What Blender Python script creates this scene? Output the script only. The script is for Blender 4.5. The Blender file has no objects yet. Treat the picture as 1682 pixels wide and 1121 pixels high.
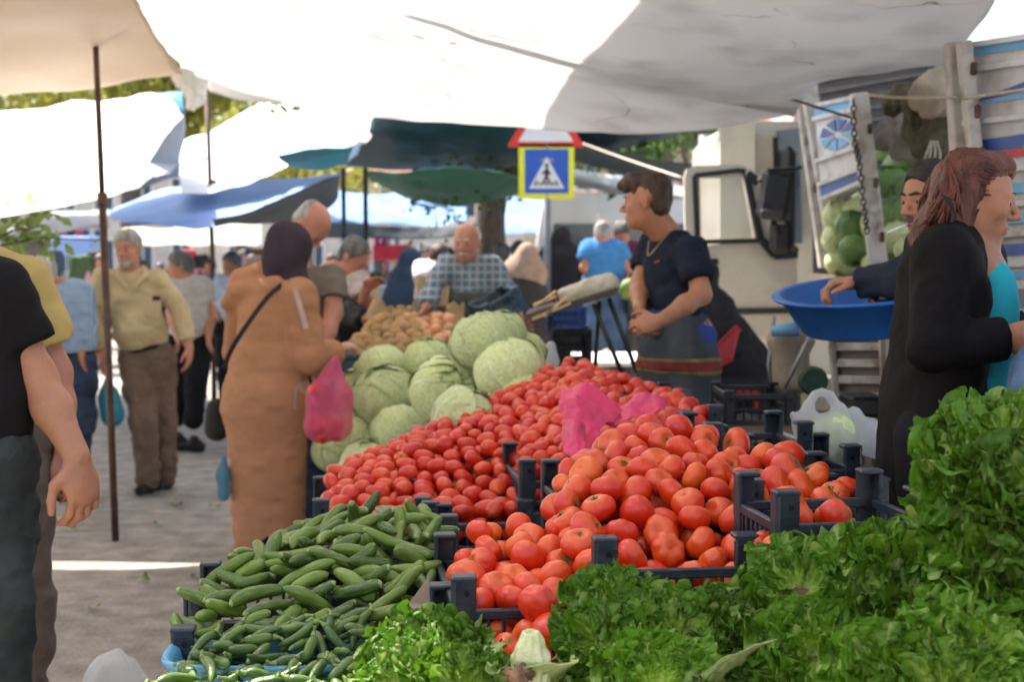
import bpy, math, random
import numpy as np
from mathutils import Vector, Matrix, Euler
random.seed(7); RNG = np.random.default_rng(7)
sc = bpy.context.scene
COL = sc.collection
F, CX, CY, CAMZ = 2400.0, 841.0, 560.5, 1.57
PITCH = math.atan(145.5 / F)

def P(px, py, d):
    """world point on the line of sight through a photo pixel, at distance Y = d"""
    x = (px - CX) / F; y = -(py - CY) / F
    Y = math.cos(PITCH) + y * math.sin(PITCH); Z = -math.sin(PITCH) + y * math.cos(PITCH)
    t = d / Y
    return Vector((x * t, d, CAMZ + Z * t))

def A(v): return np.array(v, dtype=np.float64)

# ------------------------------------------------------------------ materials
MATS = {}
def nodes_of(m):
    m.use_nodes = True
    nt = m.node_tree
    return nt, nt.nodes, nt.links, nt.nodes.get('Principled BSDF')

def mat(name, col, rough=0.6, var=0.12, scale=8.0, bump=0.0, bscale=None, metal=0.0, col2=None, coat=0.0,
        transl=0.0, rand=0.0, alpha=1.0, transm=0.0, detail=5.0, spec=0.5, dirt=0.0, dirtcol=(0.10, 0.08, 0.06), dscale=3.0, stretch=None):
    """principled surface with noise-driven colour variation, optional bump, dirt, translucency"""
    if name in MATS: return MATS[name]
    m = bpy.data.materials.new(name); nt, N, L, b = nodes_of(m)
    tc = N.new('ShaderNodeTexCoord'); src = tc.outputs['Object']
    if stretch:
        mp = N.new('ShaderNodeMapping'); mp.inputs['Scale'].default_value = stretch
        L.new(src, mp.inputs['Vector']); src = mp.outputs['Vector']
    nz = N.new('ShaderNodeTexNoise'); nz.inputs['Scale'].default_value = scale; nz.inputs['Detail'].default_value = detail
    L.new(src, nz.inputs['Vector'])
    rp = N.new('ShaderNodeValToRGB'); e = rp.color_ramp.elements
    c2 = col2 if col2 else tuple(min(1, c * (1 + var)) for c in col[:3])
    c1 = col if col2 else tuple(c * (1 - var) for c in col[:3])
    e[0].position = 0.32; e[1].position = 0.68
    e[0].color = (*c1, 1); e[1].color = (*c2, 1)
    L.new(nz.outputs['Fac'], rp.inputs['Fac']); out = rp.outputs['Color']
    if rand > 0:
        oi = N.new('ShaderNodeObjectInfo'); hs = N.new('ShaderNodeHueSaturation')
        mr = N.new('ShaderNodeMapRange'); mr.inputs['To Min'].default_value = 1 - rand; mr.inputs['To Max'].default_value = 1 + rand
        L.new(oi.outputs['Random'], mr.inputs['Value']); L.new(mr.outputs['Result'], hs.inputs['Value'])
        L.new(out, hs.inputs['Color']); out = hs.outputs['Color']
    if dirt > 0:
        n2 = N.new('ShaderNodeTexNoise'); n2.inputs['Scale'].default_value = dscale; n2.inputs['Detail'].default_value = 9
        L.new(tc.outputs['Object'], n2.inputs['Vector'])
        r2 = N.new('ShaderNodeValToRGB'); r2.color_ramp.elements[0].position = 0.48; r2.color_ramp.elements[1].position = 0.72
        r2.color_ramp.elements[0].color = (0, 0, 0, 1); r2.color_ramp.elements[1].color = (dirt,) * 3 + (1,)
        L.new(n2.outputs['Fac'], r2.inputs['Fac'])
        mx = N.new('ShaderNodeMixRGB'); mx.inputs['Color2'].default_value = (*dirtcol, 1)
        L.new(r2.outputs['Color'], mx.inputs['Fac']); L.new(out, mx.inputs['Color1']); out = mx.outputs['Color']
    L.new(out, b.inputs['Base Color'])
    b.inputs['Roughness'].default_value = rough; b.inputs['Metallic'].default_value = metal
    b.inputs['Specular IOR Level'].default_value = spec
    if coat: b.inputs['Coat Weight'].default_value = coat; b.inputs['Coat Roughness'].default_value = 0.12
    if transm: b.inputs['Transmission Weight'].default_value = transm
    if alpha < 1: b.inputs['Alpha'].default_value = alpha
    if bump:
        nb = N.new('ShaderNodeTexNoise'); nb.inputs['Scale'].default_value = bscale or scale * 4; nb.inputs['Detail'].default_value = 6
        L.new(src, nb.inputs['Vector'])
        bp = N.new('ShaderNodeBump'); bp.inputs['Strength'].default_value = min(1, bump); bp.inputs['Distance'].default_value = 0.01 * max(1, bump)
        L.new(nb.outputs['Fac'], bp.inputs['Height']); L.new(bp.outputs['Normal'], b.inputs['Normal'])
    if transl:
        tr = N.new('ShaderNodeBsdfTranslucent'); ms = N.new('ShaderNodeMixShader'); ms.inputs[0].default_value = transl
        L.new(out, tr.inputs['Color']); L.new(b.outputs[0], ms.inputs[1]); L.new(tr.outputs[0], ms.inputs[2])
        L.new(ms.outputs[0], N.get('Material Output').inputs['Surface'])
    MATS[name] = m
    return m

# ------------------------------------------------------------------ objects
def link(name, me, m=None, parent=None, loc=None):
    o = bpy.data.objects.new(name, me); COL.objects.link(o)
    if m is not None and me is not None:
        for x in (m if isinstance(m, (list, tuple)) else [m]): me.materials.append(x)
    if parent is not None: o.parent = parent
    if loc is not None: o.location = loc
    return o

def tag(o, label=None, cat=None, group=None, kind=None):
    if label: o['label'] = label
    if cat: o['category'] = cat
    if group: o['group'] = group
    if kind: o['kind'] = kind
    return o

def empty(name, loc, label, cat, group=None, rz=0.0):
    o = bpy.data.objects.new(name, None); COL.objects.link(o); o.location = loc; o.rotation_euler = (0, 0, rz)
    o.empty_display_size = 0.1
    return tag(o, label, cat, group)

def copy_tree(o, parent=None):
    c = o.copy(); COL.objects.link(c)
    if parent is not None: c.parent = parent
    for ch in list(o.children): copy_tree(ch, c)
    return c

def me_from(name, V, Fc, smooth=True, uv=None):
    me = bpy.data.meshes.new(name)
    me.from_pydata([tuple(v) for v in V], [], [tuple(int(i) for i in f) for f in Fc])
    if smooth: me.polygons.foreach_set('use_smooth', np.ones(len(me.polygons), dtype=bool))
    if uv is not None:
        l = me.uv_layers.new(name='UVMap'); vi = np.empty(len(me.loops), dtype=np.int32); me.loops.foreach_get('vertex_index', vi)
        l.data.foreach_set('uv', np.asarray(uv, dtype=np.float32)[vi].ravel())
    me.update(); return me

def quad_me(name, V, Q, smooth=True):
    """fast path for big all-quad meshes"""
    me = bpy.data.meshes.new(name); n = len(Q)
    me.vertices.add(len(V)); me.vertices.foreach_set('co', np.asarray(V, dtype=np.float32).ravel())
    me.loops.add(n * 4); me.loops.foreach_set('vertex_index', np.asarray(Q, dtype=np.int32).ravel())
    me.polygons.add(n); me.polygons.foreach_set('loop_start', np.arange(0, n * 4, 4, dtype=np.int32))
    me.polygons.foreach_set('use_smooth', np.full(n, smooth, dtype=bool))
    me.update(calc_edges=True); me.validate(); return me

class MB:
    """collects simple solids into one mesh"""
    def __init__(s): s.V = []; s.F = []; s.M = []
    def add(s, V, Fc, mi=0):
        o = len(s.V); s.V += [tuple(v) for v in V]; s.F += [tuple(i + o for i in f) for f in Fc]; s.M += [mi] * len(Fc)
    def box(s, c, size, R=None, mi=0, bev=0.0):
        hx, hy, hz = size[0] / 2, size[1] / 2, size[2] / 2; c = Vector(c)
        b = min(bev, hx * .9, hy * .9, hz * .9)
        if b <= 0:
            vs = [Vector((x, y, z)) for x in (-hx, hx) for y in (-hy, hy) for z in (-hz, hz)]
            fs = [(0, 1, 3, 2), (4, 6, 7, 5), (0, 4, 5, 1), (2, 3, 7, 6), (0, 2, 6, 4), (1, 5, 7, 3)]
        else:
            vs = []; idx = {}
            for sx in (-1, 1):
                for sy in (-1, 1):
                    for sz in (-1, 1):
                        for ax in range(3):
                            v = [sx * (hx - b), sy * (hy - b), sz * (hz - b)]; v[ax] = (sx * hx, sy * hy, sz * hz)[ax]
                            idx[(sx, sy, sz, ax)] = len(vs); vs.append(Vector(v))
            fs = []
            for ax in range(3):
                o = [(0, 1), (1, 2), (0, 2)]; a1, a2 = [(1, 2), (2, 0), (0, 1)][ax]
                for sg in (-1, 1):
                    q = []
                    for (p, r) in ((-1, -1), (1, -1), (1, 1), (-1, 1)):
                        k = [0, 0, 0]; k[ax] = sg; k[a1] = p; k[a2] = r; q.append(idx[(k[0], k[1], k[2], ax)])
                    fs.append(tuple(q if sg > 0 else q[::-1]))
                for p in (-1, 1):
                    for r in (-1, 1):
                        k0 = [0, 0, 0]; k0[a1] = p; k0[a2] = r; k1 = list(k0); k0[ax] = -1; k1[ax] = 1
                        q = (idx[(*k0, a1)], idx[(*k1, a1)], idx[(*k1, a2)], idx[(*k0, a2)])
                        fs.append(q if p * r > 0 else q[::-1])
            for sx in (-1, 1):
                for sy in (-1, 1):
                    for sz in (-1, 1):
                        q = tuple(idx[(sx, sy, sz, a)] for a in range(3)); fs.append(q if sx * sy * sz > 0 else q[::-1])
        s.add([(R @ v if R else v) + c for v in vs], fs, mi)
    def bar(s, a, b, w, h=None, mi=0, up=(0, 0, 1)):
        a = Vector(a); b = Vector(b); d = b - a; L = d.length; z = d.normalized(); u = Vector(up)
        x = u.cross(z)
        if x.length < 1e-3: x = Vector((1, 0, 0)).cross(z)
        x.normalize(); y = z.cross(x)
        s.box((a + b) / 2, (w, h or w, L), Matrix((x, y, z)).transposed(), mi, bev=min(w, h or w) * .12)
    def tube(s, pts, r, n=10, mi=0, closed=True):
        pts = [Vector(p) for p in pts]; rr = r if isinstance(r, (list, tuple)) else [r] * len(pts)
        V = []; Fc = []; prev = None
        for i, p in enumerate(pts):
            t = (pts[min(i + 1, len(pts) - 1)] - pts[max(i - 1, 0)]).normalized()
            if prev is None:
                x = t.cross(Vector((0, 0, 1)))
                if x.length < 1e-2: x = t.cross(Vector((1, 0, 0)))
            else: x = prev - t * prev.dot(t)
            x.normalize(); prev = x; y = t.cross(x)
            for k in range(n):
                a = 2 * math.pi * k / n; V.append(p + (x * math.cos(a) + y * math.sin(a)) * rr[i])
        for i in range(len(pts) - 1):
            for k in range(n):
                k2 = (k + 1) % n; Fc.append((i * n + k, i * n + k2, (i + 1) * n + k2, (i + 1) * n + k))
        if closed: Fc.append(tuple(range(n))[::-1]); Fc.append(tuple((len(pts) - 1) * n + k for k in range(n)))
        s.add(V, Fc, mi)
    def lathe(s, prof, c=(0, 0, 0), n=24, sx=1, sy=1, mi=0, cap=True):
        c = Vector(c); V = []; Fc = []
        for (r, z) in prof:
            for k in range(n):
                a = 2 * math.pi * k / n; V.append(c + Vector((r * math.cos(a) * sx, r * math.sin(a) * sy, z)))
        for i in range(len(prof) - 1):
            for k in range(n):
                k2 = (k + 1) % n; Fc.append((i * n + k, i * n + k2, (i + 1) * n + k2, (i + 1) * n + k))
        if cap: Fc.append(tuple(range(n))[::-1]); Fc.append(tuple((len(prof) - 1) * n + k for k in range(n)))
        s.add(V, Fc, mi)
    def poly(s, pts, thick, nrm, mi=0):
        """flat outline given a real thickness"""
        pts = [Vector(p) for p in pts]; n = Vector(nrm).normalized() * thick; k = len(pts)
        s.add(pts + [p + n for p in pts], [tuple(range(k))[::-1], tuple(range(k, 2 * k))] + [(i, (i + 1) % k, (i + 1) % k + k, i + k) for i in range(k)], mi)
    def build(s, name, m, parent=None, smooth=False, loc=None):
        me = bpy.data.meshes.new(name); me.from_pydata(s.V, [], s.F)
        me.polygons.foreach_set('use_smooth', np.full(len(s.F), smooth, dtype=bool))
        me.polygons.foreach_set('material_index', np.array(s.M, dtype=np.int32)); me.update()
        return link(name, me, m, parent, loc)

# ------------------------------------------------------------------ noise
def _h(ix, iy, iz, seed):
    n = (ix.astype(np.int64) * 374761393 + iy.astype(np.int64) * 668265263 + iz.astype(np.int64) * 2147483647 + seed * 1274126177) & 0xffffffff
    n = ((n ^ (n >> 13)) * 1274126177) & 0xffffffff
    return ((n ^ (n >> 16)) & 0xffff) / 32767.5 - 1.0
def vnoise(p, freq, seed=0):
    q = np.asarray(p, dtype=np.float64) * freq + 1000.0; i = np.floor(q).astype(np.int64); f = q - i; f = f * f * (3 - 2 * f)
    r = 0
    for dx in (0, 1):
        for dy in (0, 1):
            for dz in (0, 1):
                w = (f[:, 0] if dx else 1 - f[:, 0]) * (f[:, 1] if dy else 1 - f[:, 1]) * (f[:, 2] if dz else 1 - f[:, 2])
                r = r + w * _h(i[:, 0] + dx, i[:, 1] + dy, i[:, 2] + dz, seed)
    return r

# ------------------------------------------------------------------ smooth implicit surfaces
def unit(v): v = A(v); return v / (np.linalg.norm(v) + 1e-12)
class Field:
    def __init__(s, vox): s.vox = vox; s.pr = []; s.cuts = []
    def _a(s, f, lo, hi, k, sub): s.pr.append((f, A(lo), A(hi), k, sub)); return s
    def cap(s, a, b, ra, rb=None, k=.02, flat=None, cuts=(), sub=False):
        """tapered capsule; flat=(axis, factor) squeezes it along an axis; cuts=[(point, normal)] drops what lies beyond"""
        a = A(a); b = A(b); rb = ra if rb is None else rb; R = max(ra, rb)
        ax, fc = (unit(flat[0]), flat[1]) if flat else (None, 1)
        cuts = [(A(c), unit(n)) for c, n in cuts]
        def f(p):
            pa = p - a; ba = b - a
            if ax is not None:
                pa = pa + (pa @ ax)[..., None] * ax * (fc - 1); ba = ba + (ba @ ax) * ax * (fc - 1)
            t = np.clip((pa @ ba) / max(ba @ ba, 1e-9), 0, 1)
            d = np.linalg.norm(pa - t[..., None] * ba, axis=-1) - (ra + (rb - ra) * t)
            for c, n in cuts: d = np.maximum(d, (p - c) @ n)
            return d
        ext = R * (1 / min(fc, 1)); return s._a(f, np.minimum(a, b) - ext, np.maximum(a, b) + ext, k, sub)
    def ell(s, c, r, R=None, k=.02, cuts=(), sub=False):
        c = A(c); r = A(r) if np.ndim(r) else A((r, r, r)); M = np.eye(3) if R is None else A(R)
        cuts = [(A(q), unit(n)) for q, n in cuts]
        def f(p):
            q = (p - c) @ M; k0 = np.linalg.norm(q / r, axis=-1); k1 = np.linalg.norm(q / (r * r), axis=-1) + 1e-9
            d = k0 * (k0 - 1) / k1
            d = np.where(k0 < 1e-3, -r.min(), d)
            for cc, n in cuts: d = np.maximum(d, (p - cc) @ n)
            return d
        e = r.max(); return s._a(f, c - e, c + e, k, sub)
    def chain(s, pts, rs, k=.02, **kw):
        for i in range(len(pts) - 1): s.cap(pts[i], pts[i + 1], rs[i], rs[i + 1], k=k, **kw)
        return s
    def mesh(s, smooth=1, noise=None):
        v = s.vox
        add = [q for q in s.pr if not q[4]]
        lo = np.min([q[1] for q in add], axis=0) - 3 * v; hi = np.max([q[2] for q in add], axis=0) + 3 * v
        n = np.ceil((hi - lo) / v).astype(int) + 1
        D = np.full(n, 1e3, dtype=np.float32)
        for f, l, h, k, sub in s.pr:
            m = k + 2 * v
            i0 = np.clip(np.floor((l - m - lo) / v).astype(int), 0, n - 1); i1 = np.clip(np.ceil((h + m - lo) / v).astype(int) + 1, 1, n)
            if np.any(i1 <= i0): continue
            g = np.stack(np.meshgrid(*[lo[a] + v * np.arange(i0[a], i1[a]) for a in range(3)], indexing='ij'), -1)
            d = f(g); sl = tuple(slice(i0[a], i1[a]) for a in range(3)); cur = D[sl]; kk = max(k, 1e-5)
            if sub:
                d = -d; hh = np.clip(.5 - .5 * (cur - d) / kk, 0, 1); D[sl] = cur * (1 - hh) + d * hh + kk * hh * (1 - hh)
            else:
                hh = np.clip(.5 + .5 * (cur - d) / kk, 0, 1); D[sl] = cur * (1 - hh) + d * hh - kk * hh * (1 - hh)
        if s.cuts:
            ax = [lo[a] + v * np.arange(n[a]) for a in range(3)]
            for c, nn in s.cuts:
                c = A(c); nn = unit(nn)
                pl = (ax[0][:, None, None] - c[0]) * nn[0] + (ax[1][None, :, None] - c[1]) * nn[1] + (ax[2][None, None, :] - c[2]) * nn[2]
                D = np.maximum(D, pl.astype(np.float32))
        D[0] = D[-1] = 1; D[:, 0] = D[:, -1] = 1; D[:, :, 0] = D[:, :, -1] = 1
        ins = D < 0
        cs = np.zeros(n - 1, dtype=np.int8)
        for dx in (0, 1):
            for dy in (0, 1):
                for dz in (0, 1): cs += ins[dx:n[0] - 1 + dx, dy:n[1] - 1 + dy, dz:n[2] - 1 + dz]
        act = np.argwhere((cs > 0) & (cs < 8)); idx = np.full(n - 1, -1, dtype=np.int64); idx[tuple(act.T)] = np.arange(len(act))
        off = [(x, y, z) for x in (0, 1) for y in (0, 1) for z in (0, 1)]
        cv = np.stack([D[act[:, 0] + o[0], act[:, 1] + o[1], act[:, 2] + o[2]] for o in off], 1).astype(np.float64)
        acc = np.zeros((len(act), 3)); cnt = np.zeros(len(act))
        for a in range(8):
            for b in range(a + 1, 8):
                if sum(abs(off[a][t] - off[b][t]) for t in range(3)) != 1: continue
                m = (cv[:, a] < 0) != (cv[:, b] < 0); t = cv[:, a] / (cv[:, a] - cv[:, b] + 1e-12)
                pt = A(off[a]) + t[:, None] * (A(off[b]) - A(off[a])); acc[m] += pt[m]; cnt[m] += 1
        V = lo + v * (act + acc / np.maximum(cnt, 1)[:, None])
        Q = []
        for axn in range(3):
            b1, b2 = [(1, 2), (2, 0), (0, 1)][axn]
            s0 = [slice(None)] * 3; s1 = [slice(None)] * 3; s0[axn] = slice(0, -1); s1[axn] = slice(1, None)
            A0 = ins[tuple(s0)]; A1 = ins[tuple(s1)]
            for (pos, flip) in (((A0 & ~A1), False), ((~A0 & A1), True)):
                e = np.argwhere(pos); 
                if not len(e): continue
                def cell(d1, d2):
                    q = e.copy(); q[:, b1] += d1; q[:, b2] += d2; return idx[q[:, 0], q[:, 1], q[:, 2]]
                q = np.stack([cell(-1, -1), cell(0, -1), cell(0, 0), cell(-1, 0)], 1)
                Q.append(q[:, ::-1] if flip else q)
        Q = np.concatenate(Q); Q = Q[(Q >= 0).all(1)]
        for _ in range(smooth):
            S = np.zeros_like(V); c = np.zeros(len(V))
            for i in range(4):
                for j in (1, 3):
                    np.add.at(S, Q[:, i], V[Q[:, (i + j) % 4]]); np.add.at(c, Q[:, i], 1)
            V = V * .4 + .6 * S / np.maximum(c, 1)[:, None]
        if noise:
            n1 = np.zeros_like(V)
            fn = np.cross(V[Q[:, 2]] - V[Q[:, 0]], V[Q[:, 3]] - V[Q[:, 1]])
            for i in range(4): np.add.at(n1, Q[:, i], fn)
            n1 /= np.linalg.norm(n1, axis=1)[:, None] + 1e-12
            for (amp, fr, seed, st) in noise:
                V = V + n1 * (amp * vnoise(V * A(st), fr, seed))[:, None]
        return V, Q
    def build(s, name, m, parent=None, smooth=1, noise=None, origin=None):
        V, Q = s.mesh(smooth, noise)
        o = A(origin) if origin is not None else A((0, 0, 0))
        if parent is not None and origin is None: o = A(parent.matrix_basis.translation if parent.parent is None else (0, 0, 0))
        return link(name, quad_me(name, V - o, Q), m, parent, None if parent is not None else tuple(o))

# ------------------------------------------------------------------ smooth sheets from control rows
def crom(pts, t):
    """Catmull-Rom through pts (n,3) at parameters t in 0..1"""
    pts = A(pts); n = len(pts)
    if n == 2: return pts[0] + (pts[1] - pts[0]) * np.asarray(t)[:, None]
    x = np.clip(np.asarray(t), 0, 1) * (n - 1); i = np.minimum(x.astype(int), n - 2); f = (x - i)[:, None]
    p1 = pts[i]; p2 = pts[i + 1]; p0 = np.where((i > 0)[:, None], pts[np.maximum(i - 1, 0)], 2 * p1 - p2); p3 = np.where((i < n - 2)[:, None], pts[np.minimum(i + 2, n - 1)], 2 * p2 - p1)
    return .5 * ((2 * p1) + (-p0 + p2) * f + (2 * p0 - 5 * p1 + 4 * p2 - p3) * f * f + (-p0 + 3 * p1 - 3 * p2 + p3) * f ** 3)
def surf(rows, nu, nv):
    R = [crom([P(*q) for q in r], np.linspace(0, 1, nu)) for r in rows]
    R = np.stack(R)  # rows, nu, 3
    out = np.stack([crom(R[:, j], np.linspace(0, 1, nv)) for j in range(nu)], 1)
    return out  # nv, nu, 3
def sheet(name, rows, m, label, cat, group=None, nu=60, nv=40, thick=.004, wr=0.02, wf=2.0, seed=0, parent=None, hem=None):
    """hanging cloth: smooth surface through control rows, with folds, as a closed thin body"""
    S = surf(rows, nu, nv); V = S.reshape(-1, 3)
    du = np.gradient(S, axis=1); dv = np.gradient(S, axis=0); nr = np.cross(du, dv); nr /= np.linalg.norm(nr, axis=2)[..., None] + 1e-9; nr = nr.reshape(-1, 3)
    off = wr * (vnoise(V * A((1, .6, 1)), wf, seed) + .4 * vnoise(V, wf * 2.7, seed + 1) + .2 * vnoise(V * A((1, .5, 1)), wf * 6, seed + 2))
    V = V + nr * off[:, None]
    T = V - nr * thick; N0 = len(V); Q = []
    for j in range(nv - 1):
        for i in range(nu - 1):
            a = j * nu + i; Q.append((a, a + 1, a + nu + 1, a + nu)); Q.append((a + N0, a + nu + N0, a + nu + 1 + N0, a + 1 + N0))
    def rim(seq):
        for a, b in zip(seq[:-1], seq[1:]): Q.append((a, a + N0, b + N0, b))
    rim([i for i in range(nu)]); rim([(nv - 1) * nu + i for i in range(nu)][::-1])
    rim([j * nu for j in range(nv)][::-1]); rim([j * nu + nu - 1 for j in range(nv)])
    allV = np.concatenate([V, T]); c = allV.mean(0)
    me = quad_me(name, allV - c, Q)
    uvg = np.stack(np.meshgrid(np.linspace(0, 1, nu), np.linspace(0, 1, nv)), -1).reshape(-1, 2); uv = np.concatenate([uvg, uvg])
    l = me.uv_layers.new(name='UVMap'); vi = np.empty(len(me.loops), dtype=np.int32); me.loops.foreach_get('vertex_index', vi); l.data.foreach_set('uv', uv[vi].astype(np.float32).ravel())
    o = link(name, me, m, parent, tuple(c))
    if parent is None: tag(o, label, cat, group)
    return o
def rope(name, pts, r, m, label, cat='rope', group=None, n=8, sag=0.0):
    pts = [P(*p) if not isinstance(p, Vector) else p for p in pts]; c = crom([tuple(p) for p in pts], np.linspace(0, 1, 24))
    c[:, 2] -= sag * 4 * np.linspace(0, 1, 24) * (1 - np.linspace(0, 1, 24))
    o = A(c[0]); b = MB(); b.tube([tuple(q - o) for q in c], r, n)
    return tag(b.build(name, m, smooth=True, loc=tuple(o)), label, cat, group)
# ================================================================== produce
def project(p):
    p = A(p); y = p[..., 1]; z = p[..., 2] - CAMZ; f = y * math.cos(PITCH) - z * math.sin(PITCH); u = y * math.sin(PITCH) + z * math.cos(PITCH)
    return CX + p[..., 0] / f * F, CY - u / f * F, f
def heap_pts(rows, r, dmin, layers=(0, -1.1, -2.2), jit=.35, tries=6000, seed=1):
    g = np.random.default_rng(seed); S = surf(rows, 60, 60)
    a = np.linalg.norm(np.cross(S[1:, :-1] - S[:-1, :-1], S[:-1, 1:] - S[:-1, :-1]), axis=2).ravel(); a /= a.sum()
    out = []
    for ly in layers:
        c = g.choice(len(a), tries, p=a); j, i = c // 59, c % 59; fu = g.random((tries, 1)); fv = g.random((tries, 1))
        pt = S[j, i] * (1 - fu) * (1 - fv) + S[j, i + 1] * fu * (1 - fv) + S[j + 1, i] * (1 - fu) * fv + S[j + 1, i + 1] * fu * fv
        pt = pt.copy(); pt[:, 2] += ly * r - r * .6 + g.uniform(-jit, jit, tries) * r
        for q in pt:
            if not out or np.min(np.linalg.norm(A(out) - q, axis=1)) > dmin: out.append(q)
    return A(out)
def cull(pts, r, need=5):
    """keep the ones that show from the camera's side"""
    px, py, f = project(pts); rad = r * F / f / 2; px = px / 2; py = py / 2; W, H = 900, 640; Z = np.full((H, W), 1e9); I = np.full((H, W), -1)
    for n in np.argsort(-f):
        x0, x1 = int(px[n] - rad[n]) + 20, int(px[n] + rad[n]) + 21; y0, y1 = int(py[n] - rad[n]) + 20, int(py[n] + rad[n]) + 21
        x0, y0 = max(0, x0), max(0, y0); x1, y1 = min(W, x1), min(H, y1)
        if x1 <= x0 or y1 <= y0: continue
        yy, xx = np.mgrid[y0:y1, x0:x1]; m = (xx - 20 - px[n]) ** 2 + (yy - 20 - py[n]) ** 2 < rad[n] ** 2
        I[y0:y1, x0:x1][m] = n
    cnt = np.bincount(I[I >= 0], minlength=len(pts)); cull.cnt = cnt; return [i for i in range(len(pts)) if cnt[i] >= need]

def rand_q(g): return Euler((g.uniform(-1.2, 1.2), g.uniform(-1.2, 1.2), g.uniform(0, 6.28)))

# ---- tomato skin: object-random hue from red to orange, paler shoulders round the stem
def tomato_mat(name, c1, c2, c3, edge=.5):
    m = bpy.data.materials.new(name); nt, N, L, b = nodes_of(m)
    oi = N.new('ShaderNodeObjectInfo'); rp = N.new('ShaderNodeValToRGB'); e = rp.color_ramp.elements
    e[0].color = (*c1, 1); e[1].color = (*c3, 1); e[1].position = 1.0; k = e.new(.62); k.color = (*c2, 1)
    L.new(oi.outputs['Random'], rp.inputs['Fac'])
    tc = N.new('ShaderNodeTexCoord'); sp = N.new('ShaderNodeSeparateXYZ'); L.new(tc.outputs['Generated'], sp.inputs[0])
    nz = N.new('ShaderNodeTexNoise'); nz.inputs['Scale'].default_value = 22; nz.inputs['Detail'].default_value = 4; L.new(tc.outputs['Object'], nz.inputs['Vector'])
    ad = N.new('ShaderNodeMath'); ad.operation = 'MULTIPLY_ADD'; L.new(nz.outputs['Fac'], ad.inputs[0]); ad.inputs[1].default_value = .9; L.new(sp.outputs['Z'], ad.inputs[2])
    mr = N.new('ShaderNodeMapRange'); mr.inputs['From Min'].default_value = 1.1; mr.inputs['From Max'].default_value = 1.55; mr.inputs['To Max'].default_value = edge; L.new(ad.outputs[0], mr.inputs['Value'])
    mx = N.new('ShaderNodeMixRGB'); mx.inputs['Color2'].default_value = (.72, .20, .03, 1); L.new(mr.outputs[0], mx.inputs['Fac']); L.new(rp.outputs['Color'], mx.inputs['Color1'])
    n2 = N.new('ShaderNodeTexNoise'); n2.inputs['Scale'].default_value = 160; L.new(tc.outputs['Object'], n2.inputs['Vector'])
    r2 = N.new('ShaderNodeMapRange'); r2.inputs['From Min'].default_value = .66; r2.inputs['From Max'].default_value = .74; r2.inputs['To Max'].default_value = .35; L.new(n2.outputs['Fac'], r2.inputs['Value'])
    m2 = N.new('ShaderNodeMixRGB'); m2.inputs['Color2'].default_value = (.75, .35, .18, 1); L.new(r2.outputs[0], m2.inputs['Fac']); L.new(mx.outputs[0], m2.inputs['Color1'])
    L.new(m2.outputs[0], b.inputs['Base Color'])
    rr = N.new('ShaderNodeMapRange'); L.new(nz.outputs['Fac'], rr.inputs['Value']); rr.inputs['To Min'].default_value = .2; rr.inputs['To Max'].default_value = .5; L.new(rr.outputs[0], b.inputs['Roughness'])
    b.inputs['Coat Weight'].default_value = .18; b.inputs['Coat Roughness'].default_value = .12
    b.inputs['Subsurface Weight'].default_value = .05; b.inputs['Subsurface Radius'].default_value = (.02, .006, .003); b.inputs['Subsurface Scale'].default_value = .5
    bp = N.new('ShaderNodeBump'); bp.inputs['Strength'].default_value = .12; bp.inputs['Distance'].default_value = .004; L.new(nz.outputs['Fac'], bp.inputs['Height']); L.new(bp.outputs[0], b.inputs['Normal'])
    return m
M_TOM = tomato_mat('tomato_skin', (.60, .022, .004), (.68, .045, .005), (.74, .115, .010), .45)
M_ROMA = tomato_mat('plum_tomato_skin', (.54, .014, .004), (.62, .026, .005), (.68, .060, .008), .3)
M_CALYX = mat('calyx', (.10, .16, .03), .7, .4, 40)
M_CALYX_DRY = mat('calyx_dry', (.16, .12, .04), .8, .4, 40)

def tomato_mesh(name, lobes, flat, amp, seed, squeeze=1.0, nu=36, nv=22):
    g = np.random.default_rng(seed); V = []; Q = []; ph = g.uniform(0, 6.28, 4); w = g.uniform(.3, 1, lobes * 2)
    for j in range(nv + 1):
        th = math.pi * j / nv
        for i in range(nu):
            a = 2 * math.pi * i / nu
            rib = 1 - amp * (.5 + .5 * math.cos(lobes * a + ph[0] + .5 * math.sin(a + ph[1]))) ** 3 * (math.sin(th) ** .5) * (1 if th < 1.5 else .35)
            r = math.sin(th) ** .86 * rib * (1 + .04 * math.sin(2 * a + ph[2]) + .03 * math.sin(3 * a + ph[3]))
            z = math.cos(th) * flat * (1 + .05 * math.cos(a + ph[1])) - (.20 * flat if amp > .01 else .04) * math.exp(-(th / .35) ** 2) * 1.2
            if squeeze != 1: r *= 1 - .12 * math.cos(th) * 1; 
            V.append((r * math.cos(a), r * math.sin(a), z))
    for j in range(nv):
        for i in range(nu):
            i2 = (i + 1) % nu; Q.append((j * nu + i, (j + 1) * nu + i, (j + 1) * nu + i2, j * nu + i2))
    return me_from(name, V, Q)
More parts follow.
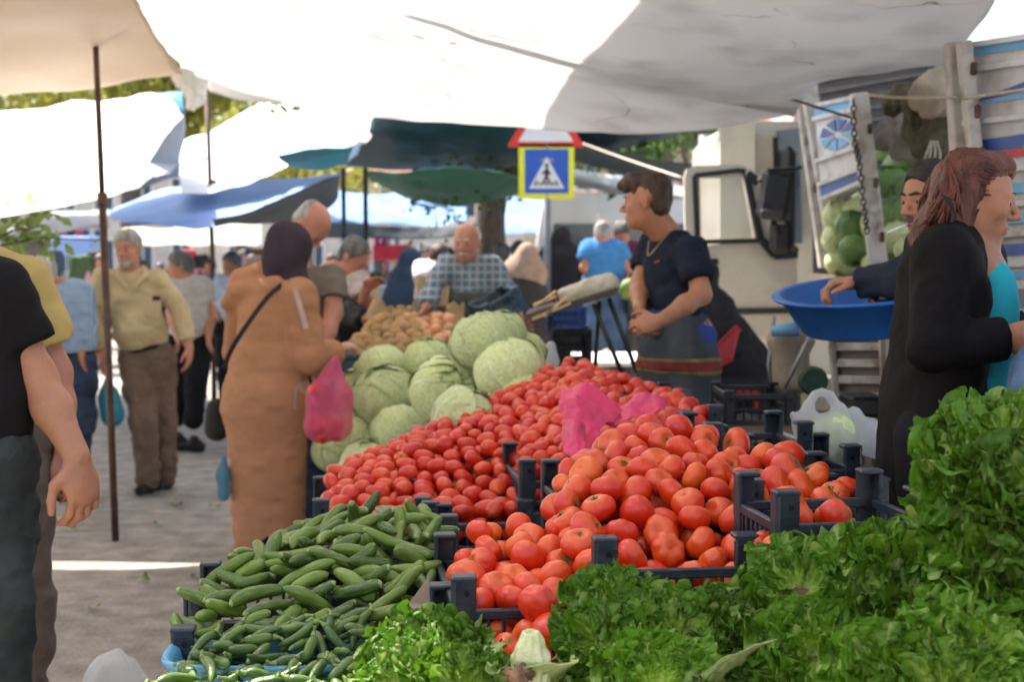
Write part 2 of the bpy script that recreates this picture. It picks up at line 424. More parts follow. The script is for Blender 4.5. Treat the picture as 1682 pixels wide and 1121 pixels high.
def calyx_mesh(name, n, L, seed, stem=.16, z0=.7):
    g = np.random.default_rng(seed); b = MB()
    for k in range(n):
        a = 6.283 * k / n + g.uniform(-.2, .2); l = L * g.uniform(.7, 1.15); ca, sa = math.cos(a), math.sin(a); w = .055
        pts = [(0, 0, z0), (l * .45, 0, z0 + .06), (l, 0, z0 + g.uniform(-.06, .16))]
        V = []
        for (x, _, z), ww in zip(pts, (w, w * 1.1, .005)):
            for s in (-1, 1): V.append((x * ca - s * ww * sa, x * sa + s * ww * ca, z + .012)); V.append((x * ca - s * ww * sa, x * sa + s * ww * ca, z - .012))
        F_ = []
        for q in range(2):
            o = q * 4; F_ += [(o, o + 4, o + 6, o + 2), (o + 1, o + 3, o + 7, o + 5), (o, o + 1, o + 5, o + 4), (o + 2, o + 6, o + 7, o + 3)]
        b.add(V, F_)
    b.tube([(0, 0, z0 - .03), (.01, 0, z0 + stem * .6), (.05, .02, z0 + stem)], [.05, .035, .045], 8)
    me = bpy.data.meshes.new(name); me.from_pydata(b.V, [], b.F); me.update(); return me
TOM = [tomato_mesh('tomato_body_' + w, l, f, a, s) for w, l, f, a, s in (('round', 5, .80, .03, 1), ('ribbed', 7, .72, .13, 2), ('smooth', 4, .86, .015, 3), ('lobed', 6, .76, .08, 4), ('plain', 5, .83, .02, 5), ('wide', 5, .70, .06, 6))]
CAL = [calyx_mesh('calyx_' + w, n, L, s, st) for w, n, L, s, st in (('wide', 5, .42, 1, .15), ('tight', 6, .30, 2, .25), ('small', 5, .22, 3, .12))]
ROM = [tomato_mesh('plum_body_' + w, 3, f, .008, s, .9) for w, f, s in (('long', 1.38, 11), ('short', 1.2, 12), ('oval', 1.3, 13))]
ROC = [calyx_mesh('plum_calyx_' + w, n, L, s, .16, 1.22) for w, n, L, s in (('star', 5, .32, 7), ('stub', 5, .16, 8))]
for m_ in TOM: m_.materials.append(M_TOM)
for m_ in ROM: m_.materials.append(M_ROMA)
for k_, m_ in enumerate(CAL + ROC): m_.materials.append(M_CALYX_DRY if k_ in (2, 4) else M_CALYX)
NT = [0, 0]
def tomatoes(rows, r, label, group, roma=False, seed=1, dm=1.78, layers=(0, -1.1, -2.2), only=None, extra=None):
    g = np.random.default_rng(seed + 100); pts = heap_pts(rows, r, r * dm, layers, seed=seed)
    keep = cull(pts, r, 26 if roma else 5)
    if roma and len(keep) > 30:      # those that show only as slivers between the others: one mass
        VV = []; QQ = []; n0 = 0; base = ROM[0]; bv = A([v.co for v in base.vertices]); bq = [tuple(p_.vertices) for p_ in base.polygons]
        for i in np.nonzero((cull.cnt < 26))[0]:
            R_ = A(Euler((g.uniform(.9, 2.2), g.uniform(-.6, .6), g.uniform(0, 6.28))).to_matrix()); VV.append((bv * r * .88) @ R_.T + pts[i]); QQ += [tuple(k + n0 for k in q_) for q_ in bq]; n0 += len(bv)
        V_ = np.concatenate(VV); c_ = V_.mean(0); me_ = me_from('plum_tomato_mass', V_ - c_, QQ); o = link('plum_tomato_mass', me_, M_ROMA, None, tuple(c_)); tag(o, 'deeper layer of red plum tomatoes glimpsed between the top ones' + (' around the pink bag' if 'pink' in label else ' at the left'), 'plum tomatoes', None, 'stuff')
    for i in keep:
        q = pts[i]; s = r * g.uniform(.86, 1.12)
        me = (ROM if roma else TOM)[g.integers(0, 3 if roma else 6)]
        o = bpy.data.objects.new('plum_tomato' if roma else 'tomato', me); COL.objects.link(o); o.location = tuple(q)
        o.rotation_euler = Euler((g.uniform(.9, 2.2), g.uniform(-.6, .6), g.uniform(0, 6.28))) if roma else rand_q(g)
        if roma: o.scale = (s * .90, s * .90, s * .95)
        else: o.scale = (s * 1.06, s * 1.06, s * 1.06)
        tag(o, label, 'plum tomato' if roma else 'tomato', group); NT[int(roma)] += 1
        if g.random() < (.42 if roma else .45):
            c = bpy.data.objects.new('calyx', (ROC if roma else CAL)[g.integers(0, 2 if roma else 3)]); COL.objects.link(c); c.parent = o
            c.location = (0, 0, -.14 if roma else -.12)
# ---- round tomatoes
tomatoes([[(955, 930, 2.80), (1050, 950, 2.80), (1130, 958, 2.80), (1222, 938, 2.85)], [(945, 872, 2.95), (1030, 880, 2.93), (1130, 880, 2.93), (1222, 860, 2.97)],
          [(920, 812, 3.15), (1020, 790, 3.15), (1120, 790, 3.15), (1222, 790, 3.15)], [(935, 765, 3.4), (1020, 732, 3.4), (1110, 735, 3.4), (1222, 750, 3.35)],
          [(985, 735, 3.6), (1030, 705, 3.65), (1110, 680, 3.65), (1215, 725, 3.55)]], .0355,
         'ripe orange-red round tomato in the big central heap of the stall', 'round tomatoes in the big central heap', seed=3)
tomatoes([[(775, 985, 2.74), (850, 990, 2.73), (940, 975, 2.76)], [(760, 935, 2.87), (850, 930, 2.86), (950, 925, 2.87)], [(760, 885, 3.02), (850, 878, 3.02), (945, 868, 3.04)],
          [(775, 858, 3.15), (850, 848, 3.15), (925, 822, 3.15)]], .034, 'ripe round tomato in the crate between cucumbers and big central heap', 'round tomatoes in the crate beside the cucumbers', seed=5)
tomatoes([[(800, 1062, 2.56), (880, 1070, 2.54), (950, 1060, 2.56)], [(815, 1035, 2.62), (890, 1035, 2.60), (950, 1030, 2.62)], [(865, 985, 2.66), (910, 970, 2.66), (965, 968, 2.70)]], .036,
         'ripe round tomato in the lowest front pile just behind the lettuce', 'round tomatoes in the low front pile', seed=6, layers=(0, -1.1))
tomatoes([[(1232, 800, 3.12), (1310, 803, 3.12), (1408, 806, 3.12)], [(1215, 768, 3.27), (1300, 765, 3.27), (1390, 788, 3.27)], [(1205, 738, 3.45), (1270, 732, 3.45), (1345, 758, 3.4)]], .037,
         'ripe round tomato heaped behind the near right crate with tall corner posts', 'round tomatoes behind the near right crate', seed=7, layers=(0, -1.1))
tomatoes([[(1300, 838, 2.84), (1345, 838, 2.84), (1385, 842, 2.84)], [(1290, 822, 2.95), (1340, 822, 2.95), (1385, 828, 2.95)]], .037,
         'ripe round tomato lying inside the near right crate behind its front wall', 'round tomatoes inside the near right crate', seed=9, layers=(0,))
tomatoes([[(1245, 893, 2.75), (1330, 897, 2.74), (1425, 897, 2.74)]] * 2 + [[(1245, 885, 2.85), (1330, 885, 2.85), (1440, 888, 2.85)]], .035,
         'ripe round tomato seen low down under the near right crate', 'round tomatoes under the near right crate', seed=10, layers=(0,))
# ---- plum tomatoes
tomatoes([[(540, 838, 4.2), (640, 845, 4.15), (740, 840, 4.15), (848, 832, 4.15)], [(540, 790, 4.4), (640, 790, 4.4), (740, 786, 4.4), (855, 772, 4.4)], [(560, 765, 4.6), (650, 742, 4.65), (750, 728, 4.65), (865, 712, 4.65)],
          [(640, 728, 4.9), (720, 700, 5.0), (800, 680, 5.0), (880, 655, 5.0)], [(690, 706, 5.2), (780, 668, 5.3), (850, 630, 5.4), (900, 604, 5.5)]], .0285,
         'shiny red plum tomato in the left half of the long rear heap', 'plum tomatoes in the left half of the rear heap', True, seed=12)
tomatoes([[(865, 762, 4.28), (905, 762, 4.24), (960, 755, 4.2), (1015, 740, 4.1)], [(860, 715, 4.65), (930, 712, 4.5), (1000, 705, 4.4), (1060, 695, 4.4)], [(875, 662, 5.0), (950, 655, 4.9), (1050, 665, 4.8), (1155, 685, 4.6)],
          [(890, 625, 5.4), (960, 612, 5.3), (1050, 637, 5.2), (1145, 662, 4.9)], [(895, 608, 5.6), (945, 592, 5.6), (1030, 618, 5.5), (1125, 650, 5.2)]], .0285,
         'shiny red plum tomato in the high rear heap around the pink bag', 'plum tomatoes around the pink plastic bag', True, seed=13)
tomatoes([[(565, 870, 3.93), (610, 868, 3.93), (655, 866, 3.93)], [(600, 848, 4.06), (630, 845, 4.06), (668, 845, 4.06)]], .026,
         'red plum tomato in the low crate right behind the cucumbers', 'plum tomatoes in the low crate', True, seed=14, layers=(0, -1.1))

# ---- cucumbers and small green peppers
M_CUKE = None
def green_mat(name, ca, cb, cc, rough=.32):
    m = bpy.data.materials.new(name); nt, N, L, b = nodes_of(m)
    oi = N.new('ShaderNodeObjectInfo'); rp = N.new('ShaderNodeValToRGB'); e = rp.color_ramp.elements; e[0].color = (*ca, 1); e[1].color = (*cb, 1); L.new(oi.outputs['Random'], rp.inputs['Fac'])
    tc = N.new('ShaderNodeTexCoord'); mp = N.new('ShaderNodeMapping'); mp.inputs['Scale'].default_value = (1, 1, .18); L.new(tc.outputs['Object'], mp.inputs[0])
    nz = N.new('ShaderNodeTexNoise'); nz.inputs['Scale'].default_value = 3.2; nz.inputs['Detail'].default_value = 8; L.new(mp.outputs[0], nz.inputs['Vector'])
    mr = N.new('ShaderNodeMapRange'); mr.inputs['From Min'].default_value = .5; mr.inputs['From Max'].default_value = .75; mr.inputs['To Max'].default_value = .6; L.new(nz.outputs['Fac'], mr.inputs['Value'])
    mx = N.new('ShaderNodeMixRGB'); mx.inputs['Color2'].default_value = (*cc, 1); L.new(mr.outputs[0], mx.inputs['Fac']); L.new(rp.outputs[0], mx.inputs['Color1']); L.new(mx.outputs[0], b.inputs['Base Color'])
    b.inputs['Roughness'].default_value = rough
    n3 = N.new('ShaderNodeTexVoronoi'); n3.inputs['Scale'].default_value = 5; L.new(tc.outputs['Object'], n3.inputs['Vector'])
    bp = N.new('ShaderNodeBump'); bp.inputs['Strength'].default_value = .25; bp.inputs['Distance'].default_value = .003; L.new(n3.outputs['Distance'], bp.inputs['Height']); L.new(bp.outputs[0], b.inputs['Normal'])
    return m
M_CUKE = green_mat('cucumber_skin', (.034, .078, .010), (.14, .225, .026), (.26, .34, .07))
M_CUKE_TIP = mat('cucumber_tip', (.25, .33, .10), .5, .3, 30)
M_PEP = green_mat('pepper_skin', (.030, .078, .012), (.085, .160, .024), (.10, .17, .03), .26)
M_PSTEM = mat('pepper_stem', (.16, .24, .06), .6, .3, 30)
def cuke_mesh(name, L, r, bend, seed, tip=True, taper=.0):
    g = np.random.default_rng(seed); nu, nv = 14, 22; V = []; Q = []; MI = []
    for j in range(nv + 1):
        t = j / nv; z = (t - .5) * L; prof = (1 - abs(2 * t - 1) ** 3.2) ** .5; prof = max(prof, .02) * (1 - taper * t) * (1 + .06 * math.sin(5 * t + seed) + .04 * math.sin(13 * t + seed))
        x0 = bend * L * (4 * t * (1 - t)); y0 = .03 * L * math.sin(4 * t + seed)
        for i in range(nu):
            a = 6.2832 * i / nu; rr = r * prof * (1 + .05 * math.cos(5 * a)); V.append((x0 + rr * math.cos(a), y0 + rr * math.sin(a), z))
    for j in range(nv):
        for i in range(nu): i2 = (i + 1) % nu; Q.append((j * nu + i, j * nu + i2, (j + 1) * nu + i2, (j + 1) * nu + i)); MI.append(1 if (tip and j < 1) else 0)
    me = me_from(name, V, Q); me.polygons.foreach_set('material_index', np.array(MI, dtype=np.int32)); return me
# unit: 1 = radius
CUK = [cuke_mesh('cucumber_' + w, L, 1, b, s, taper=t) for w, L, b, s, t in (('straight', 8.4, .02, 1, .05), ('bent', 8.8, .08, 2, .1), ('short', 6.4, .04, 3, .0), ('slim', 9.8, .05, 4, .2), ('curved', 7.8, .12, 5, .12))]
PEP = [cuke_mesh('pepper_' + w, L, 1, b, s, False, t) for w, L, b, s, t in (('stubby', 5.4, .05, 21, .45), ('long', 7.4, .08, 22, .55), ('plump', 4.6, .04, 23, .3))]
for m_ in CUK: m_.materials.append(M_CUKE); m_.materials.append(M_CUKE_TIP)
for m_ in PEP: m_.materials.append(M_PEP)
b_ = MB(); b_.tube([(0, 0, 0), (.1, 0, -.9), (.5, .1, -1.5)], [.5, .22, .28], 7); STEM = bpy.data.meshes.new('pepper_stem'); STEM.from_pydata(b_.V, [], b_.F); STEM.materials.append(M_PSTEM)
def sticks(rows, r, L, meshes, name, label, cat, group, seed, layers, tries=1500, dm=1.7, stem=None, flatk=.35, maxn=140):
    g = np.random.default_rng(seed); S = surf(rows, 60, 60); out = []; samp = np.zeros((0, 3))
    for ly in layers:
        for _ in range(tries):
            j, i = g.integers(0, 59), g.integers(0, 59); q = S[j, i].copy(); n = np.cross(S[j, i + 1] - S[j, i], S[j + 1, i] - S[j, i]); n /= np.linalg.norm(n); n = n if n[2] > 0 else -n
            a = g.uniform(0, 3.14) if g.random() < .45 else g.normal(.5, .45); d = A((math.cos(a), math.sin(a), 0)); d = d - (d @ n) * n; d = d / np.linalg.norm(d) + n * g.normal(0, flatk); d /= np.linalg.norm(d)
            k = g.integers(0, len(meshes)); l = L[k] * r; q = q + n * (ly * r + g.uniform(-.3, .3) * r); pts = q + d * (np.linspace(-.42, .42, 6) * l)[:, None]
            if len(samp) and np.min(np.linalg.norm(samp[None] - pts[:, None], axis=2)) < dm * r: continue
            samp = np.concatenate([samp, pts]); out.append((q, d, k))
    # keep what shows
    px, py, f = project(samp.reshape(-1, 3)); vis = []
    keepS = set(i // 6 for i in cull(samp, r, 4))
    n_ = 0
    for i, (q, d, k) in enumerate(out):
        if i not in keepS: continue
        d = Vector(d) * (1 if g.random() < .5 else -1); o = bpy.data.objects.new(name, meshes[k]); COL.objects.link(o)
        o.location = tuple(q); o.rotation_mode = 'QUATERNION'; from mathutils import Quaternion
        o.rotation_quaternion = d.to_track_quat('Z', 'Y') @ Quaternion((0, 0, 1), g.uniform(0, 6.28)); s = r * g.uniform(.85, 1.15); o.scale = (s, s, s * g.uniform(.85, 1.1)); n_ += 1
        tag(o, label, cat, group)
        if stem:
            c = bpy.data.objects.new('stem', stem); COL.objects.link(c); c.parent = o; c.location = (0, 0, -L[k] / 2 + .1)
    print(name, n_)
sticks([[(292, 1056, 2.87), (420, 1035, 2.87), (520, 1035, 2.87), (625, 1018, 2.87)], [(350, 990, 3.0), (450, 975, 3.0), (560, 968, 3.0), (700, 972, 3.0)], [(385, 945, 3.15), (480, 918, 3.15), (580, 912, 3.15), (712, 925, 3.15)],
        [(440, 915, 3.35), (520, 888, 3.35), (610, 870, 3.35), (712, 885, 3.35)], [(500, 885, 3.55), (560, 870, 3.55), (630, 850, 3.6), (705, 855, 3.55)]], .0145, [8.4, 8.8, 6.4, 9.8, 7.8], CUK, 'cucumber',
       'fresh green cucumber in the heap in front of the plum tomatoes', 'cucumber', 'cucumbers heaped in the front left crates', 21, (1.2, 0, -1.1, -2.2, -3.4), 3200, 1.6)
sticks([[(285, 1150, 2.52), (450, 1160, 2.48), (620, 1150, 2.5)], [(318, 1092, 2.67), (450, 1094, 2.67), (600, 1092, 2.66)], [(332, 1065, 2.76), (450, 1050, 2.76), (600, 1045, 2.76)], [(380, 1045, 2.86), (500, 1025, 2.86), (610, 1015, 2.86)]],
       .0122, [5.4, 7.4, 4.6], PEP, 'green_pepper', 'small dark green pepper heaped in and around the light blue basin', 'pepper', 'small green peppers around the blue basin', 22, (1.0, -.2, -1.3, -2.4), 3600, stem=STEM)

# ---- crates
M_CR = mat('crate_plastic', (.013, .025, .040), .42, .25, 6, .15, 60, dirt=.55, dirtcol=(.075, .075, .075), dscale=14)
M_CRB = mat('crate_plastic_black', (.012, .013, .016), .5, .25, 6, .15, 60, dirt=.4, dirtcol=(.07, .06, .055), dscale=14)
M_HOLE_DARK = mat('crate_hole_dark', (.004, .004, .005), .9, .1)  # near-black disc colour paints in the shade inside a post hole
YAW = math.radians(7.5)
def crate(corner, w, dep, h, label, group=None, yaw=YAW, m=None, post=.062, pw=.042, name='crate'):
    """open lattice crate; corner = its front left rim corner; the posts stand above the rim"""
    m = m or M_CR; c = Vector(corner); t = empty(name, (c.x, c.y, c.z - h), label, 'crate', group, yaw)
    def bx(lst, nm, par=t):
        b = MB()
        for cc, ss in lst: b.box(cc, ss, bev=.003)
        return b.build(nm, m, par)
    th = .008
    for nm, L0, fx in (('front_wall', w, lambda u: (u, 0)), ('back_wall', w, lambda u: (u, dep)), ('side_wall', dep, lambda u: (0, u)), ('side_wall', dep, lambda u: (w, u))):
        xa = nm != 'side_wall'; q = []
        def S(l, tt, hh): return (l, tt, hh) if xa else (tt, l, hh)
        cx, cy = fx(L0 / 2); q.append(((cx, cy, h - .010), S(L0 - pw * .6, th * 1.8, .020))); q.append(((cx, cy, .012), S(L0 - pw * .6, th * 1.6, .024)))
        q.append(((cx, cy, h * .52), S(L0 - pw * .6, th, .014)))
        n = max(4, int(L0 / .028))
        for k in range(1, n):
            x, y = fx(L0 * k / n); q.append(((x, y, h * .5), S(.007, th * .9, h * .93)))
        bx(q, nm)
    q = [((w / 2, dep * (k + .5) / 9, .004), (w * .96, dep / 9 * .6, .006)) for k in range(9)] + [((w / 2, dep / 2, .0075), (.03, dep * .96, .007))]
    bx(q, 'base')
    for sx in (0, 1):
        for sy in (0, 1):
            b = MB(); X, Y_ = sx * w, sy * dep; dx = 1 if sx == 0 else -1; dy = 1 if sy == 0 else -1; H = h + post
            b.box((X + dx * pw * .32, Y_ - dy * .004, H / 2), (pw, .010, H), bev=.003)
            b.box((X - dx * .006, Y_ + dy * pw * .36, H / 2), (.010, pw * .8, H * .995), bev=.003)
            b.box((X + dx * pw * .3, Y_ + dy * pw * .3, H - .004), (pw * 1.15, pw * 1.0, .010), bev=.003)
            for k in range(5): b.box((X + dx * pw * .32, Y_ - dy * .0095, H - .02 - k * .028), (pw * .92, .003, .004))
            b.tube([(X + dx * pw * .38, Y_ - dy * .0085, H - .030), (X + dx * pw * .38, Y_ - dy * .0110, H - .030)], .0055, 12, 1)
            b.build('corner_post', [m, M_HOLE_DARK], t)
    return t
G = 'dark blue-grey stall crates'
crate(P(985, 938, 2.75), .30, .46, .15, 'dark blue crate holding the front of the big central tomato heap', G)
crate(P(752, 1003, 2.70), .29, .44, .15, 'dark blue crate of round tomatoes right beside the cucumbers', G)
crate(P(735, 1075, 2.60), .30, .30, .12, 'lowest front dark blue crate half hidden behind the lettuce', G)
crate(P(1283, 862, 2.72), .29, .26, .13, 'near right dark blue crate, nearly empty, with tall corner posts', G, math.radians(9))
crate(P(1222, 945, 2.80), .36, .30, .12, 'dark blue crate stacked underneath the near right crate', G, math.radians(9))
crate(P(1228, 838, 3.05), .30, .42, .14, 'dark blue crate of round tomatoes behind the near right crate', G)
crate(P(950, 850, 3.28), .31, .50, .16, 'dark blue crate buried under the big central tomato heap', G)
crate(P(520, 858, 4.05), .31, .44, .15, 'left end dark blue crate of plum tomatoes beside the woman in brown', G)
crate(P(700, 862, 4.03), .29, .44, .15, 'second dark blue crate of plum tomatoes behind the cucumbers', G)
crate(P(860, 792, 4.10), .30, .40, .13, 'upper dark blue crate of plum tomatoes stacked beside the big tomato heap', G)
crate(P(866, 880, 4.08), .29, .40, .14, 'lower dark blue crate of the stack beside the big tomato heap', G)
crate(P(560, 890, 3.82), .30, .20, .10, 'low dark blue crate of plum tomatoes right behind the cucumbers', G)
crate(P(290, 1085, 2.80), .30, .30, .15, 'front left dark blue crate filled with cucumbers', G)
crate(P(318, 1025, 3.05), .27, .34, .14, 'second dark blue cucumber crate from the left front corner', G)
crate(P(548, 1020, 3.02), .26, .44, .14, 'dark blue cucumber crate next to the round tomatoes', G)
crate(P(1030, 738, 4.05), .28, .40, .14, 'dark blue crate of plum tomatoes just right of the pink bag', G)
crate(P(1045, 700, 4.62), .27, .40, .14, 'dark blue crate at the right edge of the plum tomato heap', G)
crate(P(1010, 672, 5.15), .27, .34, .14, 'rearmost dark blue crate under the plum tomato heap', G)
crate(P(1165, 735, 3.78), .27, .28, .12, 'dark blue crate behind the big tomato heap near the white bag', G)
crate(P(1262, 775, 3.62), .23, .26, .12, 'dark blue crate at the back right corner of the tomato stall', G)
crate(P(1420, 850, 3.20), .22, .24, .12, 'dark blue crate beside the skirt of the black jacket', G, math.radians(12))
crate(P(1395, 765, 4.1), .34, .30, .16, 'black crate holding knotted white bags of cabbage', None, 0, M_CRB, post=.05)

# ---- stall tables underneath
M_WOOD = mat('stall_wood', (.13, .085, .05), .8, .4, 3, .4, 30, stretch=(1, 6, 6), dirt=.5)
def table(cx, cy, w, d, z, label, yaw=YAW, board=.03):
    t = empty('stall_table', (cx, cy, 0), label, 'table', 'trestle tables of the stall', yaw)
    b = MB(); n = max(3, int(d / .16))
    for k in range(n): b.box((0, -d / 2 + d * (k + .5) / n, z - board / 2), (w, d / n * .94, board), bev=.004)
    b.build('tabletop', M_WOOD, t)
    for sx in (-1, 1):
        for sy in (-1, 1):
            b = MB(); b.box((sx * (w / 2 - .05), sy * (d / 2 - .05), (z - board) / 2), (.05, .05, z - board), bev=.004); b.build('leg', M_WOOD, t)
    return t
table(-.28, 3.12, .66, .86, .655, 'wooden trestle table under the cucumber crates')
table(.16, 3.02, .44, 1.0, .74, 'wooden trestle table under the middle tomato crates')
table(.62, 3.15, .52, .92, .79, 'wooden trestle table under the right tomato crates')
table(-.05, 5.5, 1.15, 3.6, .60, 'long wooden trestle table under plum tomatoes and cabbages')

# ---- light blue basin
M_BAS = mat('basin_plastic', (.10, .33, .52), .35, .08, 5, dirt=.2)
def basin():
    c = P(440, 1069, 2.76); t = empty('basin', (c.x, c.y, c.z - .1), 'light blue plastic basin full of small green peppers', 'basin')
    b = MB(); V = []; n = 64; prof = [(1.0, .10, 0), (1.045, .104, 0), (1.06, .096, 0), (1.045, .088, 0), (.98, .085, 0), (.90, .0, 0), (.86, -.002, 0), (.84, .008, 0), (.955, .095, 0), (1.0, .10, 0)]
    for (s, z, _) in prof:
        for k in range(n):
            a = 6.2832 * k / n; ca, sa = math.cos(a), math.sin(a); ex = .6
            V.append((.185 * s * math.copysign(abs(ca) ** ex, ca), .115 * s * math.copysign(abs(sa) ** ex, sa), z))
    Fq = [(i * n + k, i * n + (k + 1) % n, (i + 1) * n + (k + 1) % n, (i + 1) * n + k) for i in range(len(prof) - 1) for k in range(n)]
    Fq.append(tuple(7 * n + k for k in range(n)))
    b.add(V, Fq); b.build('bowl', M_BAS, t, True)
basin()

# ---- lettuce
def lettuce_mat(name, c_edge, c_mid, c_rib):
    m = bpy.data.materials.new(name); nt, N, L, b = nodes_of(m)
    uv = N.new('ShaderNodeUVMap'); sp = N.new('ShaderNodeSeparateXYZ'); L.new(uv.outputs[0], sp.inputs[0])
    rp = N.new('ShaderNodeValToRGB'); e = rp.color_ramp.elements; e[0].position = .12; e[0].color = (*c_rib, 1); e[1].position = .92; e[1].color = (*c_edge, 1); k = e.new(.5); k.color = (*c_mid, 1)
    tc = N.new('ShaderNodeTexCoord'); nz = N.new('ShaderNodeTexNoise'); nz.inputs['Scale'].default_value = 24; nz.inputs['Detail'].default_value = 6; L.new(tc.outputs['Object'], nz.inputs['Vector'])
    ad = N.new('ShaderNodeMath'); ad.operation = 'MULTIPLY_ADD'; L.new(nz.outputs['Fac'], ad.inputs[0]); ad.inputs[1].default_value = .5; L.new(sp.outputs['Y'], ad.inputs[2])
    sb = N.new('ShaderNodeMath'); sb.operation = 'SUBTRACT'; L.new(ad.outputs[0], sb.inputs[0]); sb.inputs[1].default_value = .25; L.new(sb.outputs[0], rp.inputs['Fac'])
    # veins fan out from the base
    wv = N.new('ShaderNodeMath'); wv.operation = 'MULTIPLY'; L.new(sp.outputs['X'], wv.inputs[0]); wv.inputs[1].default_value = 46
    sn = N.new('ShaderNodeMath'); sn.operation = 'SINE'; L.new(wv.outputs[0], sn.inputs[0]); mr = N.new('ShaderNodeMapRange'); mr.inputs['From Min'].default_value = .86; mr.inputs['From Max'].default_value = 1; mr.inputs['To Max'].default_value = .35; L.new(sn.outputs[0], mr.inputs['Value'])
    mx = N.new('ShaderNodeMixRGB'); mx.inputs['Color2'].default_value = (*c_rib, 1); L.new(mr.outputs[0], mx.inputs['Fac']); L.new(rp.outputs[0], mx.inputs['Color1'])
    oi = N.new('ShaderNodeObjectInfo'); hs = N.new('ShaderNodeHueSaturation'); m2 = N.new('ShaderNodeMapRange'); m2.inputs['To Min'].default_value = .68; m2.inputs['To Max'].default_value = 1.3; L.new(oi.outputs['Random'], m2.inputs['Value']); L.new(m2.outputs[0], hs.inputs['Value']); L.new(mx.outputs[0], hs.inputs['Color'])
    L.new(hs.outputs[0], b.inputs['Base Color']); b.inputs['Roughness'].default_value = .48; b.inputs['Specular IOR Level'].default_value = .4
    bp = N.new('ShaderNodeBump'); bp.inputs['Strength'].default_value = .9; bp.inputs['Distance'].default_value = .006; nz2 = N.new('ShaderNodeTexNoise'); nz2.inputs['Scale'].default_value = 90; nz2.inputs['Detail'].default_value = 4; L.new(tc.outputs['Object'], nz2.inputs['Vector']); L.new(nz2.outputs['Fac'], bp.inputs['Height']); L.new(bp.outputs[0], b.inputs['Normal'])
    tr = N.new('ShaderNodeBsdfTranslucent'); ms = N.new('ShaderNodeMixShader'); ms.inputs[0].default_value = .3; L.new(hs.outputs[0], tr.inputs[0]); L.new(b.outputs[0], ms.inputs[1]); L.new(tr.outputs[0], ms.inputs[2])
    L.new(ms.outputs[0], N.get('Material Output').inputs['Surface'])
    return m
M_LET = lettuce_mat('lettuce_leaf', (.090, .215, .010), (.22, .38, .028), (.54, .62, .22))
M_ROOT = mat('root_cut', (.16, .09, .05), .9, .5, 40, .6, 80)
def leaf(L, amp, g, el0, curl, half=1.75, nr=42, nphi=320, nruf=8):
    """one frilled leaf; stem end at the origin, growing along +y and up"""
    rho = np.linspace(0, 1, nr) ** .75; phi = np.linspace(-half, half, nphi); Rr, Ph = np.meshgrid(rho, phi, indexing='ij')
    edge = 1 + .07 * np.sin(5 * Ph + g.uniform(0, 6)) + .04 * np.sin(13 * Ph + g.uniform(0, 6)) + .035 * np.abs(np.sin(24 * Ph + g.uniform(0, 6))) + .02 * np.sin(71 * Ph + g.uniform(0, 6))
    fan = np.cos(Ph * .5) ** .5
    x = Rr * L * edge * fan * np.sin(Ph) * 1.0; s = Rr * L * edge * fan * np.cos(Ph * .85)
    p1, p2, p3, p4 = g.uniform(0, 6.28, 4)
    k1 = nruf * 3.6; w1 = k1 * Ph + p3 + 1.8 * np.sin(5 * Ph + p1) + 3.0 * Rr
    pl = np.stack([x, s, np.zeros_like(x)], -1).reshape(-1, 3) + g.uniform(-9, 9, 3); nn = lambda f, sd: vnoise(pl, f, sd).reshape(x.shape)
    q = L / .15; gr = (.15 + .85 * Rr ** 1.5)
    ruf = amp * (.95 * Rr ** 1.5 * np.sin(nruf * .8 * Ph + p1 + .8 * np.sin(3 * Ph + p2)) + .50 * Rr ** 5 * np.sin(w1)) + q * gr * (.0120 * nn(30, 1) + .0085 * nn(66, 2) + .0042 * nn(150, 3) + .0016 * nn(300, 8))
    back = q * gr * (.012 * nn(34, 4) + .0065 * nn(75, 5) + .0035 * nn(170, 9)) + amp * .45 * Rr ** 5 * np.cos(w1) - L * .12 * Rr ** 6
    q7 = q * Rr ** 4.5 * (.6 + .4 * nn(18, 14)); w9 = 40 * Ph + 5 * nn(20, 12) + 5 * Rr; ruf = ruf + q7 * .0125 * np.sin(w9) + q * Rr ** 9 * .005 * np.sin(87 * Ph + 3 * nn(30, 13)); back = back + q7 * .010 * np.cos(w9)
    x = x + q * gr * (.012 * nn(34, 6) + .0065 * nn(75, 7) + .0035 * nn(170, 10))
    s = s + back; th = el0 - curl * s / L; ds = s
    # bend along the path
    yy = np.where(abs(curl) > 1e-3, L / curl * (np.sin(el0) - np.sin(el0 - curl * ds / L)), ds * np.cos(el0))
    zz = np.where(abs(curl) > 1e-3, L / curl * (np.cos(el0 - curl * ds / L) - np.cos(el0)), ds * np.sin(el0))
    cup = .35 * x * x / L
    ny, nz = -np.sin(th), np.cos(th); o = ruf + cup
    V = np.stack([x, yy + ny * o, zz + nz * o], -1).reshape(-1, 3); Q = []
    for j in range(nr - 1):
        for i in range(nphi - 1): a = j * nphi + i; Q.append((a, a + 1, a + nphi + 1, a + nphi))
    uv = np.stack([(Ph / half + 1) / 2, np.clip(Rr * (.45 + .55 * np.minimum(1, np.abs(Ph) * 4 + Rr * .6)), 0, 1)], -1).reshape(-1, 2)
    return V, np.array(Q), uv
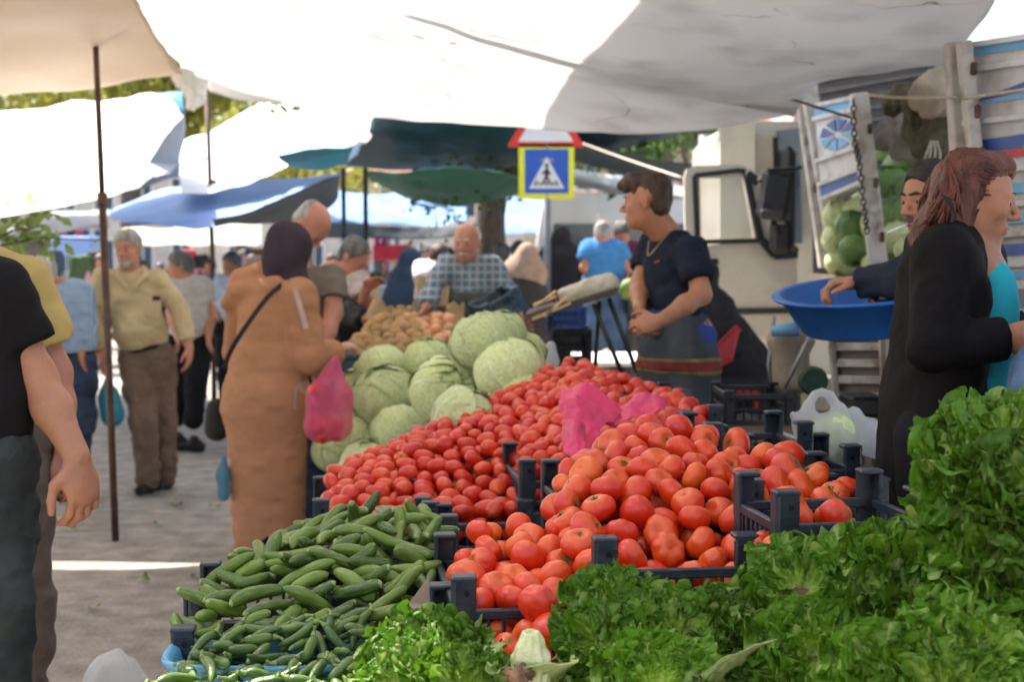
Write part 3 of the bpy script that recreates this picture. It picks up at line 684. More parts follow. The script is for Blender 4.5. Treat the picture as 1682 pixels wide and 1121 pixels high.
def lettuce_mesh(name, seed, R=.15, n=22):
    g = np.random.default_rng(seed); VV = []; QQ = []; UU = []; o = 0
    for k in range(n):
        t = k / (n - 1); az = k * 2.39996 + g.uniform(-.3, .3); el = 1.35 - 1.15 * t + g.uniform(-.12, .12); curl = .9 + 1.1 * t + g.uniform(-.3, .3)
        V, Q, uv = leaf(R * (.60 + .42 * t) * g.uniform(.9, 1.1), R * .098 * g.uniform(.85, 1.2), g, el, curl, nruf=g.integers(8, 12))
        ca, sa = math.cos(az), math.sin(az); V = V + A((0, .012 * t, 0)); V = np.stack([V[:, 0] * ca - V[:, 1] * sa, V[:, 0] * sa + V[:, 1] * ca, V[:, 2] - .03 * R / .15 * t], 1)
        VV.append(V); QQ.append(Q + o); UU.append(uv); o += len(V)
    V = np.concatenate(VV); me = quad_me(name, V, np.concatenate(QQ)); l = me.uv_layers.new(name='UVMap'); vi = np.empty(len(me.loops), dtype=np.int32); me.loops.foreach_get('vertex_index', vi)
    l.data.foreach_set('uv', np.concatenate(UU)[vi].astype(np.float32).ravel()); me.materials.append(M_LET); return me
LET = [lettuce_mesh('lettuce_leaves_' + w, s) for w, s in (('full', 31), ('loose', 32), ('wild', 33), ('dense', 34))]
b_ = MB(); b_.lathe([(.004, -.045), (.020, -.042), (.024, -.02), (.018, .02)], n=14); LSTEM = bpy.data.meshes.new('lettuce_stump'); LSTEM.from_pydata(b_.V, [], b_.F); LSTEM.materials.append(M_ROOT)
def lettuce(px, py, d, tilt, az, s, k, label):
    c = P(px, py, d); o = bpy.data.objects.new('lettuce', LET[k]); COL.objects.link(o)
    ax = Vector((math.sin(tilt) * math.cos(az), math.sin(tilt) * math.sin(az), math.cos(tilt)))
    o.rotation_mode = 'QUATERNION'; o.rotation_quaternion = ax.to_track_quat('Z', 'Y'); s *= .86 if px > 1540 else .81; o.scale = (s, s, s); o.location = c - ax * .075 * s
    tag(o, label, 'lettuce', 'frilly lettuces piled in the foreground')
    q = bpy.data.objects.new('stump', LSTEM); COL.objects.link(q); q.parent = o
fr = -math.pi / 2
for a in [(705, 1070, 2.35, .75, fr, 1.0, 0, 'green frilly lettuce standing in front of the cucumbers, leftmost of the row'),
          (640, 1115, 2.25, .9, fr - .6, .75, 2, 'small frilly lettuce at the bottom edge under the leftmost lettuce'),
          (765, 1125, 2.2, .9, fr + .3, .8, 1, 'frilly lettuce at the bottom edge left of the pale heart'),
          (1015, 975, 2.5, .6, fr + .1, .82, 3, 'tall frilly lettuce in front of the central tomato crate post'),
          (1000, 1050, 2.35, .8, fr - .2, .95, 1, 'frilly lettuce right beside the pale upturned heart'),
          (1120, 1030, 2.35, .7, fr + .2, 1.05, 0, 'big frilly lettuce in the middle of the foreground row'),
          (1090, 1120, 2.2, 1.0, fr + .2, .85, 3, 'frilly lettuce at the bottom edge under the big middle lettuce'),
          (1315, 945, 2.5, .7, fr - .2, 1.05, 2, 'frilly lettuce leaning against the near right crate'),
          (1355, 1060, 2.3, .8, fr, 1.0, 3, 'frilly lettuce below the one leaning on the right crate'),
          (1495, 905, 2.45, .6, fr + .5, 1.0, 1, 'frilly lettuce just right of the near right crate'),
          (1530, 1000, 2.3, .7, fr + .2, 1.1, 0, 'frilly lettuce at the foot of the tall lettuce pile'),
          (1470, 1100, 2.15, .8, fr - .2, .95, 3, 'light green frilly lettuce at the bottom right of the photograph'),
          (1620, 1060, 2.1, .8, fr + .1, 1.0, 2, 'frilly lettuce at the lower right corner'),
          (1620, 810, 2.35, .8, fr - .5, 1.1, 3, 'frilly lettuce on the left side of the tall pile, below its top'),
          (1660, 700, 2.3, .6, fr - .2, 1.15, 0, 'frilly lettuce on the very top of the tall pile'),
          (1590, 730, 2.5, .9, fr - 1.0, .85, 2, 'frilly lettuce hanging at the upper left edge of the tall pile'),
          (1685, 900, 2.2, .9, fr + .1, 1.1, 1, 'frilly lettuce in the middle of the tall pile at the right edge'),
          (1730, 780, 2.2, .7, fr, 1.1, 3, 'frilly lettuce half cut off by the right edge of the photograph'),
          (1560, 1120, 2.05, .9, fr, .9, 1, 'frilly lettuce at the very bottom between the corner and the light green one'),
          (1210, 1010, 2.42, .8, fr + .9, .7, 3, 'frilly lettuce with a long pale rib, behind the bottom row')]:
    lettuce(*a)
# the long pale outer leaf and the upturned pale heart
M_PALE = lettuce_mat('pale_leaf', (.16, .27, .05), (.34, .44, .16), (.55, .58, .33))
def single_leaf(name, px, py, d, rot, L, label, cat, amp=.008, half=.55, m=M_PALE, par=None):
    g = np.random.default_rng(int(px)); V, Q, uv = leaf(L, amp, g, .5, .9, half=half, nphi=50, nr=24, nruf=5); me = quad_me(name, V, Q)
    l = me.uv_layers.new(name='UVMap'); vi = np.empty(len(me.loops), dtype=np.int32); me.loops.foreach_get('vertex_index', vi); l.data.foreach_set('uv', uv[vi].astype(np.float32).ravel())
    o = link(name, me, m); o.location = P(px, py, d); o.rotation_euler = rot; md = o.modifiers.new('thickness', 'SOLIDIFY'); md.thickness = .0012
    return tag(o, label, cat)
single_leaf('lettuce_leaf', 1275, 1050, 2.22, (-.9, .15, 1.02), .19, 'long pale green leaf with a white rib lying across the lettuces', 'lettuce leaf', .004)
single_leaf('lettuce_leaf', 950, 1090, 2.2, (-.7, .1, .75), .15, 'pale crumpled loose leaf between the heart and the low tomatoes', 'lettuce leaf', .008, .8)
single_leaf('lettuce_leaf', 815, 1055, 2.42, (-.2, .1, 2.6), .11, 'pale loose leaf left of the upturned heart', 'lettuce leaf', .008, .8)
for k_, (sx_, sy_) in enumerate(((350, 842), (270, 870), (300, 838), (150, 1010), (225, 965), (120, 880), (330, 960))):
    o_ = single_leaf('leaf_scrap', sx_, sy_, 1.57 * F / (sy_ - 415) * 1.0, (.1, .15, k_ * 1.3), .05 + .012 * (k_ % 3), 'trampled green leaf scrap lying on the road', 'leaf scrap', .003, .7); o_.location.z = .012; o_['group'] = 'leaf scraps on the road'
def heart():
    c = P(872, 1085, 2.25); t = empty('lettuce_heart', tuple(c), 'pale upturned lettuce heart with a brown cut stump', 'lettuce heart')
    f = Field(.003); f.ell(c + Vector((0, 0, -.012)), (.028, .028, .052), k=.01)
    for k in range(9):
        a = k * .7; p0 = c + Vector((.026 * math.cos(a), .026 * math.sin(a), -.05)); p1 = c + Vector((.027 * math.cos(a + .35), .027 * math.sin(a + .35), .005)); p2 = c + Vector((.012 * math.cos(a + .6), .012 * math.sin(a + .6), .042)); f.chain([p0, p1, p2], [.006, .0055, .004], k=.003)
    o = f.build('leaves', mat('heart_leaf', (.40, .48, .20), .5, .2, 50, .4, 120, col2=(.60, .60, .38)), t, noise=[(.003, 60, 1, (1, 1, 1))])
    f = Field(.003); c2 = P(852, 1112, 2.2); f.ell(c2, (.016, .016, .014))
    for k in range(10): 
        a = k * .63; f.cap(c2, c2 + Vector((.024 * math.cos(a), .012, .016 * math.sin(a))), .006, .003, k=.004)
    f.build('stump', M_ROOT, t, noise=[(.004, 120, 2, (1, 1, 1))])
heart()
table(.55, 2.22, 2.0, .62, .60, 'low wooden table under the lettuces', 0.0)

# ---- cabbages
def cabbage_mat(name, c1, c2, cv):
    m = bpy.data.materials.new(name); nt, N, L, b = nodes_of(m)
    uv = N.new('ShaderNodeUVMap'); sp = N.new('ShaderNodeSeparateXYZ'); L.new(uv.outputs[0], sp.inputs[0])
    tc = N.new('ShaderNodeTexCoord'); nz = N.new('ShaderNodeTexNoise'); nz.inputs['Scale'].default_value = 9; nz.inputs['Detail'].default_value = 6; L.new(tc.outputs['Object'], nz.inputs['Vector'])
    def math_(op, a, b_): 
        n = N.new('ShaderNodeMath'); n.operation = op
        for i, q in enumerate((a, b_)):
            if q is None: continue
            if isinstance(q, (int, float)): n.inputs[i].default_value = q
            else: L.new(q, n.inputs[i])
        return n.outputs[0]
    au = math_('ABSOLUTE', sp.outputs['X'], None); wob = math_('MULTIPLY', nz.outputs['Fac'], .25)
    ph = math_('ADD', math_('MULTIPLY', au, -4.5), math_('MULTIPLY', sp.outputs['Y'], 3.2)); ph = math_('ADD', ph, math_('MULTIPLY', wob, 5))
    lat = math_('PINGPONG', ph, .5); lv = N.new('ShaderNodeMapRange'); lv.inputs['From Min'].default_value = .0; lv.inputs['From Max'].default_value = .09; lv.inputs['To Min'].default_value = 1; lv.inputs['To Max'].default_value = 0; L.new(lat, lv.inputs['Value'])
    mid = N.new('ShaderNodeMapRange'); mid.inputs['From Min'].default_value = .0; mid.inputs['From Max'].default_value = .06; mid.inputs['To Min'].default_value = 1; mid.inputs['To Max'].default_value = 0; L.new(au, mid.inputs['Value'])
    vein = math_('MAXIMUM', lv.outputs[0], mid.outputs[0])
    rp = N.new('ShaderNodeValToRGB'); e = rp.color_ramp.elements; e[0].position = .35; e[1].position = .68; e[0].color = (*c1, 1); e[1].color = (*c2, 1); L.new(nz.outputs['Fac'], rp.inputs['Fac'])
    mx = N.new('ShaderNodeMixRGB'); mx.inputs['Color2'].default_value = (*cv, 1); L.new(math_('MULTIPLY', vein, .4), mx.inputs['Fac']); L.new(rp.outputs[0], mx.inputs['Color1']); 
    oi = N.new('ShaderNodeObjectInfo'); hs = N.new('ShaderNodeHueSaturation'); m2 = N.new('ShaderNodeMapRange'); m2.inputs['To Min'].default_value = .85; m2.inputs['To Max'].default_value = 1.12; L.new(oi.outputs['Random'], m2.inputs['Value']); L.new(m2.outputs[0], hs.inputs['Value']); L.new(mx.outputs[0], hs.inputs['Color'])
    L.new(hs.outputs[0], b.inputs['Base Color']); b.inputs['Roughness'].default_value = .45
    hgt = math_('ADD', vein, math_('MULTIPLY', nz.outputs['Fac'], 2.5)); bp = N.new('ShaderNodeBump'); bp.inputs['Strength'].default_value = .55; bp.inputs['Distance'].default_value = .005; L.new(hgt, bp.inputs['Height']); L.new(bp.outputs[0], b.inputs['Normal'])
    return m
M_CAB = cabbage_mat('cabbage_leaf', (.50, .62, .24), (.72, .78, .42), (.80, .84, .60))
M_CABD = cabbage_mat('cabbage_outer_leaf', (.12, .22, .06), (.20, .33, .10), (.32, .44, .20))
def cabbage_mesh(name, seed, nl=9, open_=0.0):
    g = np.random.default_rng(seed); VV = []; QQ = []; UU = []; o = 0; n = 26
    def add(V, uv, n1, n2):
        nonlocal o
        Q = [(j * n2 + i, j * n2 + i + 1, (j + 1) * n2 + i + 1, (j + 1) * n2 + i) for j in range(n1 - 1) for i in range(n2 - 1)]
        VV.append(V.reshape(-1, 3)); QQ.append(A(Q) + o); UU.append(uv.reshape(-1, 2)); o += n1 * n2
    th, ph = np.meshgrid(np.linspace(0, math.pi, n), np.linspace(0, 2 * math.pi, n * 2), indexing='ij')
    d = np.stack([np.sin(th) * np.cos(ph), np.sin(th) * np.sin(ph), np.cos(th)], -1); r = .97 + .02 * np.sin(3 * ph) * np.sin(th)
    add(d * r[..., None] * A((1, 1, .86)), np.stack([np.cos(ph), th / 3.14], -1), n, n * 2)
    for k in range(nl):
        az = k * 2.4 + g.uniform(-.4, .4); lean = g.uniform(-.15, .45); u, v = np.meshgrid(np.linspace(-1, 1, n), np.linspace(0, 1, n)); wob = 1 + .06 * np.sin(7 * v + k) + .03 * np.sin(17 * v + k * 2)
        elev = -1.35 + v * (2.35 + lean); wid = 1.15 * np.sin(np.clip(v * .9 + .12, 0, 1) * math.pi) ** .5 * wob; lon = az + u * wid / np.maximum(np.cos(elev * .65), .35)
        edge = np.maximum(np.abs(u) ** 6, v ** 9); rad = .995 + .012 * k + .035 * edge * (1 + np.sin(9 * u + 11 * v + k)) + .012 * np.sin(8 * u * v + k) + .025 * np.exp(-(u / .07) ** 2) * (1 - v) + .007 * np.sin(13 * (v * 2 - np.abs(u)))
        rad += open_ * edge * .25
        d = np.stack([np.cos(elev) * np.cos(lon), np.cos(elev) * np.sin(lon), np.sin(elev)], -1)
        add(d * rad[..., None] * A((1, 1, .88)), np.stack([u, v], -1), n, n)
    me = quad_me(name, np.concatenate(VV), np.concatenate(QQ).astype(int)); l = me.uv_layers.new(name='UVMap'); vi = np.empty(len(me.loops), dtype=np.int32); me.loops.foreach_get('vertex_index', vi)
    l.data.foreach_set('uv', np.concatenate(UU)[vi].astype(np.float32).ravel()); return me
CAB = [cabbage_mesh('cabbage_head_' + w, s, n) for w, s, n in (('tight', 41, 9), ('round', 42, 8), ('loose', 43, 10))]
for m_ in CAB: m_.materials.append(M_CAB)
OUT = cabbage_mesh('cabbage_outer', 44, 4, .9); OUT.materials.append(M_CABD)
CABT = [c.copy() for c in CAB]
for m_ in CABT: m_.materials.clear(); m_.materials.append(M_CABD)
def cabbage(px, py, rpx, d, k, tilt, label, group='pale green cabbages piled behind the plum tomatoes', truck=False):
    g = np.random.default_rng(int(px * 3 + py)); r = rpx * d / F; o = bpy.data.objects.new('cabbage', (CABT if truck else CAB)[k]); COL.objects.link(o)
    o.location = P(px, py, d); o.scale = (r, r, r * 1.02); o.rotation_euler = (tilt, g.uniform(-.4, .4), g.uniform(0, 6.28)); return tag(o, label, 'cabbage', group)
for q in [(792, 565, 53, 5.85, 0, .5, 'largest pale cabbage crowning the heap below the plaid shirt'), (828, 545, 36, 6.15, 1, .3, 'cabbage peeking out behind the crowning cabbage'),
          (838, 612, 55, 5.6, 2, .6, 'veined cabbage at the right end above the tomatoes'), (727, 645, 53, 6.1, 0, 1.0, 'round whitish cabbage in the middle of the cabbage heap'),
          (632, 650, 52, 6.75, 1, .5, 'pale cabbage left of the whitish middle one'), (768, 692, 56, 5.2, 2, .5, 'cabbage low in the heap touching the tomato slope'),
          (655, 716, 50, 6.45, 1, .7, 'cabbage in the bottom row above the plum tomatoes'), (574, 716, 46, 6.75, 0, .4, 'cabbage in the bottom row behind the net bag'),
          (628, 612, 44, 7.1, 2, .3, 'cabbage in the upper left of the heap by the blue bin'), (703, 592, 38, 6.9, 0, .3, 'cabbage in the top row below the onions'),
          (588, 640, 36, 7.15, 1, .8, 'half hidden cabbage at the far left of the heap'), (868, 578, 30, 6.2, 0, .8, 'small cabbage at the far right by the white bag'),
          (722, 612, 28, 6.5, 2, 1.2, 'small cabbage with a curled outer leaf in the middle of the heap'), (548, 742, 34, 6.7, 2, .5, 'lowest left cabbage beside the blue corner posts'),
          (604, 765, 45, 6.3, 0, .5, 'cabbage sunk behind the left edge of the plum tomatoes'), (865, 660, 45, 5.5, 1, .5, 'cabbage sunk behind the peak of the plum tomatoes')]:
    cabbage(*q)
for (px, py, rp, d, rz) in ((742, 600, 30, 5.75, .4), (560, 750, 44, 5.15, 2.2), (572, 640, 34, 5.85, 1.0), (872, 590, 34, 6.05, 4.0)):
    pass
EXPO = 1.9
b_ = MB(); b_.box((0, 60, -.05), (400, 400, .1)); o = b_.build('ground', mat('asphalt', (.29, .262, .225), .9, .30, 7, 1.6, 38, dirt=.7, dirtcol=(.17, .15, .13), dscale=3.2)); tag(o, kind='structure')

# ================================================================== tarpaulins
def tarp_mat(name, col, transl=.45, dirt=.35, lines=True, col2=None, rough=.55, dsc=1.3, patch=0):
    m = mat(name, col, rough, .06, 1.2, .35, 40, col2=col2, transl=transl, dirt=dirt, dirtcol=tuple(c * .55 + .03 for c in col), dscale=dsc)
    if lines and 'done' not in m:
        nt = m.node_tree; N = nt.nodes; L = nt.links; tc = N.new('ShaderNodeTexCoord'); nz = N.new('ShaderNodeTexNoise'); nz.inputs['Scale'].default_value = .9; nz.inputs['Detail'].default_value = 3; nz.inputs['Distortion'].default_value = .6; L.new(tc.outputs['Object'], nz.inputs['Vector'])
        s = N.new('ShaderNodeMath'); s.operation = 'SUBTRACT'; s.inputs[1].default_value = .5; L.new(nz.outputs['Fac'], s.inputs[0]); a = N.new('ShaderNodeMath'); a.operation = 'ABSOLUTE'; L.new(s.outputs[0], a.inputs[0])
        mr = N.new('ShaderNodeMapRange'); mr.inputs['From Max'].default_value = .0035; mr.inputs['To Min'].default_value = .75; mr.inputs['To Max'].default_value = 0; L.new(a.outputs[0], mr.inputs['Value'])
        n2 = N.new('ShaderNodeTexNoise'); n2.inputs['Scale'].default_value = 3; n2.inputs['Detail'].default_value = 6; L.new(tc.outputs['Object'], n2.inputs['Vector']); m2 = N.new('ShaderNodeMapRange'); m2.inputs['From Min'].default_value = .45; m2.inputs['From Max'].default_value = .6; L.new(n2.outputs['Fac'], m2.inputs['Value'])
        mu = N.new('ShaderNodeMath'); mu.operation = 'MULTIPLY'; L.new(mr.outputs[0], mu.inputs[0]); L.new(m2.outputs[0], mu.inputs[1])
        for b in [n for n in N if n.type in ('BSDF_PRINCIPLED', 'BSDF_TRANSLUCENT')]:
            i = b.inputs[0]; src = i.links[0].from_socket; mx = N.new('ShaderNodeMixRGB'); mx.inputs['Color2'].default_value = (.20, .14, .09, 1); L.new(mu.outputs[0], mx.inputs['Fac']); L.new(src, mx.inputs['Color1']); L.new(mx.outputs[0], i)
        m['done'] = 1
    return m
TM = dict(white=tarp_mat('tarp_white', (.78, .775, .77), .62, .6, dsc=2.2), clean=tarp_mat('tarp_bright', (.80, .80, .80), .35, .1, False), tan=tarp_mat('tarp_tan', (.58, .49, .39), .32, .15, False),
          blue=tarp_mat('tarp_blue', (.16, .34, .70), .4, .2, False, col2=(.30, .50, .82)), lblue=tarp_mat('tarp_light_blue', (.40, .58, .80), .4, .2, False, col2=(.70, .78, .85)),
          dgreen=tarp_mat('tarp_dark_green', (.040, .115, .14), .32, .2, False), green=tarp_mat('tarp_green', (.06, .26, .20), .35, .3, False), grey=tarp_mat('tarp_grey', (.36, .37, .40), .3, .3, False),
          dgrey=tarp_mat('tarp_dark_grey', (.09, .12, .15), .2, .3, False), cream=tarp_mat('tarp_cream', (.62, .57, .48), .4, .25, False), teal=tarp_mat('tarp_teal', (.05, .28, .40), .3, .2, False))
canopy = sheet('canopy', [[(0, -680, 2.6), (500, -740, 2.5), (1000, -740, 2.45), (1500, -740, 2.45), (2100, -640, 2.5)], [(130, -200, 5), (500, -240, 4.6), (900, -250, 4.4), (1300, -240, 4.2), (1720, -180, 4)],
    [(222, -8, 7.2), (500, -10, 6.3), (900, -10, 5.7), (1300, -10, 5.2), (1632, -10, 5)], [(262, 62, 9), (500, 75, 8), (850, 95, 7.0), (1250, 90, 6.2), (1598, 45, 5.5)],
    [(302, 120, 11), (430, 160, 10.2), (575, 190, 9.5), (715, 205, 9), (850, 214, 8.6), (1000, 217, 8.2), (1140, 212, 7.8), (1240, 196, 7.55), (1308, 181, 7.3), (1345, 138, 7.0), (1440, 118, 6.7), (1556, 101, 6.2)]], TM['white'], 'huge dirty white canopy over the stall, half sunlit and half shaded', 'canopy', nu=150, nv=110, wr=.035, wf=1.1, seed=3)
def kid(o, par):
    o.parent = par; o.location = o.location - par.location; return o
tub = [P(640, -30, 6.55), P(800, 24, 6.85), P(1000, 88, 7.05), P(1180, 148, 7.2), P(1305, 182, 7.3)]
b_ = MB(); b_.tube([tuple(q) for q in crom([tuple(t) for t in tub], np.linspace(0, 1, 30))], [.03 + .03 * math.sin(math.pi * i / 29) for i in range(30)], 14); o = b_.build('seam_fold', TM['white'], None, True, loc=(0, 0, 0)); kid(o, canopy)
M_ROPE = mat('rope_dark', (.08, .075, .07), .9, .3, 80); M_ROPEL = mat('rope_light', (.45, .40, .32), .9, .3, 80)
rope('rope', [(620, -60, 6.4), (820, 5, 6.7), (1040, 78, 6.9), (1260, 150, 7.1), (1420, 200, 7.2)], .007, M_ROPE, 'dark rope stretched under the white canopy to the truck')
rope('rope', [(958, 236, 13.9), (1030, 262, 12), (1120, 292, 9.4)], .008, M_ROPEL, 'pale rope running from the traffic sign towards the truck door')
sheet('tarp', [[(-700, -560, 3.6), (-300, -560, 3.6), (120, -620, 3.6)], [(-420, -150, 5.4), (-100, -170, 5.4), (150, -150, 5.4)], [(-330, 60, 7), (-50, 30, 7), (228, 5, 7)], [(-260, 120, 8), (0, 118, 8), (265, 72, 8.2)], [(-300, 180, 8.28), (-60, 160, 8.3), (120, 140, 8.6), (298, 112, 9)]],
      TM['tan'], 'tan brown tarp overhead at the top left corner', 'tarp', nu=70, nv=70, wr=.05, wf=.9, seed=5)
sheet('tarp', [[(285, 108, 9.3), (305, 112, 10), (345, 126, 12.8)], [(290, 130, 9.4), (310, 155, 10.4), (330, 168, 12)], [(300, 150, 9.6), (303, 176, 10.2), (312, 180, 11)]], TM['cream'], 'gathered cream tarp corner tied at the thin pole', 'tarp', nu=30, nv=30, wr=.03, wf=6)
sheet('tarp', [[(340, 126, 13.2), (400, 150, 12.4), (480, 168, 11.4)], [(345, 150, 13.2), (400, 165, 12.5), (475, 170, 11.5)]], TM['cream'], 'narrow cream tarp edge right of the thin pole', 'tarp', nu=30, nv=8, wr=.01)
sheet('tarp', [[(-400, 205, 17), (-100, 188, 17), (60, 178, 17), (180, 162, 16.5), (262, 158, 16), (302, 186, 15)], [(-350, 290, 11), (-100, 280, 11), (60, 270, 11.2), (170, 262, 11.4), (240, 255, 11.6), (292, 268, 12)], [(-340, 372, 8.15), (-100, 360, 8.15), (60, 345, 8.15), (160, 330, 8.2), (215, 314, 8.6), (228, 310, 8.9)]],
      TM['clean'], 'large sunlit white tarp at the left behind the rusty pole', 'tarp', nu=70, nv=50, wr=.04, seed=6)
sheet('tarp', [[(300, 188, 11.6), (302, 230, 11.8), (292, 290, 12)], [(270, 228, 11.2), (272, 262, 11.4), (262, 300, 11.6)], [(226, 302, 10.9), (224, 308, 10.9), (218, 312, 10.9)]], TM['grey'], 'grey flap hanging from the sunlit left tarp', 'tarp', nu=20, nv=20, wr=.02, wf=3)
sheet('tarp', [[(225, 160, 18), (270, 152, 18), (300, 150, 18)], [(255, 172, 17.5), (285, 172, 17.5), (304, 186, 17.5)]], TM['teal'], 'small bright teal tarp tip above the sunlit left tarp', 'tarp', nu=20, nv=8, wr=.02)
sheet('tarp', [[(296, 236, 21), (360, 208, 20.5), (425, 172, 20), (480, 160, 19), (560, 158, 18), (625, 185, 17)], [(296, 290, 16), (350, 290, 16), (420, 265, 15.5), (480, 235, 15.5), (540, 220, 15.5), (610, 225, 15)], [(298, 312, 13.5), (330, 312, 13.5), (380, 308, 13.5), (430, 296, 13.2), (480, 272, 13), (570, 262, 13)]],
      TM['clean'], 'large sunlit white tarp behind the thin pole in the middle left', 'tarp', nu=60, nv=40, wr=.05, seed=8)
sheet('tarp', [[(520, 186, 15.2), (570, 188, 14.8), (614, 194, 14)], [(500, 225, 13.6), (540, 228, 13.4), (590, 232, 13)], [(462, 256, 12.6), (510, 246, 12.4), (568, 240, 12.2)]], TM['lblue'], 'light blue sunlit tarp corner left of the dark green one', 'tarp', nu=30, nv=30, wr=.03, wf=3)
sheet('tarp', [[(455, 256, 9.6), (510, 246, 9.4), (580, 240, 9.2)], [(480, 272, 10.6), (525, 276, 10.4), (570, 268, 10.2)]], TM['teal'], 'blue-teal tarp tip hanging under the light blue corner', 'tarp', nu=30, nv=16, wr=.02)
sheet('tarp', [[(612, 190, 14.6), (730, 200, 14.6), (850, 206, 14.6), (1020, 204, 14.6), (1185, 200, 14.6)], [(598, 232, 15.6), (720, 246, 15.6), (860, 244, 15.6), (1010, 228, 15.6), (1120, 216, 15.6)], [(560, 270, 16.8), (650, 278, 16.8), (780, 276, 16.8), (940, 262, 16.8), (1060, 238, 16.8)]],
      TM['dgreen'], 'dark green tarp hanging low behind the white canopy', 'tarp', nu=70, nv=30, wr=.05, wf=1.2, seed=9)
sheet('tarp', [[(604, 280, 14.3), (700, 274, 14.3), (790, 276, 14.3), (868, 290, 14.3)], [(610, 296, 15.4), (700, 318, 15.4), (790, 318, 15.4), (860, 306, 15.4)], [(640, 308, 16.6), (700, 332, 16.6), (750, 338, 16.6), (858, 320, 16.6)]], TM['green'], 'translucent green tarp sagging in front of the tree trunk', 'tarp', nu=50, nv=30, wr=.05, wf=2, seed=10)
sheet('tarp', [[(180, 352, 16.5), (260, 318, 16.5), (340, 300, 16.5), (440, 296, 16.5), (560, 286, 16.5)], [(190, 360, 13.5), (280, 352, 13.5), (350, 340, 13.5), (440, 322, 13.5), (552, 292, 13.5)], [(215, 362, 12), (300, 368, 12), (360, 364, 12), (430, 348, 12), (545, 300, 12)]],
      TM['blue'], 'blue tarp with a paler blue pattern above the heads at the left', 'tarp', nu=60, nv=30, wr=.05, wf=1.6, seed=11)
sheet('tarp', [[(560, 288, 10.5), (480, 322, 10.5), (400, 352, 10.5), (350, 362, 10.5)], [(556, 300, 13), (540, 340, 13), (440, 366, 13), (350, 370, 13)]], TM['dgrey'], 'dark sheet coloured as the shaded underside of a tarp above the bald man', 'tarp', nu=40, nv=16, wr=.03)  # shade of the tarp's underside is put into this dark grey
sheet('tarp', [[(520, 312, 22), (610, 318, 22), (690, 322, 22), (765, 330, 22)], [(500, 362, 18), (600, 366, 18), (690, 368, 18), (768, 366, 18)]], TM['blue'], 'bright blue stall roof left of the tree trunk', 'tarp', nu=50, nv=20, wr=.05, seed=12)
sheet('tarp', [[(500, 364, 17.9), (600, 368, 17.9), (690, 370, 17.9), (768, 368, 17.9)], [(505, 392, 17.8), (600, 392, 17.8), (690, 392, 17.8), (765, 388, 17.8)]], TM['dgrey'], 'grey-blue valance hanging under the bright blue stall roof', 'tarp', nu=50, nv=8, wr=.03)
sheet('tarp', [[(835, 325, 23), (900, 330, 23)], [(825, 385, 20), (900, 382, 20)]], TM['blue'], 'blue tarp between the tree trunk and the white van', 'tarp', nu=20, nv=12, wr=.04)
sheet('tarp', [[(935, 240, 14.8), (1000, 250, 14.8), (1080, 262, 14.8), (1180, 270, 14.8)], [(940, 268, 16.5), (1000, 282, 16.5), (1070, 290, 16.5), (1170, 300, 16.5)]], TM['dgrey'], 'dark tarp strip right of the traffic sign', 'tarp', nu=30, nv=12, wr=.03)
sheet('tarp', [[(930, 305, 16), (1020, 318, 16), (1140, 330, 16)], [(935, 276, 18), (1020, 290, 18), (1150, 308, 18)]], TM['clean'], 'sunlit white tarp right of the traffic sign above the van', 'tarp', nu=30, nv=12, wr=.04)
sheet('tarp', [[(200, 376, 25), (300, 372, 25), (430, 366, 25)], [(195, 402, 22), (300, 404, 22), (430, 402, 22)]], TM['cream'], 'cream stall roof far behind the man in the beige shirt', 'tarp', nu=30, nv=10, wr=.04)
sheet('tarp', [[(10, 380, 17), (90, 350, 17), (180, 345, 17)], [(20, 392, 14), (100, 380, 14), (178, 372, 14)]], TM['grey'], 'grey stall roof at the far left above the clothes', 'tarp', nu=30, nv=10, wr=.05)
# unseen tarps added to cast shade on stall, walkway, truck and the canopy's right half
e1, e2 = P(1045, -40, 5.4), P(880, 192, 8.5); up = SUNV = Vector((-.42, .38, .82)).normalized(); k = 1.3 / up.z
dv = (e2 - e1).normalized(); a0 = e1 - dv * 3.5 + up * k; a1 = e2 + dv * .25 + up * k
def shade_tarp(name, rows, m, label, nu=30, nv=20):
    S = np.stack([crom(r, np.linspace(0, 1, nu)) for r in rows]); S = np.stack([crom(S[:, j], np.linspace(0, 1, nv)) for j in range(nu)], 1); V = S.reshape(-1, 3); V = V + A((0, 0, 1)) * (.03 * vnoise(V, 1.5, 4))[:, None]; n0 = len(V)
    Q = [(j * nu + i, j * nu + i + 1, (j + 1) * nu + i + 1, (j + 1) * nu + i) for j in range(nv - 1) for i in range(nu - 1)]; c = V.mean(0)
    o = link(name, quad_me(name, V - c, Q), m, None, tuple(c)); md = o.modifiers.new('thickness', 'SOLIDIFY'); md.thickness = .004; return tag(o, label, 'tarp')
shade_tarp('tarp', [[tuple(a0), tuple(a0 + Vector((7, 1.5, .3)))], [tuple(a1), tuple(a1 + Vector((3.6, -2.0, .2)))]], TM['clean'], 'unseen white tarp added to shade the right half of the white canopy')
shade_tarp('tarp', [[(-4.5, -3.0, 3.1), (0, -3.0, 2.9), (6.5, -3, 3.1)], [(-4.5, -.8, 3.0), (0, -.8, 3.0), (6.5, -.8, 3.0)], [(-3.5, 1.3, 2.95), (0, 1.3, 3.05), (6.0, 1.3, 3.0)]], TM['white'], 'unseen white tarp added for shade directly above the viewer')
shade_tarp('tarp', [[(.4, 6.3, 3.75), (4.8, 5.6, 3.9)], [(.6, 11.6, 4.1), (5.2, 11.4, 4.2)]], TM['dgrey'], 'unseen dark tarp added to shade the truck from above')
shade_tarp('tarp', [[(-8, -1.0, 3.2), (-3.6, -1, 3.1)], [(-8, 8.4, 3.1), (-3.4, 8.4, 2.9)]], TM['tan'], 'unseen tan tarp added to shade the left side of the walkway')

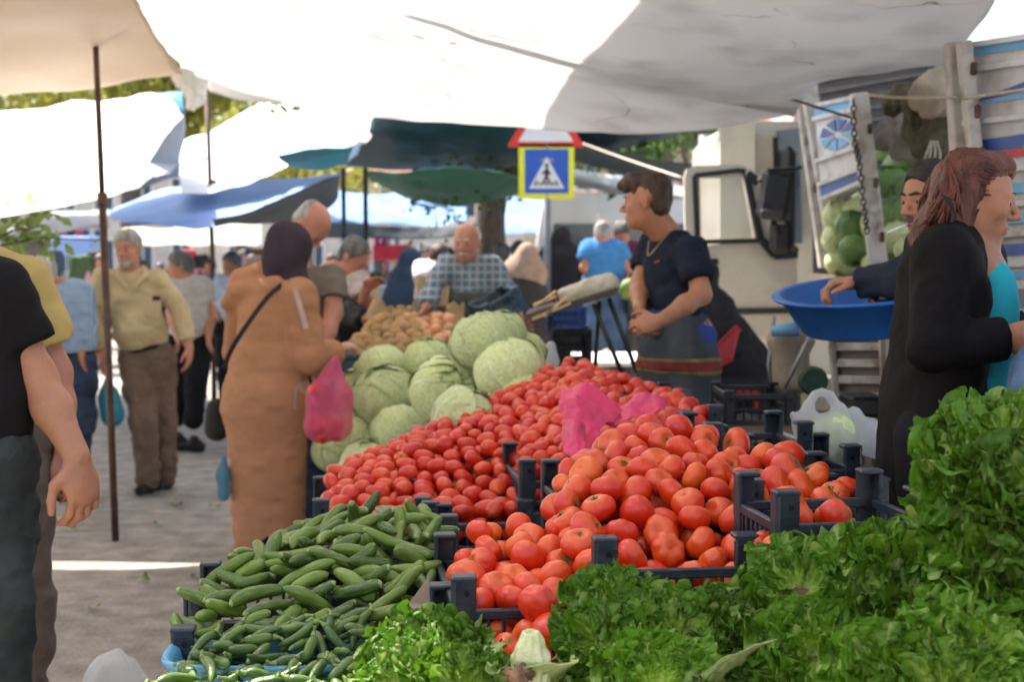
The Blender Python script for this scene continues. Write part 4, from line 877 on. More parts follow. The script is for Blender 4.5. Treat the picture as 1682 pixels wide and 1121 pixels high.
# ---- poles
M_RUST = mat('rusty_pipe', (.10, .055, .04), .6, .4, 12, .4, 60, metal=.3, dirt=.5, dirtcol=(.04, .03, .03), dscale=10)
M_GAL = mat('galvanised_pipe', (.30, .30, .31), .45, .15, 20, metal=.7)
M_DPOLE = mat('dark_pipe', (.06, .055, .055), .5, .3, 20, metal=.4)
def pole(pts, rs, m, label, name='pole', joint=None):
    w = [P(*p) for p in pts]; o0 = w[-1]; t = empty(name, tuple(o0), label, 'pole'); b = MB(); b.tube([tuple(q - o0) for q in w], rs, 14); b.build('shaft', m, t, True)
    if joint: 
        q = P(*joint) - o0; b = MB(); b.tube([tuple(q + Vector((0, 0, .03))), tuple(q - Vector((0, 0, .03)))], max(rs) * 1.35, 14); b.build('collar', m, t)
    return t
pole([(150, -90, 7.9), (168, 325, 7.9)], [.016, .016], M_RUST, 'upper slender length of the rusty tarp pole at the left')
pole([(168, 325, 7.9), (190, 893, 7.88)], [.021, .019], M_RUST, 'rusty tarp pole in front of the man in the beige shirt', joint=(168, 326, 7.9))
pole([(339, 124, 15), (349, 420, 15), (352, 666, 15)], [.025, .025, .03], M_RUST, 'thin rusty pole behind the woman in the brown coat', joint=(349, 300, 15))
pole([(564, 275, 14), (568, 684, 14)], [.022, .022], M_DPOLE, 'dark slim pole behind the bald man')
pole([(600, 275, 15), (603, 666, 15)], [.025, .025], M_DPOLE, 'slim grey pole beside the dark one behind the potatoes')

# ---- traffic sign
def sign():
    D = 14.0; base = P(898, 415 + 1.57 * F / D, D); t = empty('traffic_sign', tuple(base), 'pedestrian crossing sign with yellow border, under a red warning triangle', 'sign')
    R = Matrix.Rotation(math.radians(1.5), 4, 'Z'); s = F / D
    def q(px, py, dy=0): v = P(px, py, D); return (v.x - base.x, dy, v.z)
    b = MB(); b.tube([(0, .03, 0), (0, .03, q(898, 222)[2])], .036, 14); b.build('post', mat('post_grey', (.20, .20, .20), .6, .15, 9), t, True)
    def rrect(x0, y0, x1, y1, r, dy):
        pts = []
        for cx, cy, a0 in ((x1 - r, y0 + r, -90), (x1 - r, y1 - r, 0), (x0 + r, y1 - r, 90), (x0 + r, y0 + r, 180)):
            for k in range(6): a = math.radians(a0 + k * 18); pts.append(q(cx + r * math.cos(a), cy + r * math.sin(a), dy))
        return pts
    def flat(nm, polys, m, dy, th=.003):
        b = MB()
        for pg in polys: b.poly([(x, dy, z) for x, _, z in pg], th, (0, 1, 0))
        return b.build(nm, m, t)
    mp = lambda n, c, r=.4: mat(n, c, r, .04, 6)
    flat('yellow_plate', [rrect(852, 236, 943, 326, 5, 0)], mp('sign_yellow', (.80, .80, .02)), -.004, .008)
    flat('blue_panel', [rrect(862, 244, 934, 317, 2, 0)], mp('sign_blue', (.02, .10, .48)), -.0075)
    flat('white_triangle', [[q(898, 257), q(869, 309), q(927, 309)]], mp('sign_white', (.75, .75, .75)), -.0110)
    fig = [[(894, 284), (897, 275), (900, 275), (902, 284), (900, 289), (907, 303), (904, 304), (898, 293), (892, 304), (889, 303), (895, 289)], [(896, 277), (889, 284), (890, 286), (897, 281)], [(900, 277), (906, 285), (905, 287), (899, 281)],
           [(877, 304), (880, 296), (883, 296), (881, 304)], [(884, 304), (886, 298), (888, 298), (887, 304)], [(896, 304), (896, 298), (900, 298), (900, 304)], [(908, 304), (907, 298), (909, 298), (911, 304)], [(914, 304), (911, 296), (914, 296), (918, 304)]]
    hd = [(898 + 3.4 * math.cos(a * .5236), 271 + 3.4 * math.sin(a * .5236)) for a in range(12)]
    flat('black_pedestrian', [[q(*p) for p in f] for f in fig + [hd]], mp('sign_black', (.015, .015, .015)), -.0145)
    flat('red_triangle', [[q(835, 241), q(835, 236), q(893, 140), q(899, 140), q(958, 236), q(958, 241)]], mp('sign_red', (.68, .03, .02)), -.004, .008)
    flat('triangle_face', [[q(851, 232), q(896, 158), q(942, 232)]], mp('sign_white', (.75, .75, .75)), -.0075)
    b = MB(); b.box((0, .002, q(898, 262)[2]), (.12, .02, .03)); b.box((0, .002, q(898, 300)[2]), (.12, .02, .03)); b.build('bracket', M_GAL, t)
sign()

# ================================================================== trees and buildings
M_BARK = mat('bark', (.12, .10, .085), .9, .35, 5, .9, 14, stretch=(3, 3, 1))
def leaf_mat(name, c, c2):
    m = mat(name, c, .5, .3, 3, col2=c2, transl=.4, rand=.1); return m
M_LF = {'yel': leaf_mat('leaf_yellow_green', (.17, .20, .03), (.42, .40, .06)), 'grn': leaf_mat('leaf_green', (.03, .08, .015), (.10, .18, .03)), 'pal': leaf_mat('leaf_pale', (.12, .2, .05), (.32, .42, .12))}
def tree(px, d, h, crown, m, label, seed, nleaf=5000, ls=.10, trunk=.25, lean=0, clumps=26):
    g = np.random.default_rng(seed); b0 = P(px, 415, d); t = empty('tree', (b0.x, b0.y, 0), label, 'tree')
    cx, cy, cz, rx, ry, rz = crown; b = MB()
    b.tube([(0, 0, 0), (lean * .3, 0, h * .25), (lean * .6, .05, h * .5), (cx * .5 + lean, cy * .5, cz)], [trunk * 1.25, trunk * .95, trunk * .85, trunk * .35], 14)
    cl = []
    for k in range(clumps):
        v = g.normal(size=3); v /= np.linalg.norm(v); q = A((cx, cy, cz)) + v * A((rx, ry, rz)) * g.uniform(.45, 1); cl.append((q, g.uniform(.22, .42) * rx))
        if k < 9: b.tube([(lean * .6, 0, h * .45), tuple(A((lean, 0, h * .5)) * .5 + q * .5 - A((0, 0, .1))), tuple(q)], [trunk * .4, trunk * .2, .02], 7)
    b.build('trunk', M_BARK, t, True)
    n = nleaf; ci = g.integers(0, clumps, n); C = A([c[0] for c in cl])[ci]; Rr = A([c[1] for c in cl])[ci]; v = g.normal(size=(n, 3)); v /= np.linalg.norm(v, axis=1)[:, None]; pos = C + v * (Rr * g.uniform(.3, 1, n) ** .5)[:, None] * A((1, 1, .75))
    a = g.normal(size=(n, 3)); a /= np.linalg.norm(a, axis=1)[:, None]; c = np.cross(a, g.normal(size=(n, 3))); c /= np.linalg.norm(c, axis=1)[:, None]; s = ls * g.uniform(.6, 1.3, n)[:, None]
    V = np.stack([pos - a * s, pos + c * s * .5, pos + a * s, pos - c * s * .5], 1).reshape(-1, 3); Q = np.arange(n * 4).reshape(-1, 4)
    link('crown', quad_me('crown', V, Q, False), m, t); return t
tree(60, 38, 6.0, (0, 0, 6.0, 3.6, 2.5, 1.7), M_LF['yel'], 'yellow-green tree showing above the sunlit tarp at the far left', 1, 6000, .13)
tree(215, 34, 6.2, (0, 0, 6.0, 2.6, 2, 1.8), M_LF['yel'], 'yellow-green tree behind the rusty pole', 2, 5000, .12)
tree(-120, 34, 6, (0, 0, 5.2, 2.6, 2, 1.6), M_LF['grn'], 'dark green tree beyond the left edge of the photograph', 3, 3000, .13)
tree(400, 36, 5.6, (0, 0, 5.1, 2.6, 2, 1.6), M_LF['yel'], 'yellow-green tree between the two sunlit tarps', 4, 5000, .12)
tree(490, 30, 4.4, (0, 0, 3.6, 2.0, 1.5, 1.2), M_LF['yel'], 'small yellowish tree above the blue tarp', 5, 3000, .10)
tree(806, 17.5, 5.0, (0, 0, 4.2, 2.6, 2.2, 1.6), M_LF['grn'], 'big old tree with a thick grey trunk left of the traffic sign', 6, 5000, .09, trunk=.20)
tree(1040, 32, 5, (0, 0, 4.3, 2.2, 1.5, 1.3), M_LF['grn'], 'green tree in front of the pink building', 7, 2500, .10)
tree(1150, 30, 5, (0, 0, 4.6, 1.6, 1.5, 1.3), M_LF['grn'], 'green tree behind the truck cab', 8, 2500, .10)
def twig(px, py, d, label, n, R, seed, m):
    g = np.random.default_rng(seed); c = P(px, py, d); t = empty('branch', tuple(c), label, 'branch'); pos = g.normal(size=(n, 3)) * A((R, R, R * .7)); a = g.normal(size=(n, 3)); a /= np.linalg.norm(a, axis=1)[:, None]; q = np.cross(a, g.normal(size=(n, 3))); q /= np.linalg.norm(q, axis=1)[:, None]; s = .05
    V = np.stack([pos - a * s, pos + q * s * .5, pos + a * s, pos - q * s * .5], 1).reshape(-1, 3); link('leaves', quad_me('leaves', V, np.arange(n * 4).reshape(-1, 4), False), m, t)
    b = MB()
    for k in range(6): b.tube([(-R * 1.6, 0, -.1), tuple(pos[k] * .5 + A((-.1, 0, 0))), tuple(pos[k])], [.012, .008, .004], 6)
    b.build('twigs', M_BARK, t)
twig(25, 385, 8.5, 'sunlit leafy branch hanging at the left edge', 130, .14, 3, M_LF['pal'])
twig(745, 318, 16, 'dark leafy twigs hanging below the green tarp', 160, .30, 4, M_LF['grn'])

M_PLA = mat('plaster_pink', (.52, .38, .33), .85, .08, 1, .2, 30, dirt=.3); M_PLW = mat('plaster_cream', (.55, .52, .46), .85, .08, 1, .2, 30, dirt=.3); M_GLS = mat('window_glass', (.05, .08, .11), .12, .1, 2); M_FR = mat('window_frame', (.70, .70, .70), .5, .05, 4); M_ROOF = mat('roof_tile', (.30, .12, .07), .8, .25, 3, .4, 30)
def building(px0, px1, d, h, m, label, floors, cols, name='building', roof=True):
    x0 = P(px0, 415, d).x; x1 = P(px1, 415, d).x; w_ = x1 - x0; t = empty(name, ((x0 + x1) / 2, d, 0), label, 'building')
    b = MB(); b.box((0, 3, h / 2), (w_, 6, h)); b.build('wall', m, t)
    fh = h / floors; cw = w_ / cols
    for f in range(floors):
        for c in range(cols):
            X = -w_ / 2 + cw * (c + .5); Z = fh * (f + .55); ww, wh = cw * .45, fh * .5
            b = MB(); b.box((X, -.01, Z + wh / 2 + .04), (ww + .16, .08, .08)); b.box((X, -.01, Z - wh / 2 - .04), (ww + .16, .12, .08)); b.box((X - ww / 2 - .04, -.01, Z), (.08, .08, wh)); b.box((X + ww / 2 + .04, -.01, Z), (.08, .08, wh)); b.box((X, -.02, Z), (.05, .04, wh)); o = b.build('window', M_FR, t)
            b = MB(); b.box((X, -.003, Z), (ww, .02, wh)); q = b.build('pane', M_GLS, o)
    if roof:
        b = MB(); b.poly([(-w_ / 2 - .4, -.5, h + .012), (w_ / 2 + .4, -.5, h + .012), (w_ / 2 - 1, 3, h + 1.4), (-w_ / 2 + 1, 3, h + 1.4)], .12, (0, 0, 1)); b.build('roof', M_ROOF, t)
    return t
building(930, 1250, 48, 5.6, M_PLA, 'pink plastered house seen through the gap right of the sign', 2, 5)
building(-300, 330, 62, 5.2, M_PLW, 'low cream shop row far behind the left crowd', 2, 10)
building(360, 860, 58, 4.6, M_PLW, 'low pale shop row far behind the potatoes', 2, 8)
building(1300, 2100, 40, 5.4, M_PLA, 'long pink house behind the truck', 2, 8)
# ================================================================== truck, van and things behind the stall
M_CAB_W = mat('truck_paint', (.62, .57, .46), .35, .04, 2, dirt=.35, dirtcol=(.30, .25, .18), dscale=5, coat=.3)
M_PANEL = mat('bed_paint_white', (.56, .56, .56), .45, .06, 3, .2, 30, dirt=.6, dirtcol=(.20, .15, .11), dscale=7)
M_POST = mat('bed_post_paint', (.52, .50, .45), .55, .1, 5, .3, 30, dirt=.85, dirtcol=(.16, .09, .05), dscale=11)
M_LB = mat('paint_light_blue', (.12, .38, .62), .45, .08, 5, dirt=.4, dirtcol=(.2, .2, .2), dscale=9); M_DB = mat('paint_dark_blue', (.03, .09, .32), .45, .1, 5, dirt=.4, dirtcol=(.15, .15, .17), dscale=9); M_RD = mat('paint_red', (.50, .03, .04), .45, .1, 5, dirt=.3)
M_BLK = mat('black_rubber', (.012, .012, .013), .55, .2, 20); M_DKM = mat('dark_metal', (.05, .048, .045), .5, .3, 10, metal=.3); M_GLASS = mat('cab_glass', (.10, .13, .15), .08, .1, 3, coat=.5); M_CHR = mat('mirror_glass', (.5, .5, .5), .05, .02, 2, metal=1.0)
def pl(pts, d=None):
    return [P(*(q if len(q) == 3 else (q[0], q[1], d))) for q in pts]
def slab(b, pts, th=.02, mi=0, push=0.0):
    """a quad/outline through photo points with real thickness, set back from the viewer side"""
    w = [Vector(p) for p in pts]; n = (w[1] - w[0]).cross(w[2] - w[0]).normalized()
    if n.y < 0: n = -n
    w = [p + n * push for p in w]; b.poly(w, th, n, mi)
T0 = P(1230, 640, 9.0); T0.z = 0
truck = empty('truck', tuple(T0), 'old white livestock truck with open cab door, loaded with cabbages', 'truck')
def tb(b, nm, m, par=truck, smooth=False):
    off = Vector(truck.location); b.V = [tuple(Vector(v) - off) for v in b.V]; return b.build(nm, m, par, smooth)
# cab body
b = MB(); c0 = P(1185, 200, 10.6); c1 = P(1345, 600, 10.6)
b.box(((c0.x + c1.x) / 2 + .12, 11.4, (c0.z + .62) / 2 + .0), (c1.x - c0.x + .25, 1.9, c0.z - .62), bev=.10); tb(b, 'cab_body', M_CAB_W)
b = MB(); slab(b, pl([(1183, 205), (1240, 198), (1240, 330), (1205, 420), (1183, 420)], 10.3), .12); tb(b, 'windscreen_pillar', M_CAB_W)
b = MB(); slab(b, pl([(1275, 215), (1312, 210), (1318, 400), (1278, 400)], 10.38), .03); o = tb(b, 'cab_window', M_GLASS)
b = MB(); slab(b, pl([(1270, 225), (1278, 225), (1282, 400), (1274, 400)], 10.33), .02); tb(b, 'window_seal', M_BLK, truck)
b = MB(); b.box(tuple(P(1293, 330, 10.2)), (.10, .16, .75), bev=.04); tb(b, 'seat', M_BLK)
# door: outer skin with an opening
D = 9.3
dr = MB()
for pts in ([(1124, 292), (1128, 278), (1142, 272), (1150, 292), (1152, 410), (1126, 410)], [(1142, 272), (1218, 270), (1232, 280), (1222, 292), (1150, 292)], [(1232, 280), (1244, 300), (1272, 388), (1262, 400), (1240, 396), (1222, 292)],
            [(1126, 404), (1152, 404), (1240, 396), (1262, 400), (1310, 424), (1312, 552), (1200, 560), (1134, 556)]): slab(dr, pl(pts, D), .06)
door = tb(dr, 'door', M_CAB_W)
b = MB(); fr = [(1141, 288), (1216, 279), (1224, 283), (1248, 395), (1146, 398)]
for i in range(5): p, q = P(*fr[i], D - .015), P(*fr[(i + 1) % 5], D - .015); b.bar(p, q, .03, .03, up=(0, 1, 0))
off = Vector(truck.location); b.V = [tuple(Vector(v) - off) for v in b.V]; b.build('window_frame', M_BLK, door)
b = MB(); b.bar(P(1226, 283, D - .03), P(1252, 395, D - .03), .03, .03, up=(0, 1, 0)); b.bar(P(1252, 395, D - .03), P(1272, 420, D - .03), .05, .04, up=(0, 1, 0)); b.bar(P(1272, 420, D - .03), P(1310, 418, D - .03), .05, .04, up=(0, 1, 0)); b.bar(P(1226, 283, D - .03), P(1246, 300, D - .03), .05, .04, up=(0, 1, 0)); b.V = [tuple(Vector(v) - off) for v in b.V]; b.build('door_seal', M_BLK, door)
b = MB(); slab(b, pl([(1128, 508), (1311, 505), (1311, 515), (1128, 518)], D - .012), .02); b.V = [tuple(Vector(v) - off) for v in b.V]; b.build('trim_strip', M_DKM, door)
b = MB(); b.box(tuple(P(1160, 430, D - .02)), (.16, .03, .04), bev=.01); b.V = [tuple(Vector(v) - off) for v in b.V]; b.build('handle', M_BLK, door)
# door glass: dusty pane half wound up
b = MB(); slab(b, pl([(1150, 292), (1216, 283), (1240, 393), (1152, 395)], D + .03), .006); b.V = [tuple(Vector(v) - off) for v in b.V]; gm = mat('dusty_glass', (.45, .48, .46), .15, .05, 3, alpha=.30); b.build('window_pane', gm, door)
# mirror
b = MB(); b.box(tuple(P(1272, 322, 8.95)), (.19, .07, .30), Matrix.Rotation(.15, 3, 'Y'), bev=.03); mir = tb(b, 'mirror', M_BLK); b = MB(); b.box(tuple(P(1268, 352, 8.9)), (.14, .02, .06), bev=.008); b.V = [tuple(Vector(v) - off) for v in b.V]; b.build('mirror_glass', M_DKM, mir)
b = MB(); b.tube([P(1246, 298, 8.95), P(1262, 280, 9), P(1302, 278, 9.4), P(1315, 275, 10)], .014, 8); b.tube([P(1270, 365, 8.95), P(1290, 400, 9.2), P(1308, 410, 10)], .02, 8); b.box(tuple(P(1282, 388, 9.1)), (.14, .08, .22), bev=.04); tb(b, 'mirror_arm', M_BLK)
b = MB(); slab(b, pl([(1134, 560), (1320, 552), (1320, 590), (1140, 590)], 9.7), .25); tb(b, 'step_skirt', M_CAB_W)
for (px, dd) in ((1225, 9.9), (1640, 6.4)):
    c = P(px, 600, dd); c.z = .45; w_ = MB(); R_ = Matrix.Rotation(math.pi / 2, 3, 'X'); prof = [(.28, -.12), (.42, -.13), (.45, -.09), (.45, .09), (.42, .13), (.28, .12)]; w_.lathe(prof, n=36); w_.V = [tuple(R_ @ Vector(v) + c) for v in w_.V]; wh = tb(w_, 'wheel', M_BLK)
    w_ = MB(); w_.lathe([(.06, -.14), (.12, -.10), (.27, -.11), (.28, -.10), (.28, .10), (.05, .05)], n=30); w_.V = [tuple(R_ @ Vector(v) + c - off) for v in w_.V]; w_.build('rim', M_DKM, wh)
b = MB(); b.bar(P(1330, 640, 8.0) * 1, P(1700, 700, 6.0), .12, .2); b.V = [(v[0], v[1], v[2] if False else v[2]) for v in b.V]; tb(b, 'chassis_rail', M_DKM)
# bed gates
def gate(nm, post_pts, panel, stripes, ribs):
    b = MB(); slab(b, panel, .05); g = tb(b, nm, M_PANEL)
    p = panel; n_ = (p[1] - p[0]).cross(p[3] - p[0]).normalized(); n_ = n_ if n_.y < 0 else -n_
    def at(u, v): return (p[0] * (1 - u) + p[1] * u) * (1 - v) + (p[3] * (1 - u) + p[2] * u) * v
    rb = MB()
    for v in ribs:
        rb.bar(at(0, v) + n_ * .012, at(1, v) + n_ * .012, .022, .022, up=tuple(n_))
    rb.V = [tuple(Vector(q) - off) for q in rb.V]; rb.build('rib', M_PANEL, g)
    for nm2, m, poly in stripes:
        s_ = MB(); q = [at(u, v) + n_ * .006 for u, v in poly]; s_.poly(q, .003, n_); s_.V = [tuple(Vector(x) - off) for x in s_.V]; s_.build(nm2, m, g)
    for i, (a, c, w_) in enumerate(post_pts):
        a, c = P(*a), P(*c); b = MB(); b.bar(a, c, w_, .07, up=(0, 1, 0)); po = tb(b, 'gate_post', M_POST)
        b = MB()
        for k in range(3):
            q = a.lerp(c, .2 + k * .3); b = MB(); b.box(tuple(q + Vector((w_ * .3, -.042, 0))), (.022, .02, .05), bev=.006); b.V = [tuple(Vector(v) - off) for v in b.V]; b.build('hinge', M_RUST, po)
    return g
gp = pl([(1338, 172, 7.9), (1408, 158, 7.2), (1420, 300, 7.2), (1350, 330, 7.9)])
star = []
for a0 in range(0, 8):
    a, c = a0 * .785 + .08, (a0 + 1) * .785 - .08; R1 = .42; star.append((('emblem_blade', M_DB if a0 in (4, 5, 6, 7) else M_LB, [(.52 + .06 * math.cos((a + c) / 2), .37 + .03 * math.sin((a + c) / 2)), (.52 + R1 * math.cos(a) * (1 if abs(math.cos(a)) > .7 else .9), .37 + .17 * math.sin(a)), (.52 + R1 * math.cos(c) * (1 if abs(math.cos(c)) > .7 else .9), .37 + .17 * math.sin(c))])))
gate('side_gate', [((1328, 140, 8.0), (1380, 458, 8.0), .085), ((1316, 178, 8.15), (1352, 440, 8.15), .04), ((1410, 153, 7.1), (1444, 448, 7.1), .085)], gp, [('light_stripe', M_LB, [(.02, .01), (.98, .01), (.98, .12), (.02, .12)]), ('dark_stripe', M_DB, [(.02, .85), (.98, .85), (.98, .985), (.02, .985)])] + star, (.012, .145, .58, .83, .988))
gp = pl([(1580, 72, 5.6), (1800, 38, 5.0), (1800, 470, 5.0), (1600, 478, 5.6)])
gate('rear_gate', [((1568, 70, 5.65), (1592, 470, 5.65), .075), ((1583, 68, 5.5), (1606, 300, 5.5), .045)], gp,
     [('light_stripe', M_LB, [(.02, .005), (.99, .005), (.99, .055), (.02, .055)]), ('blue_wedge', M_DB, [(.10, .235), (.99, .12), (.99, .19), (.12, .238)]), ('light_wedge', M_LB, [(.12, .243), (.99, .20), (.99, .245), (.2, .25)]), ('dark_stripe', M_DB, [(.03, .395), (.99, .38), (.99, .43), (.03, .445)]),
      ('red_stripe', M_RD, [(.03, .450), (.99, .435), (.99, .465), (.03, .48)]), ('light_stripe', M_LB, [(.03, .58), (.99, .575), (.99, .615), (.03, .62)]), ('light_stripe', M_LB, [(.03, .70), (.99, .695), (.99, .735), (.03, .74)]), ('dark_stripe', M_DB, [(.03, .82), (.99, .815), (.99, .86), (.03, .865)]), ('light_stripe', M_LB, [(.03, .93), (.99, .925), (.99, .955), (.03, .96)])], (.012, .11, .32, .52, .66, .78, .90, .988))
M_DTARP = mat('truck_cover', (.045, .042, .048), .7, .2, 3, .4, 20, stretch=(1, 1, 12), dirt=.4, dirtcol=(.10, .09, .08)); M_BEDW = mat('bed_wood', (.10, .075, .055), .85, .3, 4, .4, 40, dirt=.5)
b = MB(); fr_ = pl([(1335, 125, 10.2), (1620, 70, 8.6), (1620, 470, 8.6), (1335, 470, 10.2)]); slab(b, fr_, .04); tb(b, 'far_side_wall', M_DTARP)
b = MB()
for k in range(9): 
    v = (k + .5) / 9 * .5; b.bar((fr_[0] * (1 - v) + fr_[3] * v) + Vector((0, -.03, 0)), (fr_[1] * (1 - v) + fr_[2] * v) + Vector((0, -.03, 0)), .03, .03)
tb(b, 'cover_slat', M_DKM)
b = MB(); slab(b, pl([(1330, 448, 8.2), (1610, 478, 5.7), (1760, 478, 8.4), (1340, 452, 10.2)]), .08); tb(b, 'bed_floor', M_BEDW)
# lowered side, ribbed, below the tub
b = MB(); lp = pl([(1358, 540, 5.6), (1500, 540, 5.3), (1500, 655, 5.3), (1368, 652, 5.6)]); slab(b, lp, .04); ls_ = tb(b, 'lowered_side', mat('side_brown', (.20, .165, .135), .7, .25, 4, .4, 40, dirt=.6, dirtcol=(.07, .06, .05), dscale=8))
b = MB()
for k in range(5):
    v = k / 4 * .96 + .02; b.bar(lp[0].lerp(lp[3], v) + Vector((0, -.018, 0)), lp[1].lerp(lp[2], v) + Vector((0, -.018, 0)), .022, .03)
for u in (.02, .62, .7, .98): b.bar(lp[0].lerp(lp[1], u) + Vector((0, -.035, 0)), lp[3].lerp(lp[2], u) + Vector((0, -.035, 0)), .02, .03, up=(0, 1, 0))
b.V = [tuple(Vector(v) - off) for v in b.V]; b.build('rib', M_POST, ls_)
# load
for i, (px, py, r, d) in enumerate([(1378, 352, 24, 7.9), (1398, 372, 26, 7.7), (1376, 395, 24, 7.9), (1410, 345, 22, 7.8), (1402, 412, 25, 7.6), (1380, 432, 22, 7.9), (1425, 390, 24, 7.7), (1468, 352, 28, 7.3), (1500, 345, 27, 7.4), (1478, 392, 28, 7.2), (1462, 420, 26, 7.3), (1500, 412, 27, 7.1), (1440, 370, 25, 7.6), (1530, 385, 26, 7.2), (1440, 435, 22, 7.5), (1420, 335, 22, 8.2)]):
    cabbage(px, py, r * 1.05, d, i % 3, .4 + .2 * (i % 3), 'green cabbage in the loaded truck behind the white gate posts', 'cabbages loaded in the truck', i % 3 == 1)
for i, (px, py, r, d) in enumerate([(1462, 300, 26, 7.9), (1492, 318, 26, 7.8), (1480, 272, 24, 8.2), (1518, 300, 27, 8), (1535, 265, 27, 8), (1510, 240, 24, 8.3), (1545, 320, 26, 7.7), (1460, 245, 24, 8.5), (1550, 225, 26, 8.2), (1452, 330, 20, 8)]):
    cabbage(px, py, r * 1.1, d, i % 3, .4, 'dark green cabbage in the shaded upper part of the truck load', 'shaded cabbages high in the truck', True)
def lump(name, c, pts, m, label, cat, vox=.012, noise=None, cuts=(), group=None):
    f = Field(vox)
    for q in pts: f.chain([P(*p) for p in q[0]], q[1], k=q[2] if len(q) > 2 else .03)
    o = f.build(name, m, None, noise=noise or [(.028, 8, 1, (1, 1, .7)), (.014, 22, 2, (1, .8, 1)), (.005, 55, 3, (1, 1, 1))], origin=P(*c)); return tag(o, label, cat, group)
M_SACK = mat('sack_beige', (.34, .29, .22), .85, .2, 12, .6, 60); M_SACKG = mat('sack_grey', (.24, .22, .20), .85, .2, 12, .6, 60); M_OLV = mat('net_olive', (.075, .065, .035), .9, .4, 25, .8, 60)
lump('sack', (1535, 160, 6.6), [([(1540, 135, 6.6), (1530, 155, 6.6), (1548, 190, 6.7)], [.06, .10, .07])], M_SACK, 'beige sack slumped over the side at the top of the truck', 'sack')
lump('sack', (1470, 225, 7.2), [([(1445, 235, 7.2), (1475, 215, 7.2), (1505, 225, 7.1)], [.05, .11, .10]), ([(1480, 245, 7.1), (1510, 250, 7.1)], [.05, .05])], M_SACKG, 'grey sack lying on the cabbages inside the truck', 'sack')
lump('net', (1510, 200, 6.9), [([(1470, 172, 6.9), (1490, 160, 6.9), (1520, 170, 6.8)], [.045, .07, .06]), ([(1495, 175, 6.8), (1505, 215, 6.8), (1530, 240, 6.7)], [.04, .06, .09]), ([(1540, 180, 6.7), (1548, 215, 6.7), (1540, 245, 6.7)], [.07, .08, .05])], M_OLV, 'tangled olive green nets hanging at the top of the truck', 'net', noise=[(.03, 14, 1, (1, 1, .4)), (.012, 40, 2, (1, 1, .4))])
for k, x in enumerate((1515, 1522, 1531, 1540)): rope('cord', [(x + 14 - k * 5, 232, 6.6), (x + 4, 260, 6.55), (x - 14, 300, 6.6)], .005, M_ROPEL, 'thin cord hanging below the olive nets in the truck', 'cord', 'cords hanging below the nets')
rope('rope', [(1416, 155, 7.0), (1470, 160, 6.5), (1572, 160, 5.5)], .006, M_ROPEL, 'light rope tied between the two truck gates')
rope('rope', [(1583, 162, 5.4), (1630, 155, 5.2), (1700, 145, 5.0)], .006, M_ROPEL, 'light rope stretched across the blue and white rear gate')
def chain():
    c = P(1402, 170, 7.0); t = empty('chain', tuple(c), 'steel chain hanging down the truck gate post', 'chain'); pts = crom([tuple(P(*q)) for q in ((1402, 168, 7.0), (1404, 230, 7.0), (1412, 270, 7.0), (1418, 330, 7.0), (1424, 378, 7.0))], np.linspace(0, 1, 26))
    for i, p in enumerate(pts):
        b = MB(); ring = [tuple(Vector(p) - c + (Vector((.012 * math.cos(a), 0, .019 * math.sin(a))) if i % 2 else Vector((0, .012 * math.cos(a), .019 * math.sin(a))))) for a in np.linspace(0, 6.2832, 11)]; b.tube(ring, .004, 6); b.build('link', M_DKM, t, True)
chain()
# white van
van0 = P(1100, 650, 19); van0.z = 0; van = empty('van', tuple(van0), 'white van parked behind the blue-shirted man and the boy', 'van'); VO = Vector(van.location)
def vb(b, nm, m, par=van): b.V = [tuple(Vector(v) - VO) for v in b.V]; return b.build(nm, m, par)
M_VAN = mat('van_paint', (.82, .82, .82), .3, .03, 2, coat=.3, dirt=.15, dirtcol=(.4, .38, .34))
def side(pts, y0, y1, b, mi=0): 
    w = [P(x, y, y0) for x, y in pts]; b.poly(w, y1 - y0, (0, 1, 0), mi)
b = MB(); side([(884, 560), (880, 420), (890, 345), (905, 325), (960, 318), (1420, 318), (1430, 560)], 19, 21.0, b); body = vb(b, 'body', M_VAN)
for (x0, x1) in ((908, 1000), (1010, 1100), (1110, 1240), (1250, 1400)):
    b = MB(); side([(x0, 425), (x0 + 2, 368), (x1, 368), (x1, 425)], 18.97, 18.995, b); vb(b, 'window', M_GLASS)
b = MB(); side([(884, 462), (1430, 462), (1430, 470), (884, 470)], 18.96, 18.99, b); vb(b, 'trim_strip', M_DKM)
for px in (930, 1360):
    c = P(px, 600, 19.05); c.z = .34; w_ = MB(); w_.lathe([(.2, -.11), (.32, -.11), (.34, -.08), (.34, .08), (.32, .11), (.2, .11)], n=30); w_.V = [tuple(R_ @ Vector(v) + c) for v in w_.V]; wh = vb(w_, 'wheel', M_BLK)
    w_ = MB(); w_.lathe([(.05, .13), (.19, .115), (.2, .10), (.2, -.10), (.05, -.05)], n=24); w_.V = [tuple(R_ @ Vector(v) + c - VO) for v in w_.V]; w_.build('rim', M_GAL, wh)
# white pole in front of van
pole([(984, 300, 18), (985, 400, 18), (985, 620, 18)], [.02, .02, .02], M_VAN, 'thin white pole in front of the white van')
pole([(1162, 222, 17), (1160, 600, 17)], [.10, .10], mat('pillar_grey', (.25, .25, .27), .7, .1, 5), 'broad grey post seen through the truck door window', joint=None)

